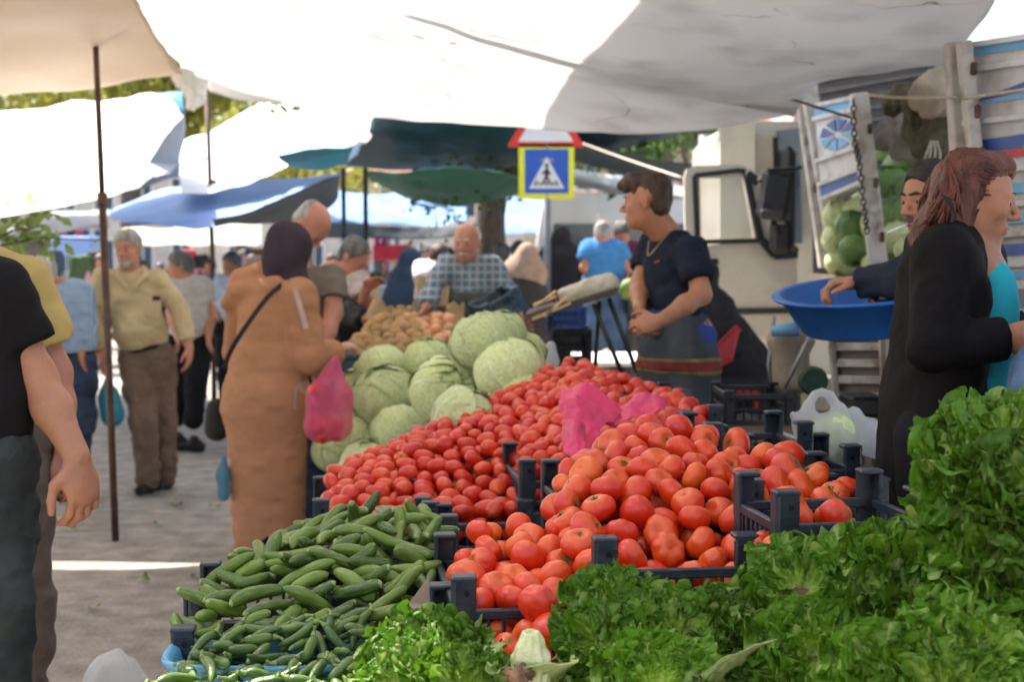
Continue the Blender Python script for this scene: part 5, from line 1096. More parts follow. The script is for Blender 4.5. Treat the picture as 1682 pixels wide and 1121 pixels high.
# blue tub and its support
M_TUB = mat('tub_blue', (.015, .13, .46), .38, .12, 4, dirt=.5, dirtcol=(.01, .03, .12), dscale=7)
def tubf():
    c = P(1418, 543, 4.95); t = empty('tub', tuple(c), 'large round blue plastic tub held by the smoking man', 'tub'); R_t = Matrix.Rotation(-.10, 3, 'Y') @ Matrix.Rotation(.12, 3, 'X')
    b = MB(); b.lathe([(.02, .0), (.19, .0), (.205, .01), (.27, .125), (.295, .13), (.30, .138), (.292, .144), (.265, .138), (.195, .02), (.02, .012)], n=56); b.V = [tuple(R_t @ Vector(v)) for v in b.V]; b.build('bowl', M_TUB, t, True)
tubf()
for i, (x, y) in enumerate(((1460, 478), (1475, 472), (1450, 482))):
    o = tag(link('aubergine', ROM[i % 3].copy(), None, None, P(x, y + 6, 4.95)), 'dark aubergine lying inside the blue tub', 'aubergine', 'aubergines in the blue tub'); o.scale = (.024, .024, .05); o.rotation_euler = (1.4, .2, 1.2 + i); o.data.materials.clear(); o.data.materials.append(mat('aubergine_skin', (.012, .008, .02), .25, .3, 5))
# trolley bag
def trolley():
    c = P(1300, 640, 5.7); t = empty('shopping_trolley', tuple(c), 'beige wheeled shopping trolley bag under the blue tub', 'trolley')
    f = Field(.012); f.cap(P(1298, 558, 5.7), P(1300, 625, 5.7), .055, .06, k=.02, flat=((1, 0, 0), .75)); f.cap(P(1275, 560, 5.7), P(1325, 560, 5.7), .03, .03, k=.03); f.build('bag', mat('trolley_cloth', (.30, .26, .19), .85, .2, 8, .5, 50), t, noise=[(.012, 16, 1, (1, 1, .6))])
    b = MB(); b.tube([tuple(P(x, y, d) - c) for x, y, d in ((1338, 535, 5.5), (1312, 590, 5.5), (1288, 640, 5.5))], .008, 8); b.build('handle', M_GAL, t, True); b = MB(); b.tube([tuple(P(x, y, d) - c) for x, y, d in ((1272, 520, 5.7), (1262, 600, 5.7), (1270, 645, 5.7))], .008, 8); b.build('handle', M_GAL, t, True)
    b = MB(); b.tube([tuple(P(1268, 545, 5.6) - c), tuple(P(1310, 540, 5.6) - c)], [.02, .03], 10); b.build('lining', M_LB, t, True)
    q = P(1335, 626, 5.4) - c; R2 = Matrix.Rotation(math.pi / 2, 3, 'X'); b = MB(); b.lathe([(.02, -.02), (.045, -.022), (.055, -.012), (.055, .012), (.045, .022), (.02, .02)], n=24); b.V = [tuple(R2 @ Vector(v) + q) for v in b.V]; b.build('wheel', mat('wheel_green', (.02, .06, .04), .5, .2, 9), t)
trolley()
def box_thing(name, pts8, m, label, cat, parts=()): pass
# pallet / timber platform below
c = P(1390, 700, 5.2); t = empty('pallet', (c.x, c.y, c.z - .12), 'weathered wooden pallet below the ribbed side of the truck', 'pallet')
for k in range(6): b = MB(); b.box((0, -.35 + k * .14, .12), (1.0, .11, .025), bev=.004); b.build('board', M_WOOD, t)
for k in (-1, 0, 1): b = MB(); b.box((k * .44, 0, .055), (.09, .8, .10), bev=.004); b.build('block', M_WOOD, t)
b = MB(); c = P(1416, 665, 5.1); b.box((0, 0, 0), (.12, .2, .07), bev=.01); b.box((0, -.103, 0), (.10, .006, .05), bev=.002); tag(b.build('battery_box', M_BLK, loc=tuple(c)), 'small black box under the ribbed side of the truck', 'box')
c = P(1390, 700, 5.25); t = empty('plinth', (c.x, c.y, 0), 'stacked timber blocks carrying the pallet', 'plinth')
for k in range(4):
    for s in (-.35, .35): b = MB(); b.box((s, 0, (c.z - .12) * (k + .5) / 4), (.22, .6, (c.z - .12) / 4 - .003), bev=.006); b.build('block', M_WOOD, t)

# crates and stuff behind
def stack(px, py, d, n, w, dep, h, m, label, grp, yaw=0):
    for k in range(n): q = P(px, py, d); crate((q.x, q.y, q.z - k * (h + .012)), w, dep, h, label[k] if isinstance(label, list) else label, grp, yaw, m, post=.012, pw=.03)
stack(1195, 648, 5.1, 3, .23, .36, .115, M_CRB, ['top black crate of the stack left of the white cabbage bags', 'middle black crate of the stack left of the white cabbage bags', 'bottom black crate of the stack left of the white cabbage bags'], 'black crates stacked by the red chair')
stack(905, 545, 7.5, 2, .20, .3, .17, M_CRB, ['upper black crate under the tilted display board', 'lower black crate under the tilted display board'], 'black crates under the display board')
M_CRBL = mat('crate_blue', (.02, .07, .26), .45, .2, 8)
stack(900, 508, 7.9, 1, .20, .3, .12, M_CRBL, 'blue crate behind the tilted display board', None)
crate(P(812, 500, 8.1), .22, .30, .13, 'slate blue crate held under the arm of the plaid-shirted man', None, .3, mat('crate_slate', (.04, .09, .13), .5, .2, 8), post=.01).rotation_euler = (0, -.5, .3)
def board():
    c = P(940, 515, 7.0); t = empty('display_board', tuple(c), 'tilted brown display board on thin metal trestle legs', 'stand'); M_BB = mat('board_brown', (.09, .065, .05), .7, .3, 6, .3, 30)
    b = MB(); b.poly([P(862, 528, 7.0) - c, P(1012, 484, 7.0) - c, P(1018, 476, 7.6) - c, P(868, 518, 7.6) - c], .03, (0, 0, 1)); b.build('board', M_BB, t)
    for q in (((975, 500, 7.05), (1025, 622, 7.05)), ((1000, 490, 7.1), (1046, 612, 7.1)), ((985, 495, 7.5), (975, 640, 7.5)), ((905, 520, 7.05), (900, 640, 7.05))):
        b = MB(); b.tube([tuple(P(*q[0]) - c), tuple(P(*q[1]) - c)], .012, 8); b.build('leg', M_DKM, t, True)
board()
lump('plastic_sack', (960, 480, 7.2), [([(928, 490, 7.2), (965, 478, 7.2), (1000, 466, 7.2)], [.045, .055, .045], .05)], mat('sack_plastic', (.62, .58, .45), .35, .15, 12, .6, 60, dirt=.3, dirtcol=(.5, .38, .1)), 'crumpled whitish plastic sack on the tilted display board', 'sack', noise=[(.012, 16, 1, (1, 1, 1)), (.007, 45, 2, (1, 1, 1))])
for q in (((885, 522, 6.95), (925, 500, 7.1), .10, 'tan cardboard sheet at the low end of the display board'), ((885, 500, 7.1), (905, 488, 7.2), .06, 'folded yellowish cardboard scrap on the display board')):
    a, c = P(*q[0]), P(*q[1]); b = MB(); b.box((0, 0, 0), ((c - a).length, .12, .012), Matrix.Rotation(-.4, 3, 'Y')); b.box((.02, 0, .02), ((c - a).length * .7, .12, .008), Matrix.Rotation(-.7, 3, 'Y')); tag(b.build('cardboard', mat('cardboard', (.60, .42, .20), .8, .15, 9), loc=tuple((a + c) / 2)), q[3], 'cardboard')
# potato bin
M_BIN = mat('bin_slate', (.06, .10, .18), .5, .15, 6, .2, 20, dirt=.3)
c = P(655, 640, 7.6); t = empty('bin', (c.x, c.y, 0), 'slate blue box stall full of potatoes and onions', 'bin')
zt = P(655, 582, 7.35).z
b = MB(); 
for (cx, cy, sx, sy) in ((0, -.27, .62, .03), (0, .75, .62, .03), (-.30, .24, .03, 1.0), (.30, .24, .03, 1.0)): b.box((cx, cy, zt - .17), (sx, sy, .34), bev=.006)
b.box((0, .24, zt - .32), (.58, 1.0, .02)); b.box((0, -.272, zt - .01), (.64, .05, .03), bev=.006); b.build('box', M_BIN, t)
for sx in (-1, 1):
    for y in (-.2, .68): b = MB(); b.box((sx * .26, y, (zt - .34) / 2), (.05, .05, zt - .34), bev=.004); b.build('leg', M_WOOD, t)
POT = [tomato_mesh('potato_' + w, 3, f, .01, s, .95, 18, 12) for w, f, s in (('long', 1.3, 51), ('round', 1.0, 52), ('oval', 1.15, 53))]
M_POT = mat('potato_skin', (.42, .26, .11), .8, .2, 30, .3, 90, rand=.15); M_ONI = mat('onion_skin', (.46, .15, .06), .4, .2, 14, rand=.3, col2=(.62, .36, .15))
for m_ in POT: m_.materials.append(M_POT)
ONI = [tomato_mesh('onion_' + w, 3, f, .005, s, 1, 18, 12) for w, f, s in (('globe', .95, 55), ('flat', .85, 56))]
for m_ in ONI: m_.materials.append(M_ONI)
def pile(rows, r, meshes, name, label, group, seed, sx=1.0, need=6, layers=(0, -1.1)):
    g = np.random.default_rng(seed); pts = heap_pts(rows, r, r * 1.75, layers, seed=seed, tries=2500)
    for i in cull(pts, r, need):
        o = bpy.data.objects.new(name, meshes[g.integers(0, len(meshes))]); COL.objects.link(o); o.location = tuple(pts[i]); s = r * g.uniform(.85, 1.15); o.scale = (s, s, s); o.rotation_euler = rand_q(g); tag(o, label, name, group)
pile([[(575, 582, 7.35), (640, 580, 7.35), (735, 572, 7.35)], [(585, 555, 7.7), (650, 545, 7.7), (690, 545, 7.7)], [(610, 528, 8.1), (640, 518, 8.1), (690, 522, 8.1)], [(640, 508, 8.4), (665, 503, 8.4), (690, 510, 8.4)]], .034, POT, 'potato', 'brown potato in the heap behind the cabbages', 'potatoes heaped in the slate blue bin', 61)
pile([[(650, 565, 7.55), (700, 570, 7.5), (748, 562, 7.5)], [(650, 535, 7.9), (700, 535, 7.9), (748, 535, 7.9)], [(665, 518, 8.2), (705, 515, 8.2), (748, 520, 8.2)]], .036, ONI, 'onion', 'reddish brown onion at the right of the potato heap', 'onions heaped beside the potatoes', 62)
M_PAPER = mat('paper_brown', (.50, .36, .20), .85, .12, 12, .3, 60)
def paperbag(px, py, d, h, w_, label, m=M_PAPER, tilt=0):
    c = P(px, py, d); b = MB(); V = []; n = 5
    for j in range(n):
        z = h * j / (n - 1); 
        for k in range(16): a = k * .3927; s = 1 + .12 * j / n; V.append((w_ * s * math.copysign(abs(math.cos(a)) ** .5, math.cos(a)) * (1 + .06 * math.sin(3 * a + j)), w_ * .6 * s * math.copysign(abs(math.sin(a)) ** .5, math.sin(a)), z + (.02 * math.sin(5 * a) if j == n - 1 else 0)))
    b.add(V, [(j * 16 + k, j * 16 + (k + 1) % 16, (j + 1) * 16 + (k + 1) % 16, (j + 1) * 16 + k) for j in range(n - 1) for k in range(16)] + [tuple(range(16))[::-1]]); o = b.build('paper_bag', m, loc=tuple(c)); o.rotation_euler = (0, tilt, .3); md = o.modifiers.new('thickness', 'SOLIDIFY'); md.thickness = .002; return tag(o, label, 'paper bag')
paperbag(722, 503, 8.5, .11, .05, 'open brown sack standing behind the onions'); paperbag(747, 524, 8.3, .08, .05, 'brown paper bag at the right end of the onions'); paperbag(697, 492, 9.0, .13, .05, 'tall brown sack in front of the man in the white shirt')
paperbag(612, 530, 8.2, .12, .055, 'brown paper bag being filled by the black sleeved hand', tilt=.5); paperbag(606, 500, 8.4, .14, .04, 'pale paper bag held by the man in the light grey shirt', mat('paper_pale', (.62, .52, .38), .85, .1, 12), .2)
o = tag(link('onion', ONI[0], None, None, P(739, 527, 8.0)), 'shiny yellow onion on top of the onion heap', 'onion'); o.scale = (.04, .04, .04)
# red chair
def chair():
    c = P(1195, 660, 7.0); t = empty('chair', tuple(c), 'red plastic chair behind the boy', 'chair'); m = mat('chair_red', (.42, .02, .03), .4, .1, 6)
    b = MB()
    for k in range(5): u = k / 4; b.bar(P(1170 + 30 * u, 600 - 10 * u, 7.0) - c, P(1182 + 30 * u, 568 - 28 * u, 7.05) - c, .022, .012, up=(0, 1, 0))
    b.bar(P(1180, 572, 7.05) - c, P(1214, 538, 7.05) - c, .04, .02, up=(0, 1, 0)); b.bar(P(1168, 606, 7.0) - c, P(1202, 588, 7.0) - c, .03, .02, up=(0, 1, 0)); b.build('backrest', m, t)
    b = MB(); b.box(tuple(P(1185, 640, 7.2) - c), (.32, .34, .02), bev=.008); b.build('seat', m, t)
    for sx in (-1, 1):
        for sy in (-1, 1): q = P(1185, 640, 7.2) - c; b = MB(); b.tube([(q.x + sx * .15, q.y + sy * .15, q.z), (q.x + sx * .18, q.y + sy * .18, -c.z)], .018, 8); b.build('leg', m, t)
chair()
# low white table added to stand in for a sunlit patch behind the board
b = MB(); c = P(1010, 590, 9.6); b.box((0, 0, 0), (.55, .9, .03), bev=.008)
for sx in (-1, 1):
    for sy in (-1, 1): b.box((sx * .24, sy * .4, -c.z / 2), (.03, .03, c.z - .03))
tag(b.build('sun_patch_table', mat('sun_patch_white', (.75, .74, .72), .6, .05, 4), loc=tuple(c)), 'low white table added for a sunlit patch behind the display board', 'table')

# ---- plastic bags
def bag_mat(name, c, al, rough=.3):
    m = mat(name, c, rough, .1, 8, .9, 30, transl=.35, alpha=al); return m
M_WB = bag_mat('bag_white', (.72, .74, .76), .50, .25); M_PB = bag_mat('bag_pink', (.86, .07, .20), 1.0); M_NET = bag_mat('bag_net_pink', (.80, .16, .32), .42); M_TB = bag_mat('bag_teal', (.03, .30, .42), .85); M_BB2 = bag_mat('bag_blue', (.12, .30, .42), .7)
def bag(name, c, chains, m, label, vox=.008, noise=((.006, 14, 3, (1, 1, .4)), (.006, 40, 4, (1, 1, .25)), (.002, 90, 5, (1, 1, .3))), sub=()):
    c = P(*c); t = empty('plastic_bag', tuple(c), label, 'plastic bag'); f = Field(vox)
    for q in chains: f.chain([P(*p) for p in q[0]], q[1], k=q[2] if len(q) > 2 else .02, flat=q[3] if len(q) > 3 else None)
    for q in sub: f.ell(P(*q[0]), q[1], k=.015, sub=True)
    f.build('bag_skin', m, t, noise=noise); return t
bag('b', (1360, 710, 4.2), [([(1345, 716, 4.2), (1365, 722, 4.2), (1388, 730, 4.2)], [.055, .075, .05], .04), ([(1322, 705, 4.2), (1330, 670, 4.2), (1338, 648, 4.2), (1350, 643, 4.2), (1362, 652, 4.2), (1380, 675, 4.2), (1400, 705, 4.2)], [.030, .017, .012, .011, .013, .018, .03], .015), ([(1302, 682, 4.15), (1325, 700, 4.2)], [.012, .04])], M_WB, 'knotted translucent white bag with a cabbage inside, handles up', sub=(((1349, 668, 4.2), (.020, .09, .022)),))
cabbage(1368, 716, 38, 4.2, 0, .6, 'pale cabbage inside the knotted white bag', None)
bag('b', (1430, 720, 4.2), [([(1405, 685, 4.2), (1425, 715, 4.2), (1445, 730, 4.2)], [.02, .05, .05], .03), ([(1405, 685, 4.2), (1400, 675, 4.2)], [.02, .012])], M_WB, 'second white bag sagging beside the black jacket')
bag('b', (1280, 725, 4.3), [([(1265, 715, 4.3), (1285, 728, 4.3), (1330, 735, 4.3)], [.02, .025, .02], .03)], M_WB, 'flat white bag behind the crate posts on the right')
bag('b', (895, 590, 6.6), [([(885, 572, 6.6), (895, 590, 6.6), (900, 612, 6.6)], [.03, .045, .04], .03), ([(905, 568, 6.6), (908, 595, 6.6)], [.02, .03])], M_WB, 'small white plastic bag between cabbages and black crate')
bag('b', (187, 1110, 4.4), [([(160, 1150, 4.4), (187, 1120, 4.4), (220, 1150, 4.4)], [.06, .07, .06], .05), ([(150, 1118, 4.4), (172, 1086, 4.4), (196, 1074, 4.4), (215, 1088, 4.4), (238, 1118, 4.4)], [.02, .012, .010, .012, .02], .01), ([(188, 1100, 4.35), (192, 1080, 4.4)], [.04, .02])], M_WB, 'white plastic bag on the ground at the bottom left')
bag('b', (176, 660, 9.3), [([(176, 625, 9.3), (178, 650, 9.3), (184, 682, 9.3)], [.025, .06, .075], .03)], M_TB, 'teal plastic bag carried by the man in the beige shirt', vox=.012)
bag('b', (366, 800, 6.7), [([(368, 752, 6.7), (366, 780, 6.7), (368, 812, 6.7)], [.01, .03, .035], .03)], M_BB2, 'bluish plastic bag hanging behind the brown coat')
# pink bag draped on the tomatoes: a folded sheet
def pink():
    rows = [[(922, 640, 4.00), (950, 630, 4.02), (975, 634, 4.04), (1000, 652, 4.05), (1022, 672, 4.05)], [(918, 668, 3.95), (945, 656, 3.93), (972, 668, 3.93), (995, 685, 3.93), (1012, 690, 3.95)], [(928, 690, 3.90), (948, 684, 3.88), (972, 695, 3.86), (988, 706, 3.86), (990, 700, 3.9)], [(926, 722, 3.84), (944, 716, 3.82), (962, 722, 3.82), (978, 728, 3.82), (982, 716, 3.85)], [(930, 748, 3.78), (945, 742, 3.76), (958, 740, 3.76), (970, 742, 3.76), (978, 730, 3.8)]]
    o = sheet('plastic_bag', rows, M_PB, 'bright pink plastic bag draped over the plum tomatoes', 'plastic bag', nu=60, nv=60, thick=.002, wr=.012, wf=13, seed=4)
    rows = [[(985, 655, 4.1), (1020, 668, 4.1), (1050, 650, 4.1), (1080, 650, 4.1), (1094, 660, 4.1)], [(985, 690, 4.0), (1015, 700, 3.98), (1040, 690, 4.0), (1070, 680, 4.0), (1092, 676, 4.02)]]
    q = sheet('bag_flap', rows, M_PB, None, None, nu=50, nv=20, thick=.002, wr=.012, wf=22, seed=6, parent=None); kid(q, o)
    rows = [[(930, 690, 3.88), (945, 690, 3.80), (960, 700, 3.82)], [(925, 745, 3.75), (944, 752, 3.72), (962, 738, 3.74)]]
    q = sheet('bag_handle', rows, M_PB, None, None, nu=20, nv=20, thick=.002, wr=.006, wf=22, seed=7); kid(q, o)
pink()
# cardboard price card among the cucumbers
b = MB(); p0 = [P(672, 992, 2.72), P(704, 950, 2.72), P(706, 992, 2.74)]; c = p0[0]; b.poly([p - c for p in p0], .003, (0, 1, 0)); b.poly([p0[0] - c, p0[2] - c, P(700, 1020, 2.72) - c, P(676, 1020, 2.72) - c], .003, (0, 1, 0)); tag(b.build('cardboard', mat('card_pinkish', (.50, .38, .33), .8, .1, 9), loc=tuple(c)), 'torn pinkish card stuck between cucumbers and lettuce', 'cardboard')

# ---- far left clothes stall and far centre stalls
M_CL = [mat('cloth_' + n, c, .85, .2, 6, .3, 30) for n, c in (('navy', (.03, .06, .10)), ('green', (.05, .09, .035)), ('black', (.02, .018, .02)), ('grey', (.2, .19, .18)), ('red', (.5, .03, .05)), ('blue', (.15, .3, .6)), ('pink', (.6, .25, .3)), ('white', (.65, .65, .65)))]
def garment(px, py, d, w_, h, m, label, cat='garment', grp=None):
    f = Field(.03); s = d / F; f.cap(P(px, py - h * .3, d), P(px, py + h * .45, d), w_ * s * .42, w_ * s * .5, k=.05, flat=((0, 1, 0), 1.6)); f.cap(P(px - w_ * .32, py - h * .38, d), P(px + w_ * .32, py - h * .38, d), w_ * s * .18, k=.05)
    f.cap(P(px - w_ * .42, py - h * .35, d), P(px - w_ * .55, py + h * .25, d - .1), w_ * s * .16, w_ * s * .12, k=.04); f.cap(P(px + w_ * .42, py - h * .35, d), P(px + w_ * .55, py + h * .25, d - .1), w_ * s * .16, w_ * s * .12, k=.04)
    o = f.build('jacket', m, None, noise=[(.03, 8, 1, (1, 1, .4))], origin=P(px, py, d)); return tag(o, label, cat, grp)
for q in ((88, 440, 20, 30, 62, 0, 'dark teal jacket on display behind the white-haired man'), (134, 448, 19, 34, 60, 1, 'olive green jacket on display beside the rusty pole'), (158, 440, 21, 28, 58, 2, 'black jacket on display behind the rusty pole'), (40, 425, 15, 60, 70, 3, 'grey coat on display at the left edge'), (150, 470, 23, 30, 40, 6, 'pink top on the clothes stall'),
          (330, 440, 24, 24, 44, 2, 'black clothes on the far stall beside the thin pole'), (310, 430, 26, 22, 40, 4, 'dark red garment on the far stall'), (405, 430, 26, 26, 40, 3, 'grey garment on the far stall behind the hijab')):
    garment(*q[:5], M_CL[q[5]], q[6])
def stallbox(px0, px1, py0, py1, d, m, label, dep=.8):
    a, c = P(px0, py0, d), P(px1, py1, d); o = empty('market_stall', ((a.x + c.x) / 2, d, 0), label, 'stall'); w_ = c.x - a.x; b = MB(); b.box((0, dep / 2, (a.z + c.z) / 2), (w_, dep, a.z - c.z), bev=.02); b.build('goods_box', m, o)
    for sx in (-1, 1):
        for y in (.05, dep - .05): b = MB(); b.box((sx * (w_ / 2 - .04), y, max(.02, c.z / 2)), (.05, .05, max(.04, c.z))); b.build('leg', M_DKM, o)
    g = np.random.default_rng(int(px0))
    for k in range(9): q = g.uniform(-.45, .45) * w_; b = MB(); b.box((0, 0, 0), (w_ * .12, .14, .12), bev=.02); tag(b.build('parcel', M_CL[g.integers(0, 8)], loc=(o.location.x + q, d + g.uniform(.1, dep - .1), a.z + .062)), 'small bundle on the ' + label, 'bundle', 'bundles on the ' + label)
    return o
stallbox(60, 150, 388, 420, 24, mat('panel_blue', (.25, .42, .75), .6, .05, 3), 'light blue display board on the clothes stall')
stallbox(130, 200, 485, 520, 20, M_CL[7], 'white table of the clothes stall'); stallbox(612, 672, 402, 428, 20, M_CL[4], 'bright red cloth stall far behind the potatoes'); stallbox(610, 700, 450, 500, 15, mat('stall_teal', (.10, .22, .18), .7, .1, 4), 'green crate stall beside the navy hijab')
stallbox(300, 345, 455, 520, 22, M_CL[2], 'dark stall in the background left of the brown coat'); stallbox(560, 640, 470, 505, 13, M_CL[7], 'pale vegetable stall behind the stooping man'); stallbox(830, 900, 485, 520, 14, M_CL[3], 'grey stall table behind the slate crate'); stallbox(1035, 1065, 470, 520, 13, M_DKM, 'dark crate of green vegetables behind the boy')
stallbox(400, 470, 420, 470, 24, M_CL[6], 'pinkish goods stall behind the woman in the hijab'); stallbox(700, 760, 425, 470, 22, M_CL[5], 'blue goods stall behind the plaid shirt'); stallbox(0, 60, 395, 470, 22, M_CL[3], 'grey goods stall at the far left'); stallbox(760, 860, 430, 500, 24, M_CL[2], 'dark stall behind the tree trunk')
lump('greens', (1048, 478, 12.8), [([(1035, 478, 12.8), (1060, 476, 12.8)], [.09, .09])], mat('greens', (.12, .2, .03), .6, .5, 20), 'bunch of green vegetables in the dark crate behind the boy', 'vegetables', vox=.03, noise=[(.05, 12, 1, (1, 1, 1))])
# ================================================================== people
def skin_mat(name, c, stub=None):
    m = mat(name, c, .5, .13, 7, .15, 120, detail=7)
    b = m.node_tree.nodes['Principled BSDF']; b.inputs['Subsurface Weight'].default_value = .08; b.inputs['Subsurface Radius'].default_value = (.02, .008, .004); b.inputs['Subsurface Scale'].default_value = .6; return m
SK = dict(fair=skin_mat('skin_fair', (.50, .27, .18)), tan=skin_mat('skin_tan', (.42, .185, .10)), dark=skin_mat('skin_brown', (.30, .135, .08)), red=skin_mat('skin_ruddy', (.46, .20, .13)))
M_EYE = mat('eye_white', (.55, .52, .48), .25, .02, 3); M_IRIS = mat('iris_dark', (.03, .018, .012), .2, .1, 3); M_LIP = mat('lips', (.32, .09, .075), .45, .1, 20); M_BROW = mat('brow_dark', (.02, .015, .012), .8, .3, 60)
HAIR = dict(dark=(.020, .015, .012), brown=(.055, .030, .018), grey=(.30, .29, .27), white=(.55, .52, .48), pepper=(.10, .095, .09), auburn=(.105, .026, .011))
def hair_mat(k): return mat('hair_' + k, HAIR[k], .5, .5, 30, .8, 130, stretch=(1, 1, .25), spec=.4)
def cloth(name, c, rough=.85, var=.12, scale=18, bump=.25, **kw): return mat('cloth_' + name, c, rough, var, scale, bump, 260, spec=.15, **kw)
def frame(look, up=(0, 0, 1)):
    f = unit(look); r = unit(np.cross(f, A(up))); u = np.cross(r, f); return np.stack([r, f, u], 1)   # columns: right, forward, up
class Man:
    def __init__(s, label, D, px, vox=.008, skin='tan', b=1.0, name='person', group=None):
        s.D = D; s.b = b; s.vox = vox; s.skin = skin; o = P(px, 415, D); s.t = empty(name, (o.x, o.y, 0.0), label, 'person', group); s.f = Field(vox); s.org = A((o.x, o.y, 0)); s.hd = None
    def p(s, px, py, dd=0): return A(P(px, py, s.D + dd))
    def head(s, px, py, look, dd=0, hh=.235, neck=None, lite=False, up=(0, 0, 1), wide=1.0):
        c = s.p(px, py, dd); R = frame(look, up); h = hh; s.hd = (c, R, h); f = s.f
        q = lambda x, y, z: c + R @ (A((x * wide, y, z)) * h); e = lambda x, y, z, rx, ry, rz, **k: f.ell(q(x, y, z), A((rx * wide, ry, rz)) * h, R, **k)
        e(0, -.07, .14, .32, .395, .355, k=.02); e(0, .06, -.10, .265, .30, .34, k=.03); e(0, .10, -.31, .20, .23, .155, k=.03); e(0, .27, -.415, .085, .07, .07, k=.025)
        f.cap(q(0, .36, .03), q(0, .465, -.12), .026 * h, .045 * h, k=.012)
        for sx in (-1, 1):
            e(sx * .055, .40, -.145, .04, .05, .035, k=.008); f.cap(q(sx * .05, .355, .085), q(sx * .19, .29, .075), .03 * h, .025 * h, k=.012); e(sx * .17, .22, -.10, .08, .09, .09, k=.02)
            e(sx * .135, .385, .005, .075, .05, .045, k=.010, sub=True); e(sx * .335, -.05, -.03, .03, .085, .13, k=.008); e(sx * .35, -.02, -.03, .02, .045, .08, k=.006, sub=True)
        for sx in (-1, 1): f.cap(q(sx * .07, .350, .028), q(sx * .195, .300, .020), .020 * h, .016 * h, k=.004); f.cap(q(sx * .07, .345, -.036), q(sx * .19, .298, -.032), .016 * h, .013 * h, k=.004)
        e(0, .350, -.255, .095, .045, .028, k=.008); e(0, .345, -.305, .085, .045, .028, k=.008); e(0, .40, -.281, .08, .03, .007, k=.004, sub=True)
        if neck is not None: f.cap(q(0, -.12, -.22), neck, .058 * s.b, .064 * s.b, k=.03); f.cap(q(0, .02, -.30), neck, .045 * s.b, .055 * s.b, k=.03)
        if not lite:
            for sx in (-1, 1):
                b = MB(); cc = q(sx * .13, .287, .0); n = 12; b.lathe([(.001, -1), (.5, -.86), (.86, -.5), (1, 0), (.86, .5), (.5, .86), (.001, 1)], n=n); b.V = [tuple(A(v) * .056 * h + cc - s.org) for v in b.V]; ey = b.build('eye', M_EYE, s.t, True)
                b = MB(); ic = q(sx * .13, .287 + .033, .0); b.lathe([(.001, -1), (.7, -.7), (1, 0), (.7, .7), (.001, 1)], n=10); b.V = [tuple(A(v) * .033 * h + ic - s.org) for v in b.V]; b.build('iris', M_IRIS, ey, True)
        return s
    def brows(s, k='dark', th=.020):
        c, R, h = s.hd; q = lambda x, y, z: c + R @ (A((x, y, z)) * h); f = Field(.004)
        for sx in (-1, 1): f.chain([q(sx * .05, .385, .104), q(sx * .13, .352, .122), q(sx * .215, .285, .092)], [th * h * .8, th * h * .9, th * h * .5], k=.004)
        s.part(f, 'eyebrows', M_BROW if k == 'dark' else hair_mat(k)); 
    def lips(s):
        c, R, h = s.hd; q = lambda x, y, z: c + R @ (A((x, y, z)) * h); f = Field(.003); f.ell(q(0, .362, -.257), A((.085, .036, .020)) * h, R, k=.003); f.ell(q(0, .358, -.303), A((.075, .036, .022)) * h, R, k=.003); s.part(f, 'lips', M_LIP)
    def hair(s, kind='short', k='dark', thick=.035, front=.36, low=-.12, top=True, vox=None):
        """short: cap of hair cut off by a hairline plane; ring: bald on top"""
        c, R, h = s.hd; q = lambda x, y, z: c + R @ (A((x, y, z)) * h); n = lambda v: R @ A(v); f = Field(vox or max(.005, s.vox * .8))
        cuts = [(q(0, front, .30), n((0, .80, -.60))), (q(0, 0, low), n((0, .45, -1)))]
        if kind == 'ring': cuts.append((q(0, -.1, .22), n((0, .55, .8))))
        f.ell(q(0, -.08, .15), A((.325 + thick, .40 + thick, .36 + thick * (1.0 if kind != 'ring' else .3))) * h, R, k=.01, cuts=cuts)
        f.ell(q(0, -.22, -.08), A((.27 + thick, .24 + thick, .28)) * h, R, k=.02, cuts=[cuts[0], (q(0, 0, low - .12), n((0, 0, -1))), (q(0, -.08, 0), n((0, 1, 0)))])
        s.part(f, 'hair', hair_mat(k), noise=[(.004, 60, 5, (1, 1, .35)), (.006, 22, 6, (1, 1, .6))], smooth=1)
    def beard(s, k='grey', th=.022, mous=True, full=True):
        c, R, h = s.hd; q = lambda x, y, z: c + R @ (A((x, y, z)) * h); n = lambda v: R @ A(v); f = Field(.005)
        if full: f.ell(q(0, .10, -.31), A((.20 + th, .235 + th, .16 + th)) * h, R, k=.01, cuts=[(q(0, .2, -.20), n((0, .10, 1))), (q(0, -.02, 0), n((0, -1, 0)))]); f.ell(q(0, .27, -.415), A((.09 + th, .075 + th, .075 + th)) * h, R, k=.02); f.ell(q(0, .40, -.281), A((.085, .08, .05)) * h, R, k=.006, sub=True)
        if mous: f.chain([q(-.10, .345, -.245), q(0, .395, -.215), q(.10, .345, -.245)], [.02 * h, .03 * h, .02 * h], k=.01)
        s.part(f, 'beard' if full else 'moustache', hair_mat(k), noise=[(.003, 80, 2, (1, 1, 1))])
    def axes(s, sh, hp):
        a, b = sh; m = (A(a) + A(b)) / 2; hm = (A(hp[0]) + A(hp[1])) / 2; u = unit(m - hm); x = unit(A(b) - A(a)); d = unit(np.cross(x, u)); return m, hm, u, x, d
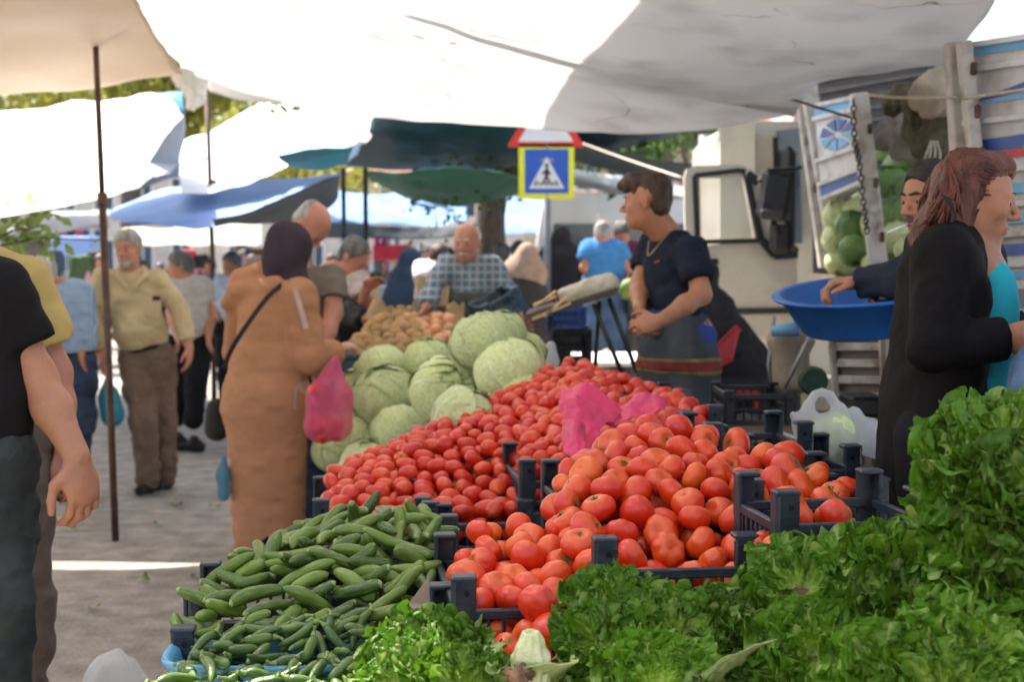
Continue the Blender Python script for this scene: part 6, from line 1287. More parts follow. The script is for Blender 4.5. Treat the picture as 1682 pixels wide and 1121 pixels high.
    def torso(s, f, sh, hp, i=0.0, w=.155, waist=.145, hip=.13, flat=1.45, belly=0, k=.05, upto=1.0, bel_dir=None):
        m, hm, u, x, d = s.axes(sh, hp); B = s.b; F2 = (d, flat)
        ch = m * .74 + hm * .26 - u * .01; wa = m * .32 + hm * .68
        f.cap(ch, wa, w * B + i, waist * B + i, k=k, flat=F2); f.cap(A(sh[0]) * .86 + A(sh[1]) * .14 - u * .02, A(sh[1]) * .86 + A(sh[0]) * .14 - u * .02, .058 * B + i, k=k, flat=(d, 1.1)); f.cap(m - u * .01 + (m - hm) * 0, ch, .075 * B + i, .12 * B + i, k=k, flat=F2)
        f.cap(wa, hm, waist * B + i, hip * B + i, k=k, flat=(d, flat * .92))
        if belly: f.ell(m * .35 + hm * .65 + A(bel_dir) * .05, A((.14, .14, .15)) * B * belly + i, k=.06)
    def limb(s, f, pts, rs, i=0.0, k=.03, cuts=()): 
        f.chain([A(q) for q in pts], [r * s.b + i for r in rs], k=k, cuts=cuts)
    def arm(s, f, sh, el, wr, i=0.0, k=.03): s.limb(f, [sh, el], [.052, .041], i, k); s.limb(f, [el, A(el) * .6 + A(wr) * .4, wr], [.041, .040, .028], i, k)
    def sleeve(s, f, sh, el, wr, t=.6, i=.014, long=False, k=.03):
        sh, el, wr = A(sh), A(el), A(wr)
        if long: s.limb(f, [sh, el], [.058, .047], i, k); q = el + (wr - el) * .93; s.limb(f, [el, q], [.046, .036], i, .02, cuts=[(q, q - el)])
        else: q = sh + (el - sh) * t; f.cap(sh, sh + (el - sh) * (t + .15), .060 * s.b + i, .058 * s.b + i * 1.3, k=k, cuts=[(q, q - sh)])
    def leg(s, f, hp, kn, an, i=0.0, k=.03, rs=(.088, .062, .042)): s.limb(f, [hp, kn], [rs[0], rs[1]], i, k); s.limb(f, [kn, an], [rs[1], rs[2]], i, k)
    def hand(s, wr, dirn, palm, side=1, curl=(.5, .5, .5, .5), spread=.13, th=.6, sc=1.0, f=None, tdir=None):
        """palm = direction the palm faces; side=+1 puts the thumb on dirn x palm side"""
        f = f or s.f; w = A(wr); d = unit(dirn); pn = A(palm) - d * (A(palm) @ d); pn = unit(pn); x = np.cross(d, pn) * side; S = sc * s.b * 1.0; R = np.stack([x, d, pn], 1)
        f.ell(w + d * .045 * S, A((.038, .052, .017)) * S, R, k=.012); f.ell(w + d * .058 * S + x * .004 * S, A((.040, .034, .014)) * S, R, k=.01); f.cap(w, w + d * .03 * S, .024 * S, .022 * S, k=.015, flat=(pn, 1.25))
        L = ((.034, .024, .020), (.040, .027, .022), (.037, .025, .021), (.029, .020, .018)); ox = (.028, .010, -.009, -.027)
        for j in range(4):
            p = w + (d * .082 + x * ox[j]) * S - d * abs(j - 1.2) * .004 * S; a = spread * (1.5 - j) * .6; dd = unit(d * math.cos(a) + x * math.sin(a)); ang = 0; r = (.0092, .0086, .0080, .0070)
            for m_ in range(3):
                ang += curl[j] * (.75, 1.0, .7)[m_]; v = dd * math.cos(ang) + pn * math.sin(ang); q = p + v * L[j][m_] * S; f.cap(p, q, r[m_] * S * (1, 1, .98, .9)[j], r[m_ + 1] * S * (1, 1, .98, .9)[j], k=.005); p = q
        p = w + (d * .022 + x * .022) * S; v = unit(d * .55 + x * .75 + pn * .35 * th); q = p + v * .042 * S; f.cap(p, q, .014 * S, .011 * S, k=.012); v2 = unit(d * .85 + x * .25 + pn * .5 * th); r_ = q + v2 * .030 * S; f.cap(q, r_, .0105 * S, .0095 * S, k=.005); f.cap(r_, r_ + unit(d * .9 + pn * .55 * th) * .024 * S, .0095 * S, .0078 * S, k=.004)
    def part(s, f, name, m, noise=None, smooth=1):
        V, Q = f.mesh(smooth, noise); return link(name, quad_me(name, V - s.org, Q), m, s.t)
    def wr(s, a=1.0): return [(.011 * a, 6, 11, (1, 1, 1.8)), (.007 * a, 15, 12, (1, 1, 2.0)), (.003 * a, 38, 13, (1, 1, 1.2))]
    def shoe(s, an, to, m, L=.20):
        an = A(an); f = Field(max(.008, s.vox)); d = unit(A(to) - an); d[2] = 0; base = A((an[0], an[1], .045)); f.cap(base - d * .05, base + d * L * .7, .043, .036, k=.02, flat=((0, 0, 1), 1.15)); f.cap(base - d * .03, base + A((0, 0, .05)), .045, .045, k=.03); f.cuts.append(((0, 0, .006), (0, 0, -1))); s.part(f, 'shoe', m)
    def done(s, noise=None): return s.part(s.f, 'body', SK[s.skin], noise=noise)

def stander(label, D, head, look, sh, hp, shirt, trousers, arms, vox=.011, hair=('short', 'dark'), skin='tan', long=False, kn=None, an=None, b=1.0, lite=True, hands=True, hem=None, beardk=None, belt=None, shoes=None, belly=0, name='person', wide=1.0, shirt_i=.016, hh=.235):
    """one clothed standing person; coordinates are photo pixels at distance D (+dd)"""
    m = Man(label, D, (hp[0][0] + hp[1][0]) / 2, vox, skin, b, name); S = [m.p(*q) for q in sh]; H = [m.p(*q) for q in hp]; M_, HM, u, x, d = m.axes(S, H)
    m.head(head[0], head[1], look, head[2] if len(head) > 2 else 0, neck=M_ + u * .02, lite=lite, wide=wide, hh=hh); m.torso(m.f, S, H, -.012)
    for (s_, a) in zip(S, arms): m.arm(m.f, s_, m.p(*a[0]), m.p(*a[1]))
    if hands:
        for a, sd in zip(arms, (1, -1)): w_, e_ = m.p(*a[1]), m.p(*a[0]); m.hand(w_, a[2] if len(a) > 2 else w_ - e_, a[3] if len(a) > 3 else -x * sd, side=a[4] if len(a) > 4 else sd, curl=a[5] if len(a) > 5 else (.35, .4, .45, .5), sc=1.02)
    K = [m.p(*q) for q in kn] if kn else [h - A((0, 0, .42)) for h in H]; AN = [m.p(*q) for q in an] if an else [A((h[0], h[1], .09)) for h in H]
    for a_, k_, n_ in zip(H, K, AN): m.leg(m.f, a_, k_, n_, -.008)
    m.done(); f = Field(vox); m.torso(f, S, H, shirt_i, belly=belly, bel_dir=tuple(unit(A(look) * A((1, 1, 0))))) if True else 0
    for s_, a in zip(S, arms): m.sleeve(f, s_, m.p(*a[0]), m.p(*a[1]), long=long)
    f.cap(M_ + u * .015, M_ - u * .03, .062 * b + .012, .09 * b, k=.02, cuts=[(M_ + u * .045, u)]); hem = hem if hem is not None else (-.045 if belt else .06); f.cuts.append((HM - u * hem, -u)); m.part(f, 'shirt', shirt, noise=m.wr())
    f = Field(vox); f.cap(HM + u * .06, HM - u * .03, .138 * b, .135 * b, k=.03, flat=(d, 1.35))
    for a_, k_, n_ in zip(H, K, AN): m.leg(f, a_ - u * .02, k_, n_ + A((0, 0, -.02)), .016, rs=(.092, .070, .062))
    f.cuts.append((HM + u * .055, u)); f.cuts.append(((0, 0, .035), (0, 0, -1))); m.part(f, 'trousers', trousers, noise=m.wr(1.3))
    if belt: f = Field(vox); f.cap(HM + u * .045, HM + u * .02, .158 * b, .158 * b, k=.01, flat=(d, 1.35), cuts=[(HM + u * .055, u), (HM + u * .02, -u)]); m.part(f, 'belt', belt)
    for n_ in AN: m.shoe(n_, n_ + A((look[0], look[1], 0)), shoes or cloth('shoe_black', (.02, .018, .018), .5))
    if hair: m.hair(hair[0], hair[1], *(hair[2:] if len(hair) > 2 else ()))
    if beardk: m.beard(beardk)
    return m
BLACKC = cloth('black', (.008, .0075, .008)); BELT = cloth('belt', (.02, .017, .015), .45)
TRB = cloth('trousers_black', (.010, .010, .013)); JEAN = cloth('jeans', (.09, .15, .26), var=.3, scale=6); DJEAN = cloth('dark_jeans', (.03, .05, .09), var=.3, scale=6)
def check_mat(name, base, ln1, ln2, s1, s2, vert_only=False):
    m = cloth(name, base); nt = m.node_tree; N = nt.nodes; L = nt.links; b = N['Principled BSDF']; src = b.inputs[0].links[0].from_socket; tc = N.new('ShaderNodeTexCoord'); sp = N.new('ShaderNodeSeparateXYZ'); L.new(tc.outputs['Object'], sp.inputs[0])
    for ax, sc_, c in ((0, s1, ln1), (2, s2, ln2)):
        if vert_only and ax == 2: continue
        mu = N.new('ShaderNodeMath'); mu.operation = 'MULTIPLY'; mu.inputs[1].default_value = sc_; L.new(sp.outputs[ax], mu.inputs[0]); pp = N.new('ShaderNodeMath'); pp.operation = 'PINGPONG'; pp.inputs[1].default_value = .5; L.new(mu.outputs[0], pp.inputs[0])
        mr = N.new('ShaderNodeMapRange'); mr.inputs['From Min'].default_value = .11; mr.inputs['From Max'].default_value = .18; mr.inputs['To Min'].default_value = .75; mr.inputs['To Max'].default_value = 0; L.new(pp.outputs[0], mr.inputs['Value'])
        mx = N.new('ShaderNodeMixRGB'); mx.inputs['Color2'].default_value = (*c, 1); L.new(mr.outputs[0], mx.inputs['Fac']); L.new(src, mx.inputs['Color1']); src = mx.outputs[0]
    L.new(src, b.inputs[0]); return m

# ---- man in the beige shirt walking towards the viewer
m = stander('grey-bearded man in a beige shirt and brown trousers walking towards the viewer', 9.5, (209, 409, -.05), (-.12, -1, -.10), [(167, 458), (258, 456)], [(218, 582), (262, 582)], cloth('beige_shirt', (.50, .40, .235), var=.1, scale=9), cloth('brown_trousers', (.155, .11, .085), var=.15, scale=9),
    [[(152, 522, -.03), (165, 583, -.10), (.05, -.1, -1), (1, .2, 0)], [(298, 515, 0), (311, 572, -.08), (0, -.15, -1), (-1, .2, 0)]], vox=.009, hair=('short', 'grey', .05, .32), skin='red', long=True, kn=[(236, 688, -.12), (268, 692, .05)], an=[(242, 783, -.08), (271, 780, .10)], beardk='grey', belt=BELT, belly=.8, lite=False, b=1.0)
m.brows('pepper')
S_ = [m.p(167, 458), m.p(258, 456)]; H_ = [m.p(218, 582), m.p(262, 582)]; f = Field(.008); m.torso(f, S_, H_, .020, belly=.8, bel_dir=tuple(unit((-.12, -1, 0)))); xx = m.p(222, 500)[0]; f.cuts += [((xx + .016, 0, 0), (1, 0, .12)), ((xx - .016, 0, 0), (-1, 0, -.12)), (m.p(222, 570), (0, 0, -1)), ((0, 9.5, 0), (0, 1, 0)), (m.p(222, 462), (0, 0, 1))]; m.part(f, 'button_strip', MATS['cloth_beige_shirt'], noise=m.wr())
f = Field(.006); f.chain([m.p(196, 444, .02), m.p(196, 455, -.09), m.p(210, 474, -.135)], [.02, .022, .010], k=.01); f.chain([m.p(236, 442, .02), m.p(238, 454, -.09), m.p(222, 474, -.135)], [.02, .022, .010], k=.01); m.part(f, 'collar', MATS['cloth_beige_shirt'])
b = MB(); b.box(tuple(m.p(250, 505, -.195) - m.org), (.11, .012, .12), bev=.004); b.build('pocket', MATS['cloth_beige_shirt'], m.t)
b = MB(); q = m.p(257, 490, -.205); b.box(tuple(q - m.org), (.05, .012, .03), bev=.004); b.build('pocket_phone', BLACKC, m.t)
# ---- white-haired man in a striped shirt, seen from behind
stander('white-haired man in a striped light blue shirt turning his back', 9.2, (68, 452), (-.6, .75, -.1), [(88, 478), (135, 482)], [(100, 590), (132, 590)], check_mat('striped_blue', (.22, .33, .50), (.45, .52, .62), (0, 0, 0), 60, 60, True), DJEAN,
    [[(76, 540, -.1), (70, 580, -.2)], [(143, 530, .1), (136, 575, -.05)]], hair=('short', 'white', .04, .2), long=True, an=[(98, 780, 0), (118, 786, 0)], belt=BELT)
# ---- man in grey T-shirt
stander('man in a pale grey T-shirt and black trousers walking behind the bearded man', 11.5, (294, 438), (-.9, -.2, -.15), [(285, 468), (335, 468)], [(296, 560), (330, 560)], cloth('pale_grey', (.42, .40, .38)), TRB,
    [[(282, 515, -.1), (290, 550, -.2)], [(344, 515, 0), (343, 552, -.1)]], hair=('short', 'pepper'), kn=[(300, 625), (322, 628, -.1)], an=[(292, 680, .1), (318, 685, -.1)])
stander('man in a pale blue shirt half hidden behind the thin pole', 14, (379, 435), (-.5, -.8, -.1), [(362, 462), (402, 462)], [(370, 530), (396, 530)], cloth('pale_blue', (.45, .52, .62)), TRB, [[(358, 495), (360, 525, -.1)], [(405, 495), (404, 525, -.1)]], hair=('short', 'pepper'), vox=.016, hands=False)
stander('person in a checked top far away beside the olive jacket', 19, (165, 432), (.3, -.9, 0), [(148, 452), (178, 452)], [(155, 500), (172, 500)], cloth('pink_check', (.5, .3, .33)), TRB, [[(145, 475), (148, 495)], [(182, 475), (180, 495)]], vox=.02, hands=False)

# ---- woman in brown coat and dark hijab
def brown():
    m = Man('woman in a brown hooded coat and dark purple hijab holding a pink net bag', 6.75, 432, .008, 'fair'); p = m.p
    S = [p(402, 478, .12), p(492, 486, -.10)]; H = [p(400, 640, .05), p(478, 640, -.05)]; look = (.75, .45, -.45)
    m.head(480, 412, look, 0, neck=p(450, 462, 0), lite=True); m.torso(m.f, S, H, -.02); m.arm(m.f, S[1], p(508, 585, -.12), p(548, 580, .05)); m.arm(m.f, S[0], p(395, 580, .25), p(500, 592, .30))
    m.hand(p(550, 578, .05), (.8, .3, .35), (-.2, .2, -.9), 1, (.9, 1, 1, 1.0), sc=.95); m.hand(p(505, 592, .3), (1, 0, -.3), (0, -.2, 1), 1, (1, 1, 1.1, 1.1), sc=.9)
    for a, k_, n_ in ((H[0], p(400, 760, 0), p(412, 905, 0)), (H[1], p(460, 760, 0), p(450, 905, .05))): m.leg(m.f, a, k_, A((n_[0], n_[1], .1)))
    m.done()
    C = cloth('brown_coat', (.43, .215, .115), .9, .05, 5, .2); f = Field(.009); u = A((0, 0, 1)); d = A((.35, .93, 0)); F2 = (d, 1.35)
    m.torso(f, S, H, .024, w=.158, waist=.155, hip=.175, flat=1.35); f.cap(p(440, 600, 0), p(436, 665, 0), .17, .205, k=.06, flat=F2); f.cap(p(436, 665, 0), p(443, 935, 0), .205, .175, k=.06, flat=F2)
    m.sleeve(f, S[1], p(509, 588, -.12), p(553, 580, .05), long=True, i=.030); m.sleeve(f, S[0], p(392, 580, .25), p(500, 592, .30), long=True, i=.026)
    f.cap(p(398, 460, .08), p(436, 443, .0), .062, .05, k=.03); f.cap(p(392, 478, .04), p(455, 466, -.10), .055, .04, k=.02); f.cap(p(372, 500, .10), p(398, 476, .1), .03, .05, k=.04)   # hood
    f.cap(p(438, 850, -.17), p(444, 940, -.17), .006, .06, k=.010, sub=True); f.cap(p(438, 850, -.11), p(444, 940, -.11), .006, .06, k=.010, sub=True)
    f.cuts.append((p(440, 918, 0), (0, 0, -1)))
    m.part(f, 'coat', C, noise=[(.010, 4, 21, (1, 1, .3)), (.006, 12, 22, (1, 1, 1.8)), (.003, 28, 23, (1, 1, 1.5))])
    f = Field(.008); b = MB()
    c, R, h = m.hd; q = lambda x, y, z: c + R @ (A((x, y, z)) * h)
    f.ell(q(0, -.10, .12), A((.40, .48, .42)) * h, R, k=.02); f.ell(q(0, -.02, -.15), A((.34, .38, .42)) * h, R, k=.04); f.cap(q(0, -.10, -.25), p(458, 462, 0), .085, .07, k=.05); f.cap(q(0, .12, -.45), p(500, 496, -.12), .07, .022, k=.04); f.cap(p(448, 455, .03), p(490, 480, -.10), .055, .045, k=.04); f.cap(q(.1, .2, -.4), p(520, 486, -.08), .05, .015, k=.04)
    f.ell(q(0, .44, -.06), A((.20, .12, .27)) * h, R, k=.01, sub=True)
    m.part(f, 'hijab', cloth('hijab_plum', (.050, .036, .048), .9, .1, 8, .2), noise=[(.008, 14, 31, (1, 1, .4)), (.004, 30, 32, (1, 1, .5))])
    b = MB(); b.bar(p(484, 472, -.235) - m.org, p(503, 540, -.255) - m.org, .022, .006, up=(0, 1, 0)); b.build('sleeve_stripe', cloth('stripe', (.50, .38, .32)), m.t)
    st = crom([tuple(p(470, 462, -.10)), tuple(p(440, 488, -.20)), tuple(p(405, 535, -.245)), tuple(p(380, 575, -.235)), tuple(p(368, 605, -.15))], np.linspace(0, 1, 20)); b = MB()
    for i in range(19): b.bar(st[i] - m.org, st[i + 1] - m.org, .022, .006, up=(0, 1, .2))
    b.build('bag_strap', BLACKC, m.t)
    f = Field(.009); f.cap(p(440, 860, 0), p(443, 930, 0), .12, .11, k=.02, flat=F2); f.cuts.append(((0, 0, .12), (0, 0, -1))); f.cap(p(425, 880, 0), A((p(425, 900, 0)[0], m.D, .12)), .08, .07); f.cap(p(455, 880, 0), A((p(455, 900, 0)[0], m.D, .12)), .08, .07); m.part(f, 'trousers', BLACKC)
    for x in (420, 455): a_ = p(x, 900, 0); m.shoe(a_, a_ + A((.6, .5, 0)), BLACKC)
    b = MB(); b.tube([tuple(p(487, 635, -.26) - m.org), tuple(p(484, 672, -.262) - m.org)], .004, 6); b.build('zip_pull', M_GAL, m.t)
    q_ = p(354, 700, .1); f = Field(.012); f.cap(p(356, 672, .15), p(356, 705, .15), .05, .06, k=.02); o = f.build('handbag', BLACKC, None, origin=q_); tag(o, 'black handbag hanging behind the brown coat', 'handbag')
brown()
bag('b', (542, 680, 6.35), [([(546, 598, 6.4), (528, 650, 6.35), (528, 700, 6.35)], [.014, .060, .075], .03), ([(552, 590, 6.4), (558, 650, 6.35), (553, 702, 6.35)], [.012, .045, .066], .03)], M_NET, 'pink net bag of red peppers held by the woman in brown')
for i, (px, py) in enumerate(((522, 702), (540, 694), (556, 700), (530, 718), (550, 715), (515, 690), (518, 640))):
    o = bpy.data.objects.new('red_pepper', TOM[(i * 2 + 1) % 6]); COL.objects.link(o); o.location = P(px, py, 6.32 + .02 * (i % 3)); o.scale = (.032, .032, .036); o.rotation_euler = (i, .5 * i, i); tag(o, 'dark red pepper inside the pink net bag', 'pepper', 'red peppers in the pink net bag')

# ---- bald man behind her
m = stander('bald man in a taupe polo shirt leaning over the brown-coated woman', 7.35, (512, 372, -.1), (.45, -.25, -.75), [(425, 445, .05), (545, 458, -.05)], [(455, 610), (520, 610)], cloth('taupe_polo', (.185, .155, .13), var=.08, scale=9), DJEAN,
    [[(430, 540, -.15), (470, 600, -.3)], [(548, 515, -.12), (522, 590, -.32), (-.2, -.2, -1)]], vox=.009, hair=('ring', 'grey', .012, .05), skin='red', b=1.06, lite=False)
m.brows('grey')
# ---- stooping man in light grey
m = stander('stooping man in a light grey shirt picking potatoes beside the bald man', 8.6, (583, 424, -.1), (.7, -.35, -.6), [(545, 455, .1), (588, 462, -.1)], [(545, 580), (580, 580)], cloth('light_grey_shirt', (.44, .40, .38)), TRB,
    [[(560, 520, -.1), (590, 530, -.2)], [(602, 510, -.2), (600, 476, -.35), (.4, -.2, .3)]], hair=('short', 'pepper', .02, .25), skin='red')
m = Man('person in a black top reaching a paper bag over the potatoes', 8.3, 560, .010, 'tan'); S = [m.p(540, 490, .2), m.p(560, 500, .2)]; m.head(545, 462, (.8, -.2, -.5), .25, neck=m.p(548, 486, .2), lite=True)
m.torso(m.f, S, [m.p(535, 610, .2), m.p(560, 610, .2)], -.02); m.arm(m.f, S[1], m.p(575, 515, 0), m.p(600, 525, -.1)); m.hand(m.p(600, 525, -.1), (1, 0, -.1), (0, 0, -1), 1, (.7, .8, .8, .8)); m.leg(m.f, m.p(540, 620, .2), m.p(540, 690, .2), m.p(540, 740, .2)); m.leg(m.f, m.p(560, 620, .2), m.p(560, 690, .2), m.p(560, 740, .2)); m.done()
f = Field(.010); m.torso(f, S, [m.p(535, 610, .2), m.p(560, 610, .2)], .02); m.sleeve(f, S[1], m.p(575, 515, 0), m.p(600, 525, -.1), long=True, i=.02); f.cap(m.p(545, 600, .2), m.p(548, 720, .2), .17, .16, k=.04); m.part(f, 'coat', BLACKC, noise=m.wr()); f = Field(.01); c, R, h = m.hd; f.ell(c - A((0, 0, .01)), A((.37, .42, .50)) * h, R); f.cap(c, m.p(548, 490, .2), .08, .10, k=.04); f.ell(c + R @ (A((0, .42, -.05)) * h), A((.2, .12, .26)) * h, R, k=.01, sub=True); m.part(f, 'headscarf', BLACKC)

# ---- plaid shirted seller
m = stander('white-haired seller in a blue checked shirt and grey apron behind the onions', 8.7, (766, 399, -.05), (-.25, -1, -.12), [(732, 434), (806, 436)], [(748, 560), (796, 560)], check_mat('plaid_blue', (.10, .19, .26), (.48, .30, .24), (.34, .42, .46), 22, 22), DJEAN,
    [[(706, 485, -.25), (700, 505, -.45), (-.3, -.6, -.6)], [(834, 480, -.05), (850, 512, -.15)]], vox=.009, hair=('ring', 'white', .02, .15), skin='red', long=True, b=.98, belly=.9, lite=False)
m.brows('white'); m.beard('white', full=False)
f = Field(.010); f.cap(m.p(772, 492, -.05), m.p(772, 620, 0), .205, .215, k=.03, flat=((0, 1, 0), 1.25), cuts=[(m.p(772, 478, 0), (0, 0, 1)), (m.p(772, 478, .06), (0, 1, 0))]); m.part(f, 'apron', cloth('apron_grey', (.10, .11, .10), var=.25, scale=8), noise=[(.010, 8, 3, (1, 1, .5)), (.004, 24, 4, (1, 1, 1))])

# ---- background people
def veiled(label, D, head, body, m_, look, extra=(), vox=.014, skin='fair', face=True, m_head=None):
    q = Man(label, D, body[0][0], vox, skin); c = q.p(*head); R = frame(look); q.head(head[0], head[1], look, neck=q.p(body[0][0], head[1] + 38 * 8 / D), lite=True); q.torso(q.f, [q.p(body[0][0] - 150 / D, body[0][1] + 60 / D), q.p(body[0][0] + 150 / D, body[0][1] + 60 / D)], [q.p(body[1][0] - 90 / D, body[1][1]), q.p(body[1][0] + 90 / D, body[1][1])], -.03)
    for sx in (-1, 1): hp = q.p(body[1][0] + sx * 200 / D, body[1][1]); q.leg(q.f, hp, hp * .5 + A((hp[0], hp[1], .1)) * .5, A((hp[0], hp[1], .1)))
    q.done(); f = Field(vox); h = .235
    f.ell(c - R @ A((0, .015, .0)), A((.38, .44, .50)) * h, R); f.ell(c + R @ (A((0, .42, -.05)) * h), A((.2, .12, .24)) * h, R, k=.01, sub=True); f.cap(c - A((0, 0, .05)), q.p(*body[0]), .075, .12, k=.04); f.cap(q.p(body[0][0] - 130 / D, body[0][1] + 55 / D), q.p(body[0][0] + 130 / D, body[0][1] + 55 / D), .085, k=.05)
    if m_head is not None: f.cap(q.p(*body[0]), q.p(*body[0]) - A((0, 0, .08)), .19, .17, k=.04, flat=((0, 1, 0), 1.3)); q.part(f, 'headscarf', m_head, noise=[(.01, 10, 3, (1, 1, .5))]); f = Field(vox)
    b0, b1 = q.p(*body[0]), q.p(*body[1]); f.cap(b0 - A((0, 0, .05)), b1, .165, .21, k=.06, flat=((0, 1, 0), 1.2)); lo = A((b1[0], b1[1], .15)); f.cap(b1, lo, .24, .30, k=.06, flat=((0, 1, 0), 1.15))
    for e in extra: f.chain([q.p(*z) for z in e[0]], e[1], k=.04)
    f.cuts.append(((0, 0, .05), (0, 0, -1))); q.part(f, 'robe', m_, noise=[(.02, 4, 3, (1, 1, .35)), (.010, 11, 4, (1, 1, .5))])
    for sx in (-.1, .1): q.shoe(A((b1[0] + sx, b1[1], .1)), A((b1[0] + sx, b1[1] - 1, 0)), BLACKC)
    return q
NAVY = cloth('navy', (.025, .045, .14), var=.12)
veiled('woman in a navy blue headscarf and long coat with a sleeve stripe', 13, (676, 430), ((674, 452), (672, 500)), NAVY, (.8, -.1, -.4), [([(680, 452, -.05), (692, 485, -.15), (712, 480, -.3)], [.07, .055, .04])])
veiled('woman all in a black veil standing by the signpost', 14.6, (924, 392), ((924, 420), (929, 500)), BLACKC, (.85, .3, -.2), [([(905, 415, 0), (898, 440, 0)], [.10, .12]), ([(935, 415, 0), (952, 450, 0)], [.10, .09])])
veiled('woman in a beige scarf and black coat behind the plaid-shirted seller', 12, (868, 422), ((862, 452), (858, 500)), BLACKC, (.6, .7, -.2), m_head=cloth('scarf_beige', (.30, .22, .17)))
stander('heavy bald man in a bright blue shirt and jeans seen from behind', 13.4, (990, 383), (.1, 1, -.2), [(966, 408), (1018, 410)], [(978, 462), (1012, 462)], cloth('bright_blue', (.06, .22, .48), var=.08), JEAN, [[(961, 440, -.05), (975, 455, .2)], [(1026, 440), (1030, 470, .15)]], hair=('ring', 'grey', .012, .1), an=[(982, 560), (1010, 560)], b=1.15, vox=.013, skin='red', belt=BELT)
stander('man in a maroon vest looking down beside the blue shirt', 14, (1021, 384), (.1, -.8, -.5), [(1008, 408), (1046, 408)], [(1018, 460), (1042, 460)], cloth('maroon', (.12, .02, .04)), DJEAN, [[(1006, 435), (1030, 445, -.2)], [(1050, 435), (1040, 447, -.25)]], hair=('short', 'pepper'), vox=.015, long=True, hands=False)
stander('bending man in a white T-shirt behind the onions', 12, (722, 425, .1), (.2, .9, -.4), [(692, 440, .1), (732, 444, 0)], [(700, 500), (728, 500)], cloth('white_tee', (.60, .58, .62)), cloth('khaki', (.30, .22, .10)), [[(695, 475, -.1), (700, 500, -.2)], [(738, 470, 0), (740, 495, -.1)]], hair=('short', 'brown'), vox=.014, hands=False)
stander('person with grey hair and a pink top behind the seller', 15, (822, 418), (-.5, .8, 0), [(806, 442), (842, 442)], [(812, 510), (838, 510)], cloth('pink_top', (.42, .28, .33)), TRB, [[(803, 470), (806, 500)], [(846, 470), (844, 500)]], hair=('short', 'pepper'), vox=.018, hands=False)
stander('dark-haired man peering over the woman in the beige scarf', 15, (852, 416), (-.3, -.9, -.2), [(836, 440), (872, 440)], [(842, 510), (868, 510)], cloth('dark_top', (.05, .05, .06)), TRB, [[(833, 470), (836, 500)], [(876, 470), (874, 500)]], hair=('short', 'pepper'), vox=.018, hands=False)
stander('dark-clothed person standing in the shade left of the signpost', 16, (882, 432), (-.3, .9, -.2), [(866, 452), (898, 452)], [(872, 510), (894, 510)], cloth('dusky_top', (.04, .045, .06)), TRB, [[(864, 480), (866, 505)], [(902, 480), (900, 505)]], hair=('short', 'brown'), vox=.02, hands=False)
stander('dark-haired person with a bowed head right behind the white T-shirt', 15, (735, 428), (.3, -.7, -.5), [(722, 450), (755, 450)], [(728, 510), (750, 510)], cloth('dark_shirt', (.03, .03, .035)), TRB, [[(720, 480), (722, 505)], [(758, 480), (757, 505)]], hair=('short', 'dark', .06), vox=.02, hands=False)
for i, (px, py, d, c, hk, lb) in enumerate(((235, 440, 24, (.5, .45, .4), 'dark', 'distant shopper in a cream top beside the beige shirt'), (455, 430, 25, (.15, .1, .1), 'dark', 'distant shopper in dark red left of the hijab'), (650, 425, 24, (.2, .45, .35), 'brown', 'distant shopper in green left of the navy headscarf'), (600, 425, 26, (.5, .5, .55), 'dark', 'distant shopper in a white top behind the stooping man'),
        (700, 418, 26, (.03, .03, .05), 'dark', 'distant shopper in black above the white T-shirt'), (345, 438, 23, (.08, .07, .09), 'dark', 'distant shopper in black just left of the thin pole'), (20, 440, 20, (.3, .1, .1), 'dark', 'distant shopper in dull red at the far left edge'), (640, 420, 30, (.6, .55, .5), 'pepper', 'farthest shopper in a pale shirt under the blue stall roof'), (120, 452, 26, (.1, .1, .12), 'dark', 'distant shopper in charcoal below the light blue board'), (475, 428, 28, (.2, .25, .5), 'dark', 'distant shopper in slate blue just above the hijab'), (545, 430, 22, (.55, .2, .2), 'brown', 'distant shopper in faded red right of the bald man'), (625, 432, 21, (.5, .5, .45), 'pepper', 'distant shopper in off-white beside the red cloth stall'), (792, 428, 23, (.35, .12, .15), 'dark', 'distant shopper in wine red behind the white-haired seller'), (262, 442, 27, (.12, .2, .14), 'pepper', 'distant shopper in dark green beside the pale grey T-shirt'), (415, 432, 21, (.5, .42, .3), 'dark', 'distant shopper in sand colour left of the hijab'))):
    s = 24 / d; stander(lb, d, (px, py), (.4 * (-1) ** i, -1, -.1), [(px - 17 * s, py + 22 * s), (px + 17 * s, py + 22 * s)], [(px - 9 * s, py + 72 * s), (px + 9 * s, py + 72 * s)], cloth('far_top_%d' % 0 if False else 'far_' + hk + str(i), c), TRB if i % 2 else DJEAN, [[(px - 21 * s, py + 46 * s), (px - 20 * s, py + 68 * s)], [(px + 21 * s, py + 46 * s), (px + 20 * s, py + 68 * s)]], hair=('short', hk), vox=.025, hands=False)

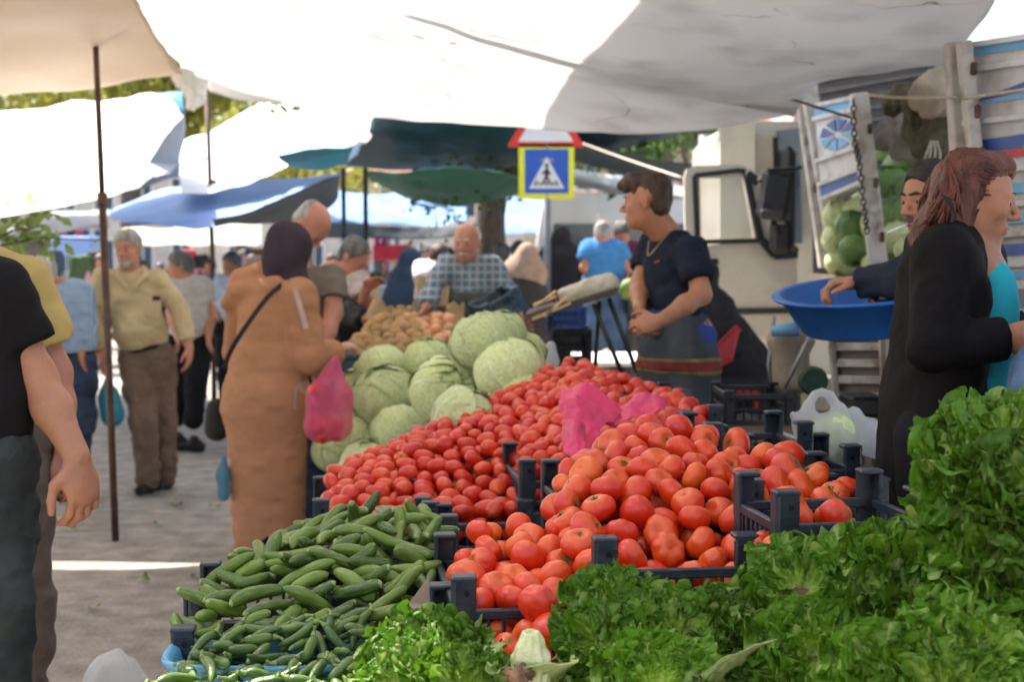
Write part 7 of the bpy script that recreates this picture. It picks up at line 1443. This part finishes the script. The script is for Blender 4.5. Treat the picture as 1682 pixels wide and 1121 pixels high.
# ---- young seller in a navy T-shirt and denim apron
def boy():
    m = Man('young seller in a navy T-shirt and dirty denim apron looking left', 6.25, 1110, .007, 'tan', .96); p = m.p
    S = [p(1072, 402, .22), p(1137, 412, -.16)]; H = [p(1085, 545, .08), p(1140, 548, -.08)]; look = (-.92, .28, -.06)
    m.head(1060, 332, look, .0, neck=p(1100, 392, .02), lite=False, hh=.232); M_, HM, u, x, d = m.axes(S, H)
    m.torso(m.f, S, H, -.014); m.arm(m.f, S[0], p(1050, 470, .10), p(1050, 505, -.12)); m.arm(m.f, S[1], p(1152, 484, -.24), p(1084, 528, -.38))
    m.hand(p(1050, 505, -.12), (.15, -.25, -1), (1, 0, .1), -1, (.6, .7, .8, .9), sc=1.02); m.hand(p(1084, 528, -.38), (-1, -.05, -.25), (.1, .9, -.3), -1, (.75, .8, .9, 1.0), sc=1.05)
    for h_, k_ in ((H[0], 0), (H[1], 1)): m.leg(m.f, h_, h_ - A((0, 0, .42)), A((h_[0], h_[1], .1)))
    m.done(); T = cloth('navy_tee', (.016, .021, .038), .9, .08, 8, .2); f = Field(.008)
    m.torso(f, S, H, .014, w=.158, waist=.140, flat=1.4); m.sleeve(f, S[1], p(1152, 484, -.24), p(1084, 528, -.38), t=.66, i=.008); m.sleeve(f, S[0], p(1050, 470, .10), p(1050, 505, -.12), t=.64, i=.008); f.cap(p(1108, 392, .02), p(1110, 420, .02), .070, .10, k=.03, cuts=[(p(1104, 386, .02), (-.35, -.1, 1))])
    f.cuts.append((HM + u * .015, -u)); m.part(f, 'shirt', T, noise=[(.008, 7, 11, (1, 1, 1.6)), (.006, 16, 12, (1, 1.3, 1.7)), (.002, 45, 13, (1, 1, 1))])
    b = MB(); q = p(1079, 430, -.22); b.box(tuple(q - m.org), (.022, .010, .008), Matrix.Rotation(-.3, 3, 'Y'), bev=.002); b.build('chest_mark', M_RD, m.t)
    b = MB(); pts = crom([tuple(p(1103, 378, -.07)), tuple(p(1085, 398, -.17)), tuple(p(1070, 416, -.20)), tuple(p(1064, 418, -.16)), tuple(p(1066, 395, -.02))], np.linspace(0, 1, 20)); b.tube([tuple(q - m.org) for q in pts], .0022, 6); b.build('necklace', mat('gold', (.60, .42, .15), .3, .1, 5, metal=1), m.t, True)
    AP = check_mat('denim_apron', (.060, .070, .085), (.10, .11, .12), (.03, .03, .03), 3.0, 1.0, True); f = Field(.009); F2 = (d, 1.25)
    f.cap(p(1110, 520, 0), p(1114, 590, 0), .165, .20, k=.05, flat=F2); f.cap(p(1114, 590, 0), p(1124, 740, 0), .20, .235, k=.05, flat=F2); f.cuts += [(p(1112, 518, 0), (0, 0, 1)), (p(1112, 735, 0), (0, 0, -1)), (p(1150, 600, .10), (.55, .85, 0))]; m.part(f, 'apron', AP, noise=[(.016, 5, 3, (1, 1, .4)), (.008, 13, 4, (1, 1, .5)), (.003, 34, 7, (1, 1, 1))])
    for (y, mm, hh_) in ((588, 'apron_yellow', .006), (597, 'apron_red', .022), (606, 'apron_yellow', .006)):
        f = Field(.006); f.cap(p(1110, 520, 0), p(1114, 590, 0), .171, .206, k=.05, flat=F2); f.cap(p(1114, 590, 0), p(1124, 740, 0), .206, .241, k=.05, flat=F2); z = p(1112, y, 0)[2]; f.cuts += [((0, 0, z + hh_), (0, 0, 1)), ((0, 0, z - hh_), (0, 0, -1)), (p(1150, 600, .10), (.55, .85, 0))]; m.part(f, 'apron_band', cloth(mm, (.22, .17, .07) if mm.endswith('yellow') else (.20, .045, .035), var=.3), noise=[(.016, 5, 3, (1, 1, .4)), (.008, 13, 4, (1, 1, .5)), (.003, 34, 7, (1, 1, 1))])
    f = Field(.010); f.cap(p(1108, 515, 0), p(1112, 570, 0), .15, .155, k=.04, flat=F2)
    for h_ in H: m.leg(f, h_, h_ - A((-.01, 0, .42)), A((h_[0] + .02, h_[1], .08)), .012)
    f.cap(p(1125, 580, .05), p(1160, 760, .08), .10, .15, k=.05); f.cuts += [((0, 0, .04), (0, 0, -1)), (p(1112, 508, 0), (0, 0, 1))]; m.part(f, 'trousers', cloth('royal_blue', (.035, .075, .27), var=.15), noise=m.wr(1.4))
    for h_ in H: m.shoe(A((h_[0], h_[1], .1)), A((h_[0] - 1, h_[1], 0)), BLACKC)
    m.brows(); m.lips(); c, R, h = m.hd; q = lambda x, y, z: c + R @ (A((x, y, z)) * h); n = lambda v: R @ A(v); f = Field(.005)
    f.ell(q(0, -.10, .18), A((.335, .42, .36)) * h, R, k=.02, cuts=[(q(0, .22, .22), n((0, .85, -.5))), (q(0, 0, -.10), n((0, .3, -1)))]); f.ell(q(0, -.24, -.02), A((.30, .25, .30)) * h, R, k=.02, cuts=[(q(0, -.10, 0), n((0, 1, .1)))]); f.ell(q(0, .16, .38), A((.29, .29, .17)) * h, R, k=.03); f.ell(q(0, .34, .33), A((.22, .12, .10)) * h, R, k=.03)
    m.part(f, 'hair', hair_mat('brown'), noise=[(.010, 22, 6, (1, 1, .6)), (.005, 60, 5, (1, 1, .5))])
boy()
# ---- seated person in black behind the boy
def seated():
    m = Man('seated person in black on the red chair behind the boy', 7.25, 1195, .012, 'tan'); p = m.p; m.head(1150, 470, (-.3, .9, -.3), .05, neck=p(1155, 500, 0), lite=True); S = [p(1130, 515, .1), p(1178, 515, 0)]; m.torso(m.f, S, [p(1165, 640, 0), p(1215, 640, 0)], -.02); m.leg(m.f, p(1175, 645, 0), p(1185, 640, .45), p(1185, 740, .5)); m.leg(m.f, p(1210, 645, 0), p(1215, 640, .45), p(1215, 740, .5)); m.done()
    f = Field(.012); m.torso(f, S, [p(1165, 640, 0), p(1215, 640, 0)], .03); f.cap(p(1158, 505, 0), p(1205, 620, 0), .12, .20, k=.05); f.cap(p(1205, 620, 0), p(1200, 680, .1), .20, .22, k=.05); f.ell(p(1150, 470, .05), (.10, .12, .14), k=.03); f.cap(p(1190, 660, .3), A(p(1195, 700, .45)) * A((1, 1, 0)) + A((0, 0, .1)), .2, .22, k=.05); m.part(f, 'robe', BLACKC, noise=m.wr(1.5))
seated()

# ---- smoking man holding the tub
def smoker():
    m = Man('dark-haired man with a cigarette gripping the rim of the blue tub', 4.75, 1575, .006, 'tan'); p = m.p; S = [p(1528, 425, .0), p(1615, 420, .15)]; H = [p(1540, 620, .1), p(1600, 620, .15)]; look = (-.85, -.45, -.12)
    m.head(1526, 328, look, 0, neck=p(1556, 398, .05), hh=.24); m.torso(m.f, S, H, -.012); m.arm(m.f, S[0], p(1475, 462, -.08), p(1412, 465, .02)); m.arm(m.f, S[1], p(1560, 500, -.15), p(1500, 520, 0))
    m.hand(p(1412, 465, .02), (-1, .02, -.02), (-.1, -.15, -1), 1, (.85, .9, .95, 1.0), sc=1.08, th=.8); m.hand(p(1500, 520, .0), (-1, 0, 0), (0, 0, 1), 1)
    for h_ in H: m.leg(m.f, h_, h_ - A((0, 0, .42)), A((h_[0], h_[1], .1)))
    m.done(); DJ = cloth('charcoal_jacket', (.030, .032, .034), .85); f = Field(.008); m.torso(f, S, H, .022); m.sleeve(f, S[0], p(1475, 462, -.08), p(1408, 465, .02), long=True, i=.018); m.sleeve(f, S[1], p(1560, 500, -.15), p(1500, 520, 0), long=True, i=.018); f.cap(p(1562, 398, .05), p(1570, 425, .05), .07, .11, k=.03, cuts=[(p(1560, 396, .05), (-.2, 0, 1))]); f.cuts.append((H[0] - A((0, 0, .06)), (0, 0, -1))); m.part(f, 'jacket', cloth('navy_jacket', (.022, .028, .045)), noise=m.wr())
    f = Field(.010); f.cap(p(1570, 600, .12), p(1570, 640, .12), .15, .14)
    for h_ in H: m.leg(f, h_, h_ - A((0, 0, .42)), A((h_[0], h_[1], .08)), .02)
    f.cuts.append(((0, 0, .04), (0, 0, -1))); m.part(f, 'trousers', TRB)
    for h_ in H: m.shoe(A((h_[0], h_[1], .1)), A((h_[0] - 1, h_[1], 0)), BLACKC)
    m.hair('short', 'dark', .035, .27); m.brows('dark', .026); m.beard('pepper', .010, True, False); m.lips()
    w0 = p(1420, 464, .02); b = MB(); R_w = Matrix.Rotation(math.pi / 2, 3, 'Y'); b.lathe([(.036, -.012), (.040, -.012), (.040, .012), (.036, .012)], n=24); b.V = [tuple(R_w @ Vector(v) + Vector(w0 - m.org)) for v in b.V]; b.box(tuple(w0 - m.org + A((0, -.040, .005))), (.030, .010, .032), bev=.004); b.build('wristwatch', M_CHR, m.t)
    c, R, h = m.hd; a = c + R @ (A((.03, .37, -.28)) * h); e = c + R @ (A((.05, .72, -.36)) * h); b = MB(); b.tube([tuple(a - m.org), tuple(e - m.org)], .0042, 10); b.build('cigarette', mat('cigarette_paper', (.80, .80, .78), .7, .03, 5), m.t, True)
smoker()

# ---- woman in the black jacket
def woman():
    m = Man('auburn-haired woman in a long black jacket and turquoise top, in profile', 3.45, 1560, .0048, 'tan'); p = m.p; S = [p(1548, 428, -.14), p(1590, 424, .18)]; H = [p(1545, 720, -.08), p(1560, 720, .12)]; look = (.955, -.22, -.20)
    m.head(1605, 326, look, 0, neck=p(1578, 430, .02), hh=.216); M_, HM, u, x, d = m.axes(S, H); m.f.cap(p(1575, 470, .02), p(1540, 700, .02), .12, .12, k=.04, flat=((1, 0, 0), 1.6)); m.f.cap(S[0], S[1], .05, k=.04); m.f.cap(p(1585, 412, .02), p(1600, 470, .0), .055, .08, k=.04); m.f.ell(p(1618, 485, .0), (.055, .09, .07), k=.04); m.f.ell(p(1604, 446, .0), (.048, .09, .05), k=.04)
    m.arm(m.f, S[0], p(1532, 572, -.22), p(1650, 556, -.22), -.012); m.arm(m.f, S[1], p(1600, 570, .25), p(1680, 545, .15), -.012); m.hand(p(1650, 556, -.22), (1, .1, .1), (.1, .9, -.2), -1, (.8, .9, .9, .9), sc=.92); m.hand(p(1680, 548, .15), (1, -.1, .1), (0, -.9, -.2), 1, (.6, .7, .8, .8), sc=.92)
    for h_ in H: m.leg(m.f, h_, h_ - A((0, 0, .42)), A((h_[0], h_[1], .1)))
    m.done(noise=[(.0008, 60, 4, (1, 1, 1))])
    # top
    f = Field(.007); T = cloth('turquoise', (.03, .42, .52), .85, .06, 6, .15); FX = ((1, 0, 0), 1.6); f.cap(p(1598, 535, .02), p(1600, 560, .02), .135, .13, k=.05, flat=FX); f.ell(p(1628, 484, -.05), (.062, .075, .085), k=.05); f.ell(p(1628, 484, .09), (.062, .075, .085), k=.05); f.cap(p(1600, 560, .02), p(1588, 690, .02), .135, .15, k=.05, flat=FX); f.cap(p(1600, 462, .04), p(1606, 490, .03), .05, .08, k=.03, cuts=[(p(1604, 446, .02), (.55, 0, .8))]); m.part(f, 'top', T, noise=[(.003, 18, 5, (1, 1, 1)), (.006, 8, 6, (1, 1, 1.5))])
    f = Field(.007); J = cloth('black_jacket', (.0065, .0055, .0058), .8, .15, 12, .3)
    f.cap(p(1550, 455, .02), p(1545, 560, .02), .16, .155, k=.05, flat=((1, 0, 0), 1.7)); f.cap(S[0], S[1], .058, .058, k=.05); f.cap(p(1545, 560, .02), p(1534, 700, .02), .16, .19, k=.06, flat=((1, 0, 0), 1.6)); f.cap(p(1534, 700, .02), p(1528, 900, .03), .19, .215, k=.05, flat=((1, 0, 0), 1.6)); f.cap(p(1562, 418, .02), p(1556, 440, .02), .062, .09, k=.04, cuts=[(p(1572, 404, .02), (.3, 0, 1))]); f.cap(p(1562, 440, -.10), p(1598, 490, -.15), .042, .03, k=.04); f.cap(p(1598, 490, -.15), p(1590, 600, -.15), .032, .04, k=.05)
    m.sleeve(f, S[0], p(1532, 572, -.22), p(1662, 556, -.22), long=True, i=.012); m.sleeve(f, S[1], p(1600, 570, .25), p(1690, 545, .15), long=True, i=.02)
    f.cuts += [((0, 0, .40), (0, 0, -1))]; f.cap(p(1635, 420, .05), p(1648, 520, .05), .075, .075, k=.01, sub=True); m.part(f, 'jacket', J, noise=[(.010, 6, 11, (1, 1, .6)), (.006, 14, 12, (1, 1, 1.6)), (.002, 40, 13, (1, 1, 1))])
    f = Field(.007); f.chain([p(1545, 408, -.10), p(1572, 420, -.13), p(1592, 440, -.15), p(1612, 480, -.16)], [.022, .032, .026, .014], k=.012, flat=((0, 1, 0), 1.5)); m.part(f, 'lapel', J)
    f = Field(.009); 
    for h_ in H: m.leg(f, h_, h_ - A((0, 0, .42)), A((h_[0], h_[1], .08)), .02)
    f.cuts.append(((0, 0, .04), (0, 0, -1))); m.part(f, 'trousers', TRB)
    for h_ in H: m.shoe(A((h_[0], h_[1], .1)), A((h_[0] + 1, h_[1], 0)), BLACKC)
    b = MB(); pts = crom([tuple(p(1592, 392, -.05)), tuple(p(1612, 418, -.075)), tuple(p(1626, 434, -.07)), tuple(p(1628, 430, .0))], np.linspace(0, 1, 16)); b.tube([tuple(q - m.org) for q in pts], .002, 6); b.build('necklace', M_CHR, m.t, True)
    # hair: wavy mass swept back, many strands
    m.brows('dark', .014); m.lips(); c, R, h = m.hd; q = lambda x, y, z: c + R @ (A((x, y, z)) * h); n = lambda v: R @ A(v); f = Field(.005)
    f.ell(q(0, -.07, .145), A((.345, .400, .350)) * h, R, k=.02, cuts=[(q(0, .27, .30), n((0, .95, -.30)))]); f.ell(q(0, .13, .40), A((.22, .22, .11)) * h, R, k=.03); f.cap(q(0, -.22, .08), p(1568, 350, 0), .056, .052, k=.05); f.cap(p(1566, 335, 0), p(1548, 385, 0), .050, .044, k=.05); f.cap(p(1540, 375, 0), p(1518, 402, -.01), .052, .040, k=.04); f.cap(p(1530, 360, -.05), p(1508, 415, -.05), .03, .018, k=.02); f.cap(q(.27, -.06, .0), p(1568, 385, -.06), .026, .036, k=.04)
    g = np.random.default_rng(5)
    m.part(f, 'hair', mat('hair_auburn', HAIR['auburn'], .42, .6, 26, .9, 150, stretch=(1, 1, .4)), noise=[(.014, 13, 9, (1, 1, .55)), (.009, 30, 6, (1, 1, .6)), (.003, 80, 5, (1, 1, .4))])
    b = MB()
    for k in range(150):
        a0 = g.uniform(-.35, 2.1); y0 = g.uniform(-.25, .30) if a0 > .9 else g.uniform(-.25, .13); y1 = -.36
        def E(a_, y_): w_ = math.sqrt(max(.02, 1 - ((y_ + .07) / .42) ** 2)) * 1.01; return q(.35 * math.cos(a_) * w_, y_, .145 + .36 * math.sin(a_) * w_)
        lo = A(p(g.uniform(1508, 1566), g.uniform(372, 418), 0)) + A((0, (-.065 if a0 < 1.5 else .05) * g.uniform(.5, 1.1), 0)); mid = (E(a0 * .6, y1) + lo) / 2 + A((-.012, (-.05 if a0 < 1.5 else .04), .015))
        pts = crom([tuple(E(a0, y0)), tuple(E(a0 * .93, (y0 + y1) * .5)), tuple(E(a0 * .75, y1)), tuple(mid), tuple(lo)], np.linspace(0, 1, 22)); ph = g.uniform(0, 6); am = g.uniform(.004, .009) * np.linspace(.15, 1, 22)
        tt = np.linspace(0, g.uniform(12, 20), 22) + ph; pts = pts + np.stack([am * np.sin(tt), am * .6 * np.cos(tt), am * np.cos(tt)], 1); rr_ = g.uniform(.0035, .0065); b.tube([tuple(v - m.org) for v in pts], list(rr_ * np.concatenate([np.linspace(.4, 1, 4), np.ones(12), np.linspace(1, .25, 6)])), 6)
    b.build('hair_locks', MATS['hair_auburn'], m.t, True)
    b = MB()
    for k in range(60):
        a0 = g.uniform(-.9, .4); s0 = p(g.uniform(1535, 1566), g.uniform(325, 370), g.uniform(-.085, .05)); e0 = p(g.uniform(1494, 1560), g.uniform(380, 430), g.uniform(-.10, .05)); mid = (s0 + e0) / 2 + A((g.uniform(-.03, .0), g.uniform(-.03, .0), g.uniform(.0, .02))); pts = crom([tuple(s0), tuple(mid), tuple(e0)], np.linspace(0, 1, 10)); ph = g.uniform(0, 6); pts = pts + np.stack([.004 * np.sin(np.linspace(0, 9, 10) + ph), .003 * np.cos(np.linspace(0, 9, 10) + ph), .003 * np.cos(np.linspace(0, 9, 10) + ph)], 1); b.tube([tuple(v - m.org) for v in pts], list(np.linspace(.0020, .0006, 10)), 5)
    b.build('loose_strands', MATS['hair_auburn'], m.t, True)
    b = MB(); hp = p(1554, 324, -.128) - m.org
    for k in range(5): b.box(tuple(hp + A((.004 * k, -.006, -.008 * k))), (.030, .006, .004), Matrix.Rotation(.5 + .15 * k, 3, 'Y'), bev=.001)
    b.build('hair_clip', M_BLK, m.t)
woman()

# ---- black T-shirt man at the left edge
def lefty():
    m = Man('man in a black T-shirt at the left edge with one arm hanging', 3.45, -45, .0052, 'tan', 1.08); p = m.p; S = [p(-190, 468, .05), p(-8, 478, .0)]; H = [p(-110, 760, .02), p(-22, 762, 0)]
    m.head(-190, 330, (.2, .95, -.1), 0, neck=p(-125, 440, 0), lite=True); m.torso(m.f, S, H, -.012); m.arm(m.f, S[1], p(60, 620, .02), p(126, 752, -.06)); m.arm(m.f, S[0], p(-210, 620, 0), p(-200, 740, -.1))
    m.hand(p(126, 752, -.06), (.22, -.12, -1), (-.65, .55, -.1), -1, (.62, .70, .75, .8), sc=1.10, spread=.12, th=.5); m.hand(p(-200, 740, -.1), (0, 0, -1), (1, 0, 0), -1)
    for h_ in H: m.leg(m.f, h_, h_ - A((0, 0, .43)), A((h_[0], h_[1], .1)), -.01)
    m.done(noise=[(.001, 40, 3, (1, 1, 1))]); f = Field(.008); m.torso(f, S, H, .022, w=.165, waist=.155); m.sleeve(f, S[1], p(60, 620, .02), p(126, 752, -.06), t=.66, i=.014); m.sleeve(f, S[0], p(-210, 620, 0), p(-200, 740, -.1), i=.024); f.cap(p(-92, 440, 0), p(-92, 470, 0), .075, .12, k=.03, cuts=[(p(-92, 425, 0), (0, 0, 1))]); f.cuts.append((p(0, 784, 0), (0, 0, -1))); m.part(f, 'shirt', cloth('black_tee', (.010, .009, .0095), .85, .1, 10, .25), noise=m.wr(.6))
    f = Field(.009); f.cap(p(-70, 740, 0), p(-70, 780, 0), .16, .16, k=.03, flat=((0, 1, 0), 1.3))
    for h_ in H: m.leg(f, h_, h_ - A((0, 0, .43)), A((h_[0], h_[1], .07)), .018, rs=(.095, .075, .062))
    f.cuts.append(((0, 0, .04), (0, 0, -1))); m.part(f, 'jeans', cloth('grey_jeans', (.045, .052, .052), .9, .35, 7, .3), noise=m.wr(1.6))
    for h_ in H: m.shoe(A((h_[0], h_[1], .1)), A((h_[0] + .3, h_[1] + 1, 0)), BLACKC)
    m.hair('short', 'dark')
lefty()
def yellow():
    m = Man('man in a yellow polo shirt and grey trousers behind the black T-shirt', 4.1, 5, .0062, 'red', 1.0); p = m.p; S = [p(-90, 448, .1), p(40, 466, .0)]; H = [p(-40, 740, .05), p(30, 742, 0)]
    m.head(-100, 340, (.3, .9, -.1), 0, neck=p(-60, 430, .02), lite=True); m.torso(m.f, S, H, -.012); m.arm(m.f, S[1], p(92, 612, .03), p(108, 742, -.02)); m.arm(m.f, S[0], p(-120, 600, 0), p(-110, 720, -.1))
    m.hand(p(108, 742, -.02), (-.05, -.1, -1), (-.55, .75, 0), 1, (.45, .65, .8, .85), sc=1.1); m.hand(p(-110, 720, -.1), (0, 0, -1), (1, 0, 0), -1)
    for h_ in H: m.leg(m.f, h_, h_ - A((0, 0, .43)), A((h_[0], h_[1], .1)), -.01)
    m.done(); f = Field(.009); m.torso(f, S, H, .022, w=.165, waist=.155); m.sleeve(f, S[1], p(92, 612, .03), p(108, 742, -.02), t=.70, i=.018); m.sleeve(f, S[0], p(-120, 600, 0), p(-110, 720, -.1), i=.024); f.cap(p(-18, 430, .02), p(-18, 455, .02), .075, .12, k=.03, cuts=[(p(-18, 418, 0), (0, 0, 1))]); f.cuts.append((p(30, 762, 0), (0, 0, -1))); m.part(f, 'shirt', cloth('mustard_polo', (.48, .36, .13), .85, .08, 9, .25), noise=m.wr(.6))
    f = Field(.009); f.cap(p(-8, 720, 0), p(-8, 760, 0), .155, .155, k=.03, flat=((0, 1, 0), 1.3))
    for h_ in H: m.leg(f, h_, h_ - A((.02, 0, .43)), A((h_[0] - .03, h_[1], .07)), .020, rs=(.095, .080, .070))
    f.cuts.append(((0, 0, .04), (0, 0, -1))); m.part(f, 'trousers', cloth('taupe_trousers', (.15, .115, .095), .85, .12, 7, .25), noise=m.wr(1.5))
    for h_ in H: m.shoe(A((h_[0], h_[1], .1)), A((h_[0] + .3, h_[1] + 1, 0)), BLACKC)
    m.hair('short', 'pepper')
yellow()
def bender():
    m = Man('person in a grey top and jeans just inside the right edge', 3.1, 1760, .009, 'tan'); p = m.p; S = [p(1850, 470, .1), p(1850, 480, -.2)]; H = [p(1790, 660, .1), p(1790, 665, -.1)]; m.head(1935, 450, (1, 0, -.4), 0, neck=p(1870, 465, 0), lite=True); m.torso(m.f, S, H, -.02); m.arm(m.f, S[1], p(1880, 600, -.3), p(1960, 650, -.3)); m.arm(m.f, S[0], p(1880, 600, .3), p(1960, 650, .3))
    for h_ in H: m.leg(m.f, h_, h_ - A((0, 0, .42)), A((h_[0], h_[1], .1)))
    m.done(); f = Field(.009); m.torso(f, S, H, .02, w=.16, waist=.14); m.sleeve(f, S[1], p(1880, 600, -.3), p(1960, 650, -.3), i=.02); m.sleeve(f, S[0], p(1880, 600, .3), p(1960, 650, .3), i=.02); m.part(f, 'shirt', cloth('grey_top', (.16, .15, .15)), noise=m.wr(1.2))
    f = Field(.009); f.cap(p(1775, 640, 0), p(1790, 680, 0), .145, .145, k=.03)
    for h_ in H: m.leg(f, h_, h_ - A((0, 0, .42)), A((h_[0], h_[1], .08)), .02)
    f.cuts.append(((0, 0, .04), (0, 0, -1))); m.part(f, 'jeans', JEAN, noise=m.wr(1.2)); m.hair('short', 'dark')
bender()
# ================================================================== camera, sky, sun
cam = bpy.data.cameras.new('camera'); co = bpy.data.objects.new('camera', cam); COL.objects.link(co); sc.camera = co
co.location = (0, 0, CAMZ); co.rotation_euler = (math.pi / 2 - PITCH, 0, 0)
cam.sensor_width = 36; cam.lens = F / 1682 * 36; cam.clip_end = 2000; cam.clip_start = .05
cam.dof.use_dof = True; cam.dof.focus_distance = 2.95; cam.dof.aperture_fstop = cam.lens / 11.0; cam.dof.aperture_blades = 0
w = bpy.data.worlds.new('World'); sc.world = w; w.use_nodes = True; N = w.node_tree.nodes; L = w.node_tree.links
SUN = Vector((-.42, .38, .82)).normalized(); EL = math.asin(SUN.z)
sky = N.new('ShaderNodeTexSky'); sky.sky_type = 'NISHITA'; sky.sun_disc = False; sky.sun_elevation = EL; sky.sun_rotation = math.atan2(SUN.x, SUN.y); sky.air_density = 1.0; sky.dust_density = 4.0
bg = N['Background']; L.new(sky.outputs[0], bg.inputs[0]); bg.inputs[1].default_value = .11
sd = bpy.data.lights.new('sun', 'SUN'); sd.energy = 4.2; sd.angle = math.radians(.5); sd.color = (1, .93, .82)
so = bpy.data.objects.new('sun', sd); COL.objects.link(so); so.rotation_euler = (-SUN).to_track_quat('-Z', 'Y').to_euler()
sc.view_settings.view_transform = 'Standard'; sc.view_settings.look = 'None'; sc.view_settings.exposure = EXPO; sc.view_settings.gamma = 1
sc.cycles.max_bounces = 7; sc.cycles.diffuse_bounces = 5; sc.cycles.transparent_max_bounces = 8; sc.cycles.use_denoising = True; sc.cycles.sample_clamp_indirect = 6
try: sc.cycles.use_adaptive_sampling = True; sc.cycles.adaptive_threshold = .02
except Exception: pass
